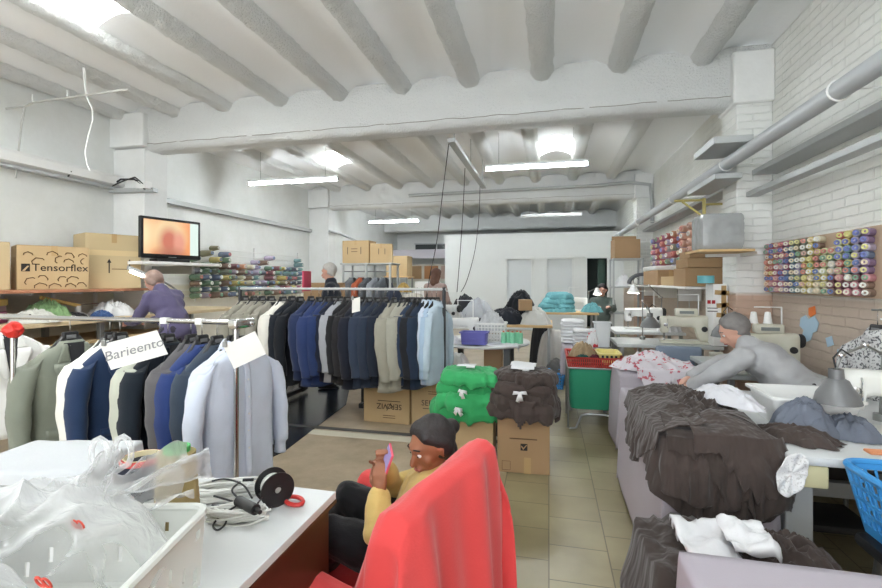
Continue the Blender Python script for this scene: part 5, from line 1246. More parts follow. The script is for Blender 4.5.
# black bundle, white sack, red stool
heap('black_garment', (-.36, 4.42, 0), .28, .24, .60, mat('black_cloth', (30, 30, 32), .9, var=.1), 61, fold=.25, pw=4); last('heap of black cloth behind the green and brown garment stacks', 'garment')
heap('white_sack', (-.98, 4.92, 0), .2, .18, .66, mat('white_sack_cloth', (214, 214, 212), .8, bump=(30, .1)), 63, fold=.2, pw=4); last('white sack standing behind the far rack post', 'sack')
t = thing('stool', 'red cushioned stool tucked by the round white table', 'stool', (-.72, 4.75, 0))
MB().lathe([(0, .44), (.17, .44), (.185, .465), (.17, .50), (0, .505)], (-.72, 4.78, 0), n=28).build('seat', mat('red_vinyl', (206, 72, 70), .5), t)
for k in range(4): a = pi/4+pi/2*k; MB().tube([(-.72+.1*cos(a), 4.78+.1*sin(a), .44), (-.72+.18*cos(a), 4.78+.18*sin(a), 0)], .012, 6).build('leg', STEEL, t)
folded((-.68, 4.66, .508), (.2, .12, .04), WCL, 'white folded cloth on the red stool', n=2, seed=5)
# round white table
t = thing('round_table', 'round white table in mid room with sewing things on it', 'table', (-.78, 5.45, 0))
MB().lathe([(0, .685), (.56, .685), (.57, .70), (.56, .715), (0, .715)], (-.78, 5.45, 0), n=48).build('tabletop', WLAM, t)
for (x, y) in ((-1.1, 5.15), (-.45, 5.1), (-1.1, 5.8), (-.46, 5.8)): MB().box((x, y, .34), (.07, .07, .68)).build('leg', mat('dark_grey_leg', (84, 86, 88), .5), t, bevel=.004)
MB().box((-.62, 5.3, .33), (.2, .2, .66)).build('carton_prop', CARDB, t, bevel=.004)
sheet('table_runner', WCL, (-.82, -.33, 5.0, 5.6), .716, (.05, .08, .04, .02), 3.7, off=.006, fold=.02, bump=.012, res=.02, rag=.02); last('white cloth on the right half of the round table', 'cloth')
PB = mat('violet_plastic', (106, 106, 184), .45)
t = thing('storage_box', 'violet plastic box at the front of the round table', 'box', (at(474, 338, Y=5.0).x, 5.0, .73))
xx = at(474.5, 338, Y=5.0).x; open_tray(mb := MB(), (xx, 5.0, .73), .27, .17, .29, .19, .135); mb.build('box_body', PB, t)
MB().rbox((xx, 4.9, .79), (.05, .012, .02), .004).build('clasp', PB, t)
xx = at(491, 330, Y=5.32).x
def mesh_basket(mb, c, w, d, h, fl, nx, ny, nzr, r=.004):
    """openwork basket of slats and rings"""
    c = Vector(c)
    for k in range(nzr+1):
        f = k/nzr; a, b_ = (w/2)*(1-fl+fl*f), (d/2)*(1-fl+fl*f)
        rr = r*(2.2 if k == nzr else 1)
        P_ = [V(a, b_, h*f), V(-a, b_, h*f), V(-a, -b_, h*f), V(a, -b_, h*f), V(a, b_, h*f)]
        mb.tube([c+p for p in P_], rr, 5, caps=False)
    for s_ in (-1, 1):
        for i in range(nx+1):
            u = -1+2*i/nx; mb.tube([c+V(u*w/2*(1-fl), s_*d/2*(1-fl), 0), c+V(u*w/2, s_*d/2, h)], r*.9, 5)
        for i in range(ny+1):
            u = -1+2*i/ny; mb.tube([c+V(s_*w/2*(1-fl), u*d/2*(1-fl), 0), c+V(s_*w/2, u*d/2, h)], r*.9, 5)
    mb.box(c+V(0, 0, .003), (w*(1-fl), d*(1-fl), .006))
t = thing('wire_basket', 'white openwork basket full of cloth on the round table', 'basket', (xx, 5.32, .73))
mesh_basket(mb := MB(), (xx, 5.32, .732), .34, .26, .2, .14, 9, 7, 5, .006); mb.build('basket_body', WPL, t)
heap('crumpled_cloth', (xx, 5.34, .85), .17, .13, .2, mat('grey_white_print', (196, 198, 200), .9, var=.4, vs=22), 65, fold=.5); last('grey white cloth heaped in the white basket on the round table', 'fabric')
MNT = thr((136, 206, 170))
for i, px_ in enumerate((503.5, 508, 512.5, 517, 520.5)):
    x = at(px_, 335, Y=5.12+.02*(i % 2)).x
    t = thing('thread_cone', 'mint green thread cone, %s from the left on the round table' % coln[i], 'thread cone', (x, 5.12+.05*(i % 2), .728), 0, 'mint thread cones on the round table')
    MB().lathe([(.012, .004), (.028, .004), (.029, .02), (.025, .12), (.012, .125)], (0, 0, 0), n=18).build('thread', MNT, t, local=True); MB().lathe([(.01, 0), (.013, 0), (.012, .14), (.008, .14)], n=12, caps=False).build('core', plas((206, 120, 90)), t, local=True)
sewing_machine((-1.02, 5.4, .716), R(10), 'white sewing machine at the left of the round table', plas((226, 226, 224), .35), .9, True, 0)
heap('crumpled_cloth', (-1.08, 5.12, .716), .2, .12, .07, WCL, 67, fold=.4); last('white cloth in front of the white machine on the round table', 'fabric')
# cluttered bench further back
plain_table('work_bench', -1.75, .05, 6.55, 7.5, .8, PINEW, 'cluttered bench behind the round table with heaps of clothing', 'workbench')
CG = 'clothing heaps on the cluttered bench'
for (x, y, rx_, ry_, h_, c_, sd, lab) in ((-1.5, 6.9, .3, .3, .22, (200, 202, 204), 81, 'pale grey clothing heap at the left of the cluttered bench'), (-1.05, 6.95, .28, .28, .36, (188, 192, 198), 82, 'light grey clothing heap under the hanging cables'), (-.62, 6.75, .30, .2, .22, (44, 48, 58), 83, 'navy clothing heap in the middle of the cluttered bench'), (-.42, 7.15, .3, .26, .50, (36, 38, 44), 84, 'tall black clothing heap before the closed white door'), (-.2, 6.72, .24, .16, .24, (206, 206, 200), 85, 'cream clothing heap at the right front of the cluttered bench'), (-1.3, 7.2, .28, .2, .42, (58, 60, 66), 86, 'dark clothing heap at the back left of the cluttered bench')):
    heap('clothing_heap', (x, y, .8), rx_, ry_, h_, fab(c_), sd, fold=.45, nr=18, na=60); last(lab, 'clothing', CG)
carton('cardboard_box', (-.33, 6.68, 1.0), (.18, .16, .15), R(10), CARDB, 'small brown box on top of the heaps of the cluttered bench', tape=False)
bpy.context.scene
sewing_machine((-1.5, 6.72, .8), R(-20), 'grey white sewing machine on the cluttered bench under the cables', plas((206, 208, 208), .4), .9, True, 0)
heap('clothing_heap', (.08, 6.9, 0), .26, .24, .75, fab((208, 206, 202)), 88, fold=.25, pw=4, nr=18, na=60); last('tall off-white cloth sack on the floor right of the cluttered bench', 'sack')
heap('clothing_heap', (.10, 6.6, 0), .18, .16, .34, fab((120, 118, 116)), 89, fold=.3, pw=3, nr=16, na=60); last('grey cloth bundle on the floor right of the round table', 'bundle')
# teal pile on a board table
plain_table('folding_table', -.18, .85, 8.4, 9.3, .86, PINEW, 'board table carrying the turquoise fabric pile before the partition', 'table')
TEAL = mat('turquoise_cloth', (104, 166, 174), .85, var=.12, vs=7)
for i in range(4):
    bulge('turquoise_fabric', (.10+.03*i, 8.72, .865+.085*i+.01), .33-.035*i, .26-.02*i, .075, TEAL, 101+i*2.3, .03 if i == 0 else .05, .1*i)
    last(['lowest turquoise fabric layer on the board table', 'second turquoise fabric layer from below', 'third turquoise fabric layer from below', 'topmost turquoise fabric of the pile on the board table'][i], 'fabric', 'turquoise fabric pile')
heap('black_garment', (-.13, 8.15, 0), .2, .2, .82, mat('black_cloth', (30, 30, 32), .9, var=.1), 111, fold=.2, pw=4, nr=18, na=60); last('black coat draped down in front of the turquoise pile table', 'garment')
heap('grey_sack', (.03, 7.75, 0), .22, .2, .62, mat('grey_sack', (176, 178, 180), .7, var=.06), 113, fold=.2, pw=4, nr=18, na=60); last('light grey sack on the floor before the turquoise pile', 'sack')
heap('teal_wrap', (.75, 8.6, .865), .2, .16, .14, TEAL, 119, fold=.5); last('loose turquoise cloth at the right of the board table', 'fabric')
# covered table with white stacks and pail
plain_table('cutting_table', .18, .64, 5.2, 5.82, .68, PINEW, 'table under a lilac cloth carrying white stacks behind the green cart', 'table')
sheet('tablecloth', LILAC, (.16, .66, 5.18, 5.84), .685, (.3, .3, .3, .3), 9, off=.005, fold=.015, fq=6, bump=.004, hmax=.3, res=.03); last('lilac grey cloth under the white fabric stacks behind the green cart', 'tablecloth')
WS = 'white fabric stacks behind the green cart'
folded((.27, 5.62, .70), (.26, .3, .27), WCL, 'white fabric stack at the left of the lilac covered table', n=7, seed=11, group=WS)
folded((.36, 5.34, .70), (.2, .2, .19), [WCL, mat('pale_grey_cloth', (206, 207, 210), .85)], 'lower white fabric stack in front of the taller one', n=5, seed=13, group=WS)
t = thing('plastic_pail', 'pale translucent plastic tub on the lilac covered table', 'tub', (.57, 5.34, .70))
open_tray(mb := MB(), (.57, 5.34, .70), .15, .15, .17, .17, .27); mb.build('tub_body', plas((206, 212, 214), .3), t)
heap('plastic_packet', (.46, 5.26, .70), .07, .05, .17, printmat('packet_print', (222, 224, 226), (196, 60, 70), 14, .6), 115, fold=.4, pw=3); last('white packet with red print beside the translucent tub', 'packet')
# green cart
gx0, gx1, gy0, gy1 = .19, .66, 4.55, 5.05
t = thing('laundry_cart', 'green cloth laundry cart with a red rim in the aisle', 'cart', ((gx0+gx1)/2, (gy0+gy1)/2, 0))
GC = mat('green_canvas', (34, 132, 98), .75, bump=(140, .1), var=.05)
mb = MB(); rings = []
for j, (z, k) in enumerate(((.2, .9), (.205, .95), (.3, .985), (.45, 1.0), (.585, 1.0))):
    rings.append([V((gx0+gx1)/2+(gx1-gx0)/2*k*c_, (gy0+gy1)/2+(gy1-gy0)/2*k*s_, z+.01*nz(c_*3, s_*3, z*5)) for c_, s_ in [((abs(cos(a))**.22)*(1 if cos(a) > 0 else -1), (abs(sin(a))**.22)*(1 if sin(a) > 0 else -1)) for a in [2*pi*q/56 for q in range(56)]]])
mb.loft(rings); mb.build('canvas_bag', GC, t)
REDP = plas((186, 60, 52), .5)
for x in (gx0-.012, gx1+.012):
    MB().tube([(x, gy0-.012, .6), (x, gy0-.012, .04), (x, gy0+.04, .015)], .009, 8).build('leg', STEEL, t)
    MB().tube([(x, gy1+.012, .6), (x, gy1+.012, .015)], .009, 8).build('leg', STEEL, t)
MB().tube([(gx0-.0, gy0-.012, .02), (gx0+.06, gy0-.012, .03), (gx0+.11, gy0-.012, .15), (gx0+.16, gy0-.012, .165), (gx1-.02, gy0-.012, .165)], .011, 8).build('lower_bar', STEEL, t)
MB().tube([(gx0-.012, gy0-.012, .595), (gx1+.012, gy0-.012, .595), (gx1+.012, gy1+.012, .595), (gx0-.012, gy1+.012, .595), (gx0-.012, gy0-.012, .595)], .009, 8).build('top_frame', STEEL, t)
rb = thing('red_basket', 'red plastic basket set in the top of the green cart', 'basket', ((gx0+gx1)/2, (gy0+gy1)/2, .6))
mesh_basket(mb := MB(), ((gx0+gx1)/2, (gy0+gy1)/2, .605), gx1-gx0+.04, gy1-gy0+.02, .085, .05, 26, 18, 2, .007); mb.build('basket_body', REDP, rb)
heap('tan_cloth', (.33, 4.85, .615), .16, .17, .16, fab((176, 150, 112)), 121, fold=.4); last('tan cloth heaped at the left of the red basket on the green cart', 'fabric')
heap('green_cloth', (.32, 4.66, .615), .11, .09, .08, fab((24, 92, 82)), 122, fold=.4); last('dark green cloth at the front of the red basket', 'fabric')
heap('maroon_cloth', (.44, 4.68, .615), .09, .08, .08, fab((120, 42, 58)), 123, fold=.4); last('maroon cloth in the middle of the red basket', 'fabric')
yb = thing('yellow_basket', 'pale yellow basket resting in the red basket of the green cart', 'basket', (.56, 4.78, .62))
open_tray(mb := MB(), (.565, 4.78, .62), .17, .26, .2, .32, .11); mb.build('basket_body', plas((222, 208, 130), .45), yb)
for k in range(4): MB().box((.50+.04*k, 4.617, .695), (.022, .006, .03)).build('slot', DARK, yb)
# blue floor basket
t = thing('laundry_basket', 'blue plastic basket standing on the floor beside the green cart', 'basket', (.03, 6.35, 0))
BLU = plas((60, 146, 214), .4)
mesh_basket(mb := MB(), (.03, 6.35, .004), .34, .30, .2, .16, 12, 10, 5, .008); mb.build('basket_body', BLU, t)
# ------------------------------------------------------------------ back left corner
t = thing('metal_rack', 'metal storage rack at back left holding two big boxes on top', 'shelving', (-3.9, 9.3, 0))
xa, xb = xat(343, 9.0), xat(390, 9.0)
for x in (xa, (xa+xb)/2, xb):
    for y in (9.0, 9.5): MB().box((x, y, .9), (.04, .04, 1.8)).build('upright', GALV, t, bevel=.003)
for z in (.4, 1.2, 1.78): MB().box(((xa+xb)/2, 9.25, z), (xb-xa+.1, .55, .03)).build('shelf_board', GALV, t, bevel=.003)
MB().cyl((xa, 9.05, 1.62), (xb, 9.05, 1.62), .012).build('clothes_bar', STEEL, t)
cb1 = carton('cardboard_box', ((xat(338, 9.0)+xat(370, 9.0))/2+.02, 9.25, 1.8), (.60, .42, .47), R(0), CARD, 'big cardboard box with printed arrows on the back left storage rack')
cb2 = carton('cardboard_box', (xat(381, 9.25), 9.3, 1.8), (.46, .42, .40), R(16), CARD, 'smaller cardboard box beside the big one on the storage rack')
for x in (-.18, .12): MB().box((x, -.2112, .26), (.014, .001, .15)).build('printed_arrow', INK, cb1, local=True)
for z in (.3, .24): MB().box((-.03, -.2112, z), (.14, .001, .015)).build('printed_line', INKB, cb1, local=True)
for x in (-.05, .08): MB().box((x, -.2112, .24), (.012, .001, .12)).build('printed_arrow', INK, cb2, local=True)
for i, (px_, c_, lab) in enumerate(((352, (120, 124, 130), 'grey jacket'), (361, (206, 96, 60), 'orange garment'), (368, (92, 96, 104), 'charcoal jacket'), (376, (150, 156, 164), 'pale grey jacket'), (384, (104, 110, 118), 'dark grey jacket'))):
    garment((xat(px_, 9.05), 9.05, 1.62), R(75), c_, '%s hanging below the boxes of the back storage rack' % lab, seed=i % 4, group='clothes on the back storage rack', L_=.75, detail=False)
heap('bag', (xat(412, 8.2), 8.2, 0), .4, .3, 1.25, fab((206, 200, 186)), 131, fold=.2, pw=5, nr=20, na=60); last('tall pale wrapped bundle standing behind the far rack at right', 'bundle')
heap('navy_garment', (xat(394, 8.0), 8.0, 0), .25, .22, 1.35, fab((52, 62, 86)), 133, fold=.2, pw=4, nr=20, na=60); last('navy garment on a stand behind the far rack', 'garment')
heap('mustard_cloth', (xat(402, 8.35), 8.45, 1.2), .16, .12, .16, fab((196, 160, 84)), 135, fold=.4); last('mustard cloth on the pale wrapped bundle', 'fabric')
t = thing('cupboard', 'pale cupboard with open brown shelves in the back left corner', 'cupboard', (-4.2, 15.6, 0))
xc0, xc1 = -4.9, -3.05
MB().box(((xc0+xc1)/2, 15.75, 1.0), (xc1-xc0, .5, 2.0)).build('carcass', mat('pale_board', (206, 202, 190), .6), t, bevel=.004)
for i in range(3): MB().box((xc0+.32+.6*i, 15.49, 1.72), (.5, .02, .45)).build('shelf_opening', [CARDB, mat('rust_board', (168, 116, 72), .6), mat('pinkish_board', (196, 170, 156), .6)][i], t, bevel=.003)
for i in range(3): MB().box((xc0+.32+.6*i, 15.49, .75), (.56, .02, 1.35)).build('door', mat('greenish_door', (198, 204, 192), .6), t, bevel=.004)
carton('cardboard_box', (xat(397, 12), 12.2, 1.55), (.6, .5, .55), 0, CARD, 'cardboard box on the tall stand at the far back left', tape=False)
plain_table('tall_stand', xat(397, 12)-.35, xat(397, 12)+.35, 11.9, 12.5, 1.55, PINEW, 'tall wooden stand under the box at far back left', 'stand')
t = thing('whiteboard', 'white board leaning behind the far rack near the partition', 'board', (xat(427, 9.3), 9.3, 0)); xw = xat(427, 9.3)
MB().box((xw, 9.35, .75), (.55, .03, 1.32)).build('panel', WPL, t, bevel=.004)
for s_ in (-1, 1): MB().box((xw+s_*.2, 9.4, .35), (.04, .3, .7)).build('foot', STEEL, t, bevel=.004)
carton('cardboard_box', (xat(325, 6.2), 6.2, 1.03), (.55, .4, .36), R(20), CARDB, 'brown cardboard box on the left bench behind the far rack', tape=False)
t = plain_table('wall_bench', -4.0, -2.4, 6.0, 6.6, 1.03, PINEW, 'pale high bench behind the taupe jackets', 'workbench')
# ================================================================== FOREGROUND LEFT
DX1, DY1, DZ = -.66, 1.353, .75
t = thing('desk', 'white topped desk with dark brown wooden side at the bottom left', 'desk', (-1.05, .75, 0))
MB().box((-1.01, .75, DZ-.012), (.70, 1.2, .024)).build('desktop', WLAM, t, bevel=.002)
MB().box((DX1-.004+.002, .75, DZ-.03), (.008, 1.2, .012)).build('edge_band', WOODB, t)
MB().box((DX1-.03, .75, .362), (.03, 1.16, .724)).build('side_panel', WOODB, t, bevel=.002)
MB().box((-1.33, .75, .362), (.03, 1.16, .724)).build('side_panel', WOODB, t, bevel=.002)
MB().box((-1.01, 1.3, .45), (.62, .02, .5)).build('back_panel', WOODB, t, bevel=.002)
# covered table at far left
SHT = mat('white_sheet', (202, 205, 208), .8, bump=(60, .1))
t = plain_table('side_table', -1.86, -1.54, 1.16, 1.40, .79, PINEW, 'small table under the white cloth at the left picture edge', ins=.03)
sheet('tablecloth', SHT, (-1.90, -1.50, 1.14, 1.42), .795, (.55, .55, .55, .55), 14, off=.006, fold=.02, flare=.03, fq=5, bump=.006, res=.02, hmax=.55); last('white cloth over a small table in front of the sage jacket', 'tablecloth')
o = col.objects[-1]; o.rotation_euler = (0, 0, R(14)); t.rotation_euler = (0, 0, R(14))
# crate
CR = thing('plastic_crate', 'white slotted plastic crate on the desk under the clear plastic bag', 'crate', (-.925, .615, DZ+.001), R(14))
CRM = plas((224, 226, 220), .38)
cw, cd, ch = .46, .40, .165
def crate_wall(a, b, nm):
    a, b = Vector(a), Vector(b); ln = (b-a).length
    nu, nv = 46, 16
    def keep(u, v):
        k = u*ln/.05; q = k-math.floor(k)
        if v > .86 or v < .12 or u < .05 or u > .95: return True
        r_ = int((v-.12)/.185); f = ((v-.12)/.185)-r_
        return not (.35 < q < .6 and .1 < f < .9 and (int(k)+r_) % 3 == 1)
    MB().grid(lambda u, v: a+(b-a)*u+V(0, 0, ch*v)+(b-a).cross(V(0, 0, 1)).normalized()*(.012*v), nu, nv, keep).build(nm, CRM, CR, local=True, solid=.004, smooth=False)
c4 = [V(-cw/2, -cd/2, 0), V(cw/2, -cd/2, 0), V(cw/2, cd/2, 0), V(-cw/2, cd/2, 0)]
for k in range(4): crate_wall(c4[k], c4[(k+1) % 4], 'crate_wall')
MB().box((0, 0, .004), (cw, cd, .008)).build('crate_floor', CRM, CR, local=True)
o_ = .014
rp = []
for q, (sx, sy) in enumerate(((1, 1), (-1, 1), (-1, -1), (1, -1))):
    for k in range(5): a = q*pi/2+k*pi/8; rp.append(V(sx*(cw/2+o_-.03)+.03*cos(a), sy*(cd/2+o_-.03)+.03*sin(a), ch))
rp.append(rp[0]); MB().tube(rp, .009, 8, caps=False).build('rim', CRM, CR, local=True)
MB().lathe([(.01, 0), (.055, 0), (.055, .008), (.03, .01), (.03, .06), (.055, .062), (.055, .07), (.01, .07)], (-1.13, .66, DZ+.16), (.3, -.3, .9), n=24).build('black_reel', BLACKP); last('black plastic reel in the left end of the white crate', 'reel')
heap('black_cloth', (-1.08, .6, DZ+.012), .1, .1, .14, fab((34, 34, 36)), 151, fold=.4); last('black cloth in the left end of the white crate', 'cloth')
# transparent carrier bag
bm_ = bpy.data.materials.new('clear_film'); bm_.use_nodes = True; nt = bm_.node_tree; L = nt.links.new; N = nt.nodes.new
out = nt.nodes['Material Output']; pb = nt.nodes['Principled BSDF']; pb.inputs['Base Color'].default_value = (.86, .87, .87, 1); pb.inputs['Roughness'].default_value = .16; pb.inputs['Specular IOR Level'].default_value = .9
tr = N('ShaderNodeBsdfTransparent'); mx = N('ShaderNodeMixShader'); lw = N('ShaderNodeLayerWeight'); lw.inputs['Blend'].default_value = .35
mr_ = N('ShaderNodeMapRange'); mr_.inputs['To Min'].default_value = .24; mr_.inputs['To Max'].default_value = .8; L(lw.outputs['Facing'], mr_.inputs['Value'])
L(mr_.outputs[0], mx.inputs['Fac']); L(tr.outputs[0], mx.inputs[1]); L(pb.outputs[0], mx.inputs[2]); L(mx.outputs[0], out.inputs['Surface'])
tcx = N('ShaderNodeTexCoord'); nn_ = N('ShaderNodeTexNoise'); nn_.inputs['Scale'].default_value = 22; nn_.inputs['Detail'].default_value = 5; nn_.inputs['Distortion'].default_value = 1.2; L(tcx.outputs['Object'], nn_.inputs['Vector'])
bpn = N('ShaderNodeBump'); bpn.inputs['Strength'].default_value = .6; bpn.inputs['Distance'].default_value = .012; L(nn_.outputs['Fac'], bpn.inputs['Height']); L(bpn.outputs[0], pb.inputs['Normal'])
BG = thing('plastic_bag', 'crumpled clear plastic bag with tied handles lying over the white crate', 'plastic bag', (-.93, .64, .915))
def crump(x, y, s): return .030*ridg(x*5+nz(x*4, y*4, s), y*5, s)+.011*ridg(x*13, y*11+s, s+2)+.012*fr(x*6, y*6, s)
def bagfn(seed, kx, ky, h):
    def fn(u, v):
        a = 2*pi*u; r = v
        x, y = r*cos(a)*kx*(1+.14*nz(cos(a)*2, sin(a)*2, seed)), r*sin(a)*ky*(1+.14*nz(cos(a)*2.4, sin(a)*2, seed+4))
        z = h*max(0, 1-r**1.6)+crump(x*1.3, y*1.3, seed)-.07*r**5
        return V(x, y, z)
    return fn
MB().grid(bagfn(3, .235, .23, .10), 90, 34).build('bag_body', bm_, BG, local=True, auto=False)
MB().grid(lambda u, v: (lambda p: V(p.x-.05, p.y-.16, p.z-.03))(bagfn(8, .2, .17, .07)(u, v)), 80, 28).build('bag_body', bm_, BG, local=True, auto=False)
tw = V(-.88, .77, 1.04)-BG.location
def tuft(p0, p1, w0, w1, seed, nm):
    p0, p1 = Vector(p0), Vector(p1); d = p1-p0; sd = d.cross(V(.3, -.5, .8)).normalized(); up = sd.cross(d).normalized()
    MB().grid(lambda u, v: p0+d*v+sd*((u-.5)*(w0+(w1-w0)*v))+up*(.022*sin(u*9+seed+v*3)+.02*ridg(u*3, v*2.5, seed)), 22, 18).build(nm, bm_, BG, local=True, auto=False)
tuft(tw+V(-.02, -.1, -.07), tw+V(.0, .02, .02), .16, .03, 2, 'bag_neck'); tuft(tw+V(.02, -.03, -.05), tw+V(.05, .19, -.055), .05, .11, 6, 'bag_flap'); tuft(tw+V(-.02, -.04, -.07), tw+V(.05, .14, -.10), .1, .10, 9, 'bag_flap')
for s_ in (-1, 1):
    MB().tube([tw+V(.0, 0, -.02)]+[tw+V(s_*.018+.022*cos(a), .01*s_, .025+.032*sin(a)) for a in [pi*k/10*2-pi/2 for k in range(11)]], .006, 7).build('handle', bm_, BG, local=True, auto=False)
RP = mat('red_print', (206, 74, 60), .6)
for px_, py_, zc_ in ((75, 524, .80), (40, 582, .62)):
    d = ray(px_, py_); p = V(d[0]*zc_, d[1]*zc_, H+d[2]*zc_)-BG.location
    for k in range(2): MB().tube([p+V(.012*k+.006*cos(a), -.004*sin(a), .009*sin(a)) for a in [2*pi*q/10 for q in range(11)]], .0016, 5).build('red_print_mark', RP, BG, local=True)
# thread cones on the desk
def bigcone(c, r0, r1, h, m, cm, label, rings=26):
    t = thing('thread_cone', label, 'thread cone', c)
    prof = [(r0*.5, .006), (r0*.97, .006)]+[((r0+(r1-r0)*(k/rings))*(1+.012*(-1)**k), .01+(h-.014)*k/rings) for k in range(rings+1)]+[(r1*.6, h)]
    MB().lathe(prof, n=40).build('thread', m, t, local=True)
    MB().lathe([(r0*.45, 0), (r0*.52, 0), (r1*.72, h+.012), (r1*.6, h+.012), (r0*.4, .0)], n=32, caps=False).build('core', cm, t, local=True)
    return t
bigcone((-.925, .99, DZ+.001), .058, .043, .235, thr((156, 140, 98)), mat('green_core', (70, 168, 92), .45), 'tall tan thread cone with a green core on the desk')
t = thing('thread_cone', 'dark thread cone with a red and cream rim behind the plastic bag', 'thread cone', (-1.24, 1.19, DZ+.001))
MB().lathe([(.05, 0), (.072, .004), (.073, .06), (.068, .10), (.06, .105)], n=40).build('thread', thr((38, 42, 54)), t, local=True)
MB().lathe([(.058, .085), (.062, .118), (.058, .121), (.052, .119), (.05, .0)], n=40, caps=False).build('rim', mat('red_rim', (196, 72, 66), .5), t, local=True)
MB().lathe([(.053, .122), (.0485, .122), (.046, .01), (0, .01)], n=40, caps=False).build('inner_tube', mat('cream_tube', (226, 214, 176), .6), t, local=True)
# reel with cord, red handle
cA = V(-.785, 1.218, DZ+.0515); ax = V(.80, -.60, 0)
t = thing('cord_reel', 'black reel wound with white cord standing on the desk', 'reel', (cA.x, cA.y, DZ))
for k in (0, 1): MB().lathe([(.012, 0), (.045, 0), (.05, .002), (.05, .006), (.012, .006), (.012, 0)], cA-ax*(.052*k), ax, n=40, caps=False).build('flange', BLACKP, t)
MB().lathe([(.034+.0012*(q % 2), -.046+.046*q/14) for q in range(15)], cA, ax, n=28).build('cord_winding', plas((226, 226, 222), .7), t)
MB().lathe([(.009, -.054), (.014, -.054), (.014, .008), (.009, .008)], cA, ax, n=18, caps=False).build('hub', BLACKP, t)
rc = V(-.745, 1.245, DZ+.008); MB().tube([rc+V(.036*cos(a)*.8-.012*sin(a), .024*sin(a)+.0*cos(a), .002) for a in [2*pi*q/28 for q in range(29)]], .0065, 8, caps=False).build('red_ring', mat('red_plastic', (196, 50, 46), .35)); last('red plastic ring beside the black cord reel', 'ring')
CORD = plas((222, 222, 218), .75)
def skein(c, ln, wd_, rz, n, label, seed):
    t = thing('cord_skein', label, 'cord', c); rr = random.Random(seed)
    m = MB()
    for k in range(n):
        f = (k % 6)/6; a0 = ln*(.62+.38*rr.random()); b0 = wd_*(.35+.65*(k+.5)/n); zz = .005+.03*rr.random(); dx, dy = rr.uniform(-.008, .008), rr.uniform(-.006, .006); P_ = []
        for q in range(33):
            a = 2*pi*q/32; x, y = a0*cos(a)+dx, b0*sin(a)*(1-.35*cos(a)**2)+dy
            P_.append(V(x*cos(rz)-y*sin(rz), x*sin(rz)+y*cos(rz), zz+.006*sin(a*2+k)))
        m.tube(P_, .0034, 6, caps=False)
    m.build('cord_loops', CORD, t, local=True); return t
skein((-.985, 1.235, DZ), .13, .05, R(25), 26, 'skein of white cord on the desk behind the black adapter', 4)
skein((-.845, 1.12, DZ), .085, .03, R(20), 22, 'skein of white cord on the desk in front of the black adapter', 5)
t = thing('power_adapter', 'black power adapter with black cables lying on the white cord skeins', 'adapter', (-.86, 1.16, DZ+.02))
ad = at(247, 506, Z=DZ+.045)
MB().cyl(ad-V(.042, -.02, 0), ad+V(.042, -.02, .004), .0145, n=14).build('adapter_body', BLACKP, t)
MB().cyl(ad+V(.042, -.02, .004), ad+V(.062, -.03, .004), .008, .006, n=10).build('plug', BLACKP, t)
for P_ in ([(214, 496, .03), (228, 500, .04), (238, 503, .04)], [(236, 506, .04), (222, 515, .02), (213, 525, .015), (218, 530, .012), (226, 522, .015), (224, 508, .03), (212, 505, .03)], [(212, 481, .04), (226, 479, .05), (243, 485, .06), (252, 498, .05)], [(240, 482, .05), (232, 490, .05), (239, 499, .05)], [(258, 503, .05), (262, 496, .04), (256, 492, .03)]):
    P2 = [at(a, b_, Z=DZ+z) for a, b_, z in P_]; fine = []
    for i in range(len(P2)-1):
        for k in range(6):
            a = P2[max(i-1, 0)]; b_ = P2[i]; c = P2[i+1]; d = P2[min(i+2, len(P2)-1)]; s_ = k/6
            fine.append(.5*((2*b_)+(c-a)*s_+(2*a-5*b_+4*c-d)*s_*s_+(3*b_-a-3*c+d)*s_**3))
    fine.append(P2[-1]); MB().tube(fine, .0028, 6).build('cable', BLACKP, t)
pt = at(243, 480, Z=DZ+.05); MB().cyl(pt, pt+V(.03, .01, .0), .005, n=8).build('plug', BLACKP, t)
pt = at(264, 508, Z=DZ+.012); MB().cyl(pt, pt+V(.022, .004, 0), .0055, n=8).build('plug', BLACKP, t)
# ------------------------------------------------------------------ blue basket on stool at right
t = thing('stool', 'black stool under the blue basket at the right picture edge', 'stool', (1.36, 1.84, 0))
MB().rbox((1.36, 1.84, .47), (.52, .36, .05), .02).build('seat', BLACKP, t)
for sx_ in (-1, 1):
    for sy_ in (-1, 1): MB().tube([(1.36+sx_*.2, 1.84+sy_*.13, .45), (1.36+sx_*.24, 1.84+sy_*.16, 0)], .013, 8).build('leg', STEEL, t)
t = thing('laundry_basket', 'blue openwork plastic basket on the black stool beside the near sewing table', 'basket', (1.3, 1.84, .50))
def open_basket(c, w, d, h, fl, m, parent):
    c = Vector(c)
    cs = [(-1, -1), (1, -1), (1, 1), (-1, 1)]
    for k in range(4):
        (ax_, ay_), (bx_, by_) = cs[k], cs[(k+1) % 4]
        def P_(u, v):
            s_ = 1-fl+fl*v; x = (ax_+(bx_-ax_)*u)*w/2*s_; y = (ay_+(by_-ay_)*u)*d/2*s_; return c+V(x, y, h*v)
        ln = w if k % 2 == 0 else d; n = int(ln/.032)*4; nv = 20
        def keep(u, v, n=n):
            if v < .1 or v > .88 or u < .05 or u > .95: return True
            i = int(u*n) % 4; j = int((v-.1)*20) % 4
            return i == 0 or j == 0
        MB().grid(P_, n, nv, keep).build('side', m, parent, solid=.005, smooth=False)
    MB().box(c+V(0, 0, .004), (w*(1-fl), d*(1-fl), .006)).build('basket_floor', m, parent)
    g = []
    for q, (sx_, sy_) in enumerate(((1, 1), (-1, 1), (-1, -1), (1, -1))):
        for k in range(6): a = q*pi/2+k*pi/10; g.append(c+V(sx_*(w/2-.05)+.058*cos(a), sy_*(d/2-.05)+.058*sin(a), h+.0))
    g.append(g[0]); MB().tube(g, .013, 8, caps=False).build('rim', m, parent)
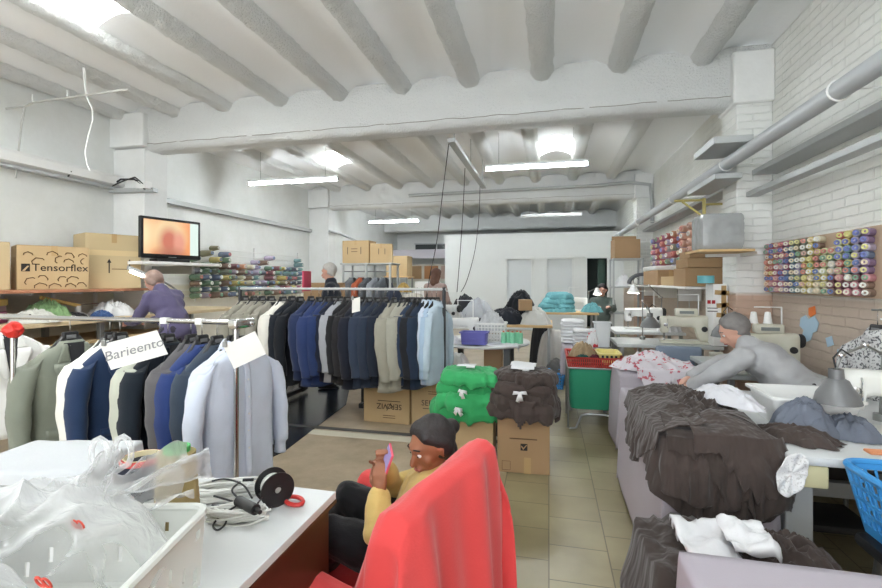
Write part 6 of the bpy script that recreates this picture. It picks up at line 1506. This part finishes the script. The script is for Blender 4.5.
open_basket((1.34, 1.86, .497), .50, .38, .24, .2, plas((62, 150, 216), .35), t)
heap('white_cloth', (1.30, 1.86, .505), .17, .13, .12, WCL, 161, fold=.4); last('white cloth in the bottom of the blue basket on the stool', 'cloth')
# ------------------------------------------------------------------ red armchair
AC = (-.49, 1.53); AR = R(-111)
RED = mat('red_throw', (212, 66, 66), .88, bump=(150, .1), var=.05, vs=5, sheen=.2)
t = thing('armchair', 'low armchair hidden under the red cloth, with a person sitting in it', 'armchair', (AC[0], AC[1], 0), AR)
REDS = mat('red_seat', (196, 52, 54), .85, bump=(120, .1))
MB().rbox((0, -.12, .34), (.58, .62, .12), .04).build('seat', REDS, t, local=True)
MB().box((.105, .205, .56), (.44, .08, .48), M=Matrix.Rotation(R(-10), 3, 'X')).build('backrest', REDS, t, local=True, bevel=.03)
for sx_, y0_, y1_ in ((-1, -.50, .16), (1, -.28, .16)): MB().rbox((sx_*.33, (y0_+y1_)/2, .37), (.09, y1_-y0_, .30), .03).build('armrest', REDS, t, local=True)
for sx_ in (-1, 1):
    for yy in (-.2, .2): MB().cyl((sx_*.26, yy, 0), (sx_*.26, yy, .28), .022).build('leg', WOODB, t, local=True)
# cloth thrown over the backrest, hanging behind and at the near end
mb = MB()
def rot_pt(p): return V(AC[0]+p.x*cos(AR)-p.y*sin(AR), AC[1]+p.x*sin(AR)+p.y*cos(AR), p.z)
prof = [(.06, .43), (.09, .50), (.13, .60), (.17, .70), (.195, .78), (.21, .815), (.235, .832), (.265, .832), (.295, .815), (.306, .77), (.318, .66), (.328, .54), (.336, .42), (.345, .30), (.352, .18), (.36, .06)]
def pr(v):
    f = v*(len(prof)-1); i = min(int(f), len(prof)-2); k = f-i
    return prof[i][0]*(1-k)+prof[i+1][0]*k, prof[i][1]*(1-k)+prof[i+1][1]*k
def thr_(u, v):
    x = -.24+.76*u; y, z = pr(v); hang = max(0, v-.5)*2
    lim = .36 if x > 0 else .11; e = max(0, abs(x)-lim)            # past the ends of the backrest: falls down
    xx = x if e == 0 else (1 if x > 0 else -1)*(lim+.03*min(1, e/.05)+.10*e+.015*sin(v*22)*min(1, e*9))
    zz = z-e*1.25+.0
    zt = .832-e*1.25
    fx = (.020*sin(x*21+1.0)+.018*nz(x*7, v*2, 4)+.012*sin(x*47+2*nz(x*4, v*3)))*(.25+hang*1.3)
    yy = y+fx+(.09*hang*max(0, (-x-.05))*.25)
    if v < .35: yy = y+.006*nz(x*9, v*7, 2)-.004
    zz += .006*nz(x*6, v*5, 9)+.055*max(0, min(1, (.36-x)/.47))*max(0, min(1, (z-.3)/.4))
    return rot_pt(V(xx, yy, max(.025, zz)))
mb.grid(thr_, 84, 60)
mb.build('red_cloth', RED, solid=.006, auto=False); last('red cloth thrown over the back of the low armchair in front', 'cloth')
def arm_cloth(sx_, y0_, y1_, zt, lab, sd, inner=.2, outer=.42):
    m = MB()
    pf = [(-.05, zt-inner), (-.05, zt-.03), (-.035, zt+.002), (0, zt+.01), (.04, zt+.002), (.056, zt-.03), (.07, zt-outer*.5), (.085, zt-outer)]
    def fn(u, v):
        f = v*(len(pf)-1); i = min(int(f), len(pf)-2); k = f-i; x = pf[i][0]*(1-k)+pf[i+1][0]*k; z = pf[i][1]*(1-k)+pf[i+1][1]*k
        y = y0_-.06+(y1_-y0_+.06)*u; e = max(0, y0_-y)
        h_ = max(0, (v-.6))*2.2
        return rot_pt(V(sx_*(.33+x+.012*sin(y*40+sd)*h_), max(y, y0_-.02-.02*v), max(.03, z-e*3.2+.004*nz(y*9, v*5, sd))))
    m.grid(fn, 40, 36); m.build('red_cloth', RED, solid=.005, auto=False); last(lab, 'cloth')
arm_cloth(-1, -.50, .14, .528, 'red cloth over the far armrest of the low armchair', 2)
arm_cloth(1, -.28, .14, .528, 'red cloth over the near armrest of the low armchair', 5)
# ================================================================== PEOPLE
def blob(name, caps, m, parent, voxel=.012, smooth=5, wr=None):
    mb = MB()
    for (p0, p1, r0, r1) in caps: mb.capsule(p0, p1, r0, r1, 16)
    o = mb.build(name, m, parent, auto=False)
    md = o.modifiers.new('remesh', 'REMESH'); md.mode = 'VOXEL'; md.voxel_size = voxel; md.use_smooth_shade = True
    md = o.modifiers.new('smooth', 'SMOOTH'); md.iterations = smooth; md.factor = .5
    if wr:
        tx = bpy.data.textures.new(name+'_folds', 'CLOUDS'); tx.noise_scale = wr[0]; tx.noise_depth = 2
        md = o.modifiers.new('folds', 'DISPLACE'); md.texture = tx; md.strength = wr[1]; md.mid_level = .5; md.texture_coords = 'LOCAL'
    return o
def hand_caps(w, d, n, s=1., curl=.6, side=1):
    """palm and five fingers from wrist w, pointing along d, palm facing n"""
    w = Vector(w); d = Vector(d).normalized(); n = Vector(n); n = (n-d*n.dot(d)).normalized(); x = d.cross(n)*side
    c = [(w, w+d*.035*s, .021*s, .022*s), (w+x*.016*s+d*.02*s, w+x*.024*s+d*.07*s, .014*s, .012*s), (w-x*.016*s+d*.02*s, w-x*.024*s+d*.065*s, .014*s, .012*s), (w+d*.03*s, w+d*.07*s, .014*s, .012*s)]
    for k, (off, l_) in enumerate(((.027, .068), (.009, .078), (-.010, .072), (-.027, .056))):
        p = w+x*off*s+d*.075*s; a = .15
        for q, (f, r_) in enumerate(((.45, .0085), (.32, .0078), (.23, .007))):
            a += curl*(.75 if q == 0 else 1.)
            dd = d*cos(a)+n*sin(a); p2 = p+dd*l_*f*s; c.append((p, p2, r_*s, r_*.93*s)); p = p2
    p = w+x*.020*s+d*.022*s
    for dd, l_, r_ in (((x*.75+d*.6+n*.35), .036, .011), ((x*.35+d*.7+n*.7), .030, .009), ((x*.0+d*.7+n*.7), .024, .008)):
        dd = dd.normalized(); p2 = p+dd*l_*s; c.append((p, p2, r_*s, r_*.9*s)); p = p2
    return c
def head_caps(c, f, u, s=1.):
    c = Vector(c); f = Vector(f).normalized(); u = Vector(u); u = (u-f*u.dot(f)).normalized(); r = f.cross(u)
    P_ = lambda a, b_, d: c+f*(a*s)+u*(b_*s)+r*(d*s)
    caps = [(P_(-.012, .025, 0), P_(-.02, .02, 0), .088*s, .086*s), (P_(.022, .02, 0), P_(.03, -.055, 0), .066*s, .05*s), (P_(.045, -.085, 0), P_(.04, -.08, 0), .03*s, .032*s),
            (P_(.088, .005, 0), P_(.106, -.028, 0), .009*s, .0135*s), (P_(.078, .03, -.03), P_(.078, .03, .03), .013*s, .013*s), (P_(.088, -.06, -.014), P_(.088, -.06, .014), .010*s, .010*s),
            (P_(.05, -.02, -.045), P_(.05, -.03, -.04), .024*s, .02*s), (P_(.05, -.02, .045), P_(.05, -.03, .04), .024*s, .02*s)]
    for q in (-1, 1): caps.append((P_(-.005, .012, q*.084), P_(-.008, -.022, q*.08), .016*s, .011*s))
    return caps, P_
def face_parts(t, P_, s, brow=(50, 40, 34)):
    for q in (-1, 1):
        MB().ball(P_(.074, .008, q*.031), .0105*s, 12, 8).build('eye', plas((232, 230, 226), .2), t)
        MB().ball(P_(.0815, .007, q*.0315), .0052*s, 10, 6).build('iris', plas((46, 34, 28), .2), t)
        MB().tube([P_(.086, .034, q*.016), P_(.087, .04, q*.032), P_(.074, .034, q*.05)], .0035*s, 6).build('eyebrow', mat('brow_'+cname(brow), brow, .9), t)
    MB().tube([P_(.088, -.058, -.02), P_(.099, -.056, -.008), P_(.099, -.056, .008), P_(.088, -.058, .02)], .0045*s, 6).build('mouth', mat('lips', (166, 92, 84), .5), t)
def person(label, J, s=1., skin=(206, 160, 134), shirt=(90, 90, 100), trous=(40, 40, 46), hairc=(60, 46, 38), hair='short', group=None, voxel=.014, hands=True, cur=.5, short=False, fold=.02):
    hp, hr_ = J['hips']; base = V((Vector(J['hl'])+Vector(J['hr'])).x/2, (Vector(J['hl'])+Vector(J['hr'])).y/2, 0) if 'base' not in J else Vector(J['base'])
    t = thing('person', label, 'person', base, 0, group)
    hc, P_ = head_caps(J['head'], J['fwd'], J.get('up', (0, 0, 1)), s)
    nk = Vector(J['neck']); hl, hr2 = Vector(J['hl']), Vector(J['hr']); mid = (hl+hr2)/2; ch_ = mid.lerp(nk, .68); wa = mid.lerp(nk, .34)
    sl, sr = Vector(J['sl']), Vector(J['sr'])
    core = hc+[(nk, Vector(J['head'])-Vector(J['fwd']).normalized()*.012*s-V(0, 0, .03*s), .05*s, .05*s)]
    tor = []
    ax = (sr-sl).normalized()
    tor += [(sl.lerp(sr, .12), sl.lerp(sr, .88), .062*s, .062*s), (ch_-ax*.075*s, ch_+ax*.075*s, .108*s, .108*s), (wa-ax*.05*s, wa+ax*.05*s, .108*s, .108*s), (hl, hr2, .108*s, .108*s),
            (ch_, wa, .12*s, .115*s), (wa, mid, .115*s, .115*s), (nk, ch_, .07*s, .105*s)]
    arms = []
    for S, E, Wr in (('sl', 'el', 'wl'), ('sr', 'er', 'wr')):
        a, b_, c = Vector(J[S]), Vector(J[E]), Vector(J[Wr]); arms += [(a, b_, .052*s, .041*s), (b_, c, .04*s, .028*s)]
    legs = []
    for Hh, K, A in (('hl', 'kl', 'al'), ('hr', 'kr', 'ar')):
        a, b_, c = Vector(J[Hh]), Vector(J[K]), Vector(J[A]); legs += [(a, b_, .085*s, .058*s), (b_, b_.lerp(c, .4), .056*s, .056*s), (b_.lerp(c, .4), c, .056*s, .036*s)]
    hnd = []
    for Wr, E, hn, sd_ in (('wl', 'el', 'nl', 1), ('wr', 'er', 'nr', -1)):
        w = Vector(J[Wr]); d = Vector(J.get('d'+Wr[1], tuple(w-Vector(J[E])))); hnd += hand_caps(w, d, J.get(hn, (0, 0, -1)), s, J.get('cur', cur), sd_)
    body = blob('body', core+tor+arms+legs+hnd, mat('skin_'+cname(skin), skin, .55), t, voxel, 4)
    grow = lambda L_, g: [(p0, p1, r0+g, r1+g) for p0, p1, r0, r1 in L_]
    sh = grow(tor, .014*s)
    for (a, b_, r0, r1), k in zip(arms, (0, 1, 0, 1)):
        if k: b2 = a.lerp(b_, .3 if short else .93); sh.append((a, b2, r0+.016*s, (r1+.4*(r0-r1))+.014*s))
        else: sh.append((a, b_, r0+.018*s, r1+.016*s))
    blob('shirt', sh, fab(shirt), t, voxel, 4, (.09, fold))
    tr_ = [(hl, hr2, .118*s, .118*s), (mid, mid.lerp(wa, .5), .118*s, .118*s)]+grow(legs, .018*s)
    blob('trousers', tr_, fab(trous), t, voxel, 4, (.1, fold))
    for A, K in (('al', 'kl'), ('ar', 'kr')):
        a = Vector(J[A]); fd = Vector(J.get('toe', J['fwd'])); fd.z = 0; fd.normalize()
        blob('shoe', [(a-fd*.04*s-V(0, 0, .03), a+fd*.07*s-V(0, 0, .035), .04*s, .036*s), (a+fd*.06*s-V(0, 0, .035), a+fd*.15*s-V(0, 0, .042), .036*s, .03*s)], fab((44, 44, 48)), t, .012, 3)
    hcaps = [(P_(-.03, .045, 0), P_(-.035, .03, 0), .086*s, .09*s), (P_(.01, .075, -.03), P_(.01, .075, .03), .045*s, .045*s), (P_(-.03, .0, -.05), P_(-.03, .0, .05), .052*s, .052*s)]
    for q in (-1, 1): hcaps += [(P_(.03, .07, q*.05), P_(-.02, .03, q*.072), .026*s, .03*s), (P_(-.03, .02, q*.072), P_(-.045, -.045, q*.05), .03*s, .03*s)]
    if hair in ('bun', 'long'): hcaps += [(P_(-.055, .0, 0), P_(-.07, -.06, 0), .06*s, .045*s)]
    if hair == 'bun': hcaps += [(P_(-.12, .03, 0), P_(-.125, .025, 0), .036*s, .034*s)]
    if hair == 'long': hcaps += [(P_(-.06, -.04, 0), P_(-.075, -.17, 0), .062*s, .05*s), (P_(-.02, -.03, .07), P_(-.05, -.15, .06), .03*s, .03*s), (P_(-.02, -.03, -.07), P_(-.05, -.15, -.06), .03*s, .03*s)]
    blob('hair', hcaps, mat('hair_'+cname(hairc), hairc, .6, bump=(120, .25), var=.2, vs=40), t, .008, 3)
    face_parts(t, P_, s, tuple(int(v*.9) for v in hairc))
    return t
# girl in the red armchair, looking at a phone
def pxd(px_, py_, zc_): d = ray(px_, py_); return V(d[0]*zc_, d[1]*zc_, H+d[2]*zc_)
hd = pxd(431, 446, 1.70)
el_, wl_ = V(-.56, 1.45, .585), V(-.575, 1.515, .678)
er_, wr_ = V(-.60, 1.70, .60), V(-.585, 1.595, .735)
girl = person('person in a yellow hoodie and black trousers slouched in the red armchair with a phone', dict(base=(-.5, 1.55, 0), head=hd, fwd=(-.68, -.66, -.34), up=(.1, .1, 1), neck=hd+V(.025, .015, -.115), sl=hd+V(.03, -.125, -.17), sr=hd+V(-.03, .135, -.17), el=el_, er=er_, wl=wl_, wr=wr_, dl=(-.02, .03, .9), dr=(.03, -.25, .8), nl=(.1, .95, .0), nr=(.3, -.9, .0),
    hips=((0, 0, 0), (0, 0, 0)), hl=(-.49, 1.49, .475), hr=(-.46, 1.64, .475), kl=(-.735, 1.475, .535), kr=(-.735, 1.62, .595), al=(-.90, 1.62, .20), ar=(-.965, 1.74, .24), toe=(-1, .2, 0)), .86, (150, 98, 70), (226, 192, 108), (26, 26, 30), (38, 32, 32), 'bun', voxel=.0065, cur=.55, fold=.022)
# hood collar and drawstring of the hoodie
hb = []
for k in range(13):
    a = 2*pi*k/12; c0 = hd+V(.02, .01, -.125); hb.append(c0+V(.082*cos(a), .078*sin(a), .012*cos(a)+.0))
hp_ = MB().tube(hb, .028, 10, caps=False).build('hood', fab((226, 192, 108)), girl)
for q in (-1, 1): MB().tube([hd+V(-.06, q*.025-.01, -.135), hd+V(-.085, q*.03-.012, -.19), hd+V(-.08, q*.026-.01, -.25)], .004, 6).build('drawstring', plas((196, 160, 84), .8), girl)
ph = thing('phone', 'phone in a pink case held up by the person in the yellow hoodie', 'phone', pxd(386, 465, 1.63), R(0))
Mp = Matrix.Rotation(R(-62), 3, 'Z') @ Matrix.Rotation(R(20), 3, 'Y') @ Matrix.Rotation(R(-14), 3, 'X')
mbp = MB(); mbp.rbox((0, 0, 0), (.07, .14, .009), .004); mbp.v = [tuple(Mp @ (Matrix.Rotation(R(90), 3, 'X') @ Vector(p))) for p in mbp.v]; mbp.build('case', mat('pink_case', (222, 96, 116), .4), ph, local=True)
mbp = MB(); mbp.box((0, 0, .0052), (.062, .13, .001)); mbp.v = [tuple(Mp @ (Matrix.Rotation(R(90), 3, 'X') @ Vector(p))) for p in mbp.v]; mbp.build('screen', mat('phone_screen', (128, 118, 160), .15, emit=.25), ph, local=True)
# man behind the long rack
def standing(x, y, hgt, fx, fy, bend=0., arm=(.25, -.35), **k):
    s = hgt/1.72; f = V(fx, fy, 0).normalized(); l_ = V(-f.y, f.x, 0); b = V(x, y, 0)
    q = lambda a, c, z: b+f*(a*s)+l_*(c*s)+V(0, 0, z*s)
    dn = bend
    J = dict(hips=((0, 0, 0), (0, 0, 0)), hl=q(0, .085, .92), hr=q(0, -.085, .92), kl=q(.02, .09, .5), kr=q(.02, -.09, .5), al=q(0, .09, .08), ar=q(0, -.09, .08), neck=q(.02+.42*dn, 0, 1.45-.16*dn), head=q(.05+.58*dn, 0, 1.595-.24*dn), fwd=tuple(f+V(0, 0, -.25-.6*dn)), up=(f.x*.3*dn, f.y*.3*dn, 1),
             sl=q(.36*dn, .165, 1.38-.15*dn), sr=q(.36*dn, -.165, 1.38-.15*dn), el=q(.08+.5*dn, .21, 1.12-.14*dn), er=q(.08+.5*dn, -.21, 1.12-.14*dn), wl=q(.3+.5*dn, .14, 1.06-.08*dn), wr=q(.3+.5*dn, -.14, 1.06-.08*dn))
    return J, s
J, s = standing(-2.80, 5.62, 1.66, -1, -.25)
person('grey haired person in a dark navy top standing behind the long rack', J, s, (206, 158, 138), (46, 52, 66), (50, 52, 60), (182, 178, 172), 'short')
MB().rbox((-3.08, 5.45, 1.42), (.02, .2, .26), .004).build('pink_card', mat('pink_card', (222, 84, 112), .6)); last('pink card held by the grey haired person behind the rack', 'card')
x = xat(435, 7.7)
J, s = standing(x, 7.7, 1.64, .3, 1.)
person('brown haired person seen from behind near the partition end', J, s, (206, 160, 136), (176, 150, 140), (60, 62, 70), (92, 60, 44), 'long')
J, s = standing(-3.82, 4.1, 1.66, -1, .12, bend=.55)
person('person in a purple top bending over the left workbench under the lit lamp', J, s, (206, 156, 140), (104, 96, 136), (60, 58, 74), (150, 126, 116), 'short', fold=.03)
# seamstress at the back, sitting behind the board table
hx = xat(602, 9.4)
person('person in a grey green top sewing behind the board table at the back', dict(hips=((0, 0, 0), (0, 0, 0)), head=(hx, 9.32, 1.24), fwd=(-.3, -1, -.4), neck=(hx, 9.42, 1.10), sl=(hx+.17, 9.42, 1.03), sr=(hx-.17, 9.42, 1.03), el=(hx+.2, 9.28, .88), er=(hx-.2, 9.28, .88), wl=(hx+.1, 9.1, .93), wr=(hx-.12, 9.1, .93), hl=(hx+.09, 9.55, .52), hr=(hx-.09, 9.55, .52), kl=(hx+.1, 9.15, .50), kr=(hx-.1, 9.15, .50), al=(hx+.1, 9.15, .09), ar=(hx-.1, 9.15, .09)), 1., (206, 156, 138), (120, 136, 130), (60, 64, 72), (44, 36, 34), 'bun')
t = thing('stool', 'wooden stool under the person sewing at the back', 'stool', (hx, 9.62, 0)); MB().rbox((hx, 9.62, .38), (.38, .34, .05), .02).build('seat', PINEW, t)
for sx_ in (-1, 1):
    for sy_ in (-1, 1): MB().cyl((hx+sx_*.15, 9.62+sy_*.13, 0), (hx+sx_*.15, 9.62+sy_*.13, .36), .016).build('leg', PINEW, t)
sewing_machine((.50, 9.05, .86), R(180), 'small white sewing machine lit by a lamp on the board table', WPL, .85, True, 0)
lamp((.72, 9.15, .86), [(.74, 9.15, 1.22), tuple(at(597, 288, Y=9.0))], None, (0, -.25, -1), .075, 'lit lamp in front of the person sewing at the back', WPL, True, ln=.12)
# person bending at the right-hand tables
person('person in a light grey top bending sideways between the right-hand sewing tables', dict(hips=((0, 0, 0), (0, 0, 0)), head=(1.33, 3.80, 1.05), fwd=(-.85, .1, -.5), up=(-.4, 0, 1), neck=(1.38, 3.68, .95), sl=(1.27, 3.47, .90), sr=(1.40, 3.80, .86), el=(1.10, 3.48, .78), er=(1.18, 3.75, .80), wl=(.98, 3.56, .685), wr=(1.02, 3.70, .72), dl=(-.8, .2, -.25), hl=(1.62, 3.33, .69), hr=(1.62, 3.55, .69), kl=(1.22, 3.36, .52), kr=(1.22, 3.56, .52), al=(1.25, 3.36, .09), ar=(1.25, 3.56, .09), toe=(-1, 0, 0)), 1.02, (206, 160, 140), (188, 188, 190), (34, 34, 38), (122, 118, 116), 'short', fold=.03)
t = thing('stool', 'black stool under the person bending at the right-hand tables', 'stool', (1.62, 3.44, 0)); MB().rbox((1.64, 3.44, .52), (.34, .34, .05), .02).build('seat', BLACKP, t)
for sx_ in (-1, 1):
    for sy_ in (-1, 1): MB().cyl((1.64+sx_*.13, 3.44+sy_*.13, 0), (1.64+sx_*.13, 3.44+sy_*.13, .5), .014).build('leg', STEEL, t)
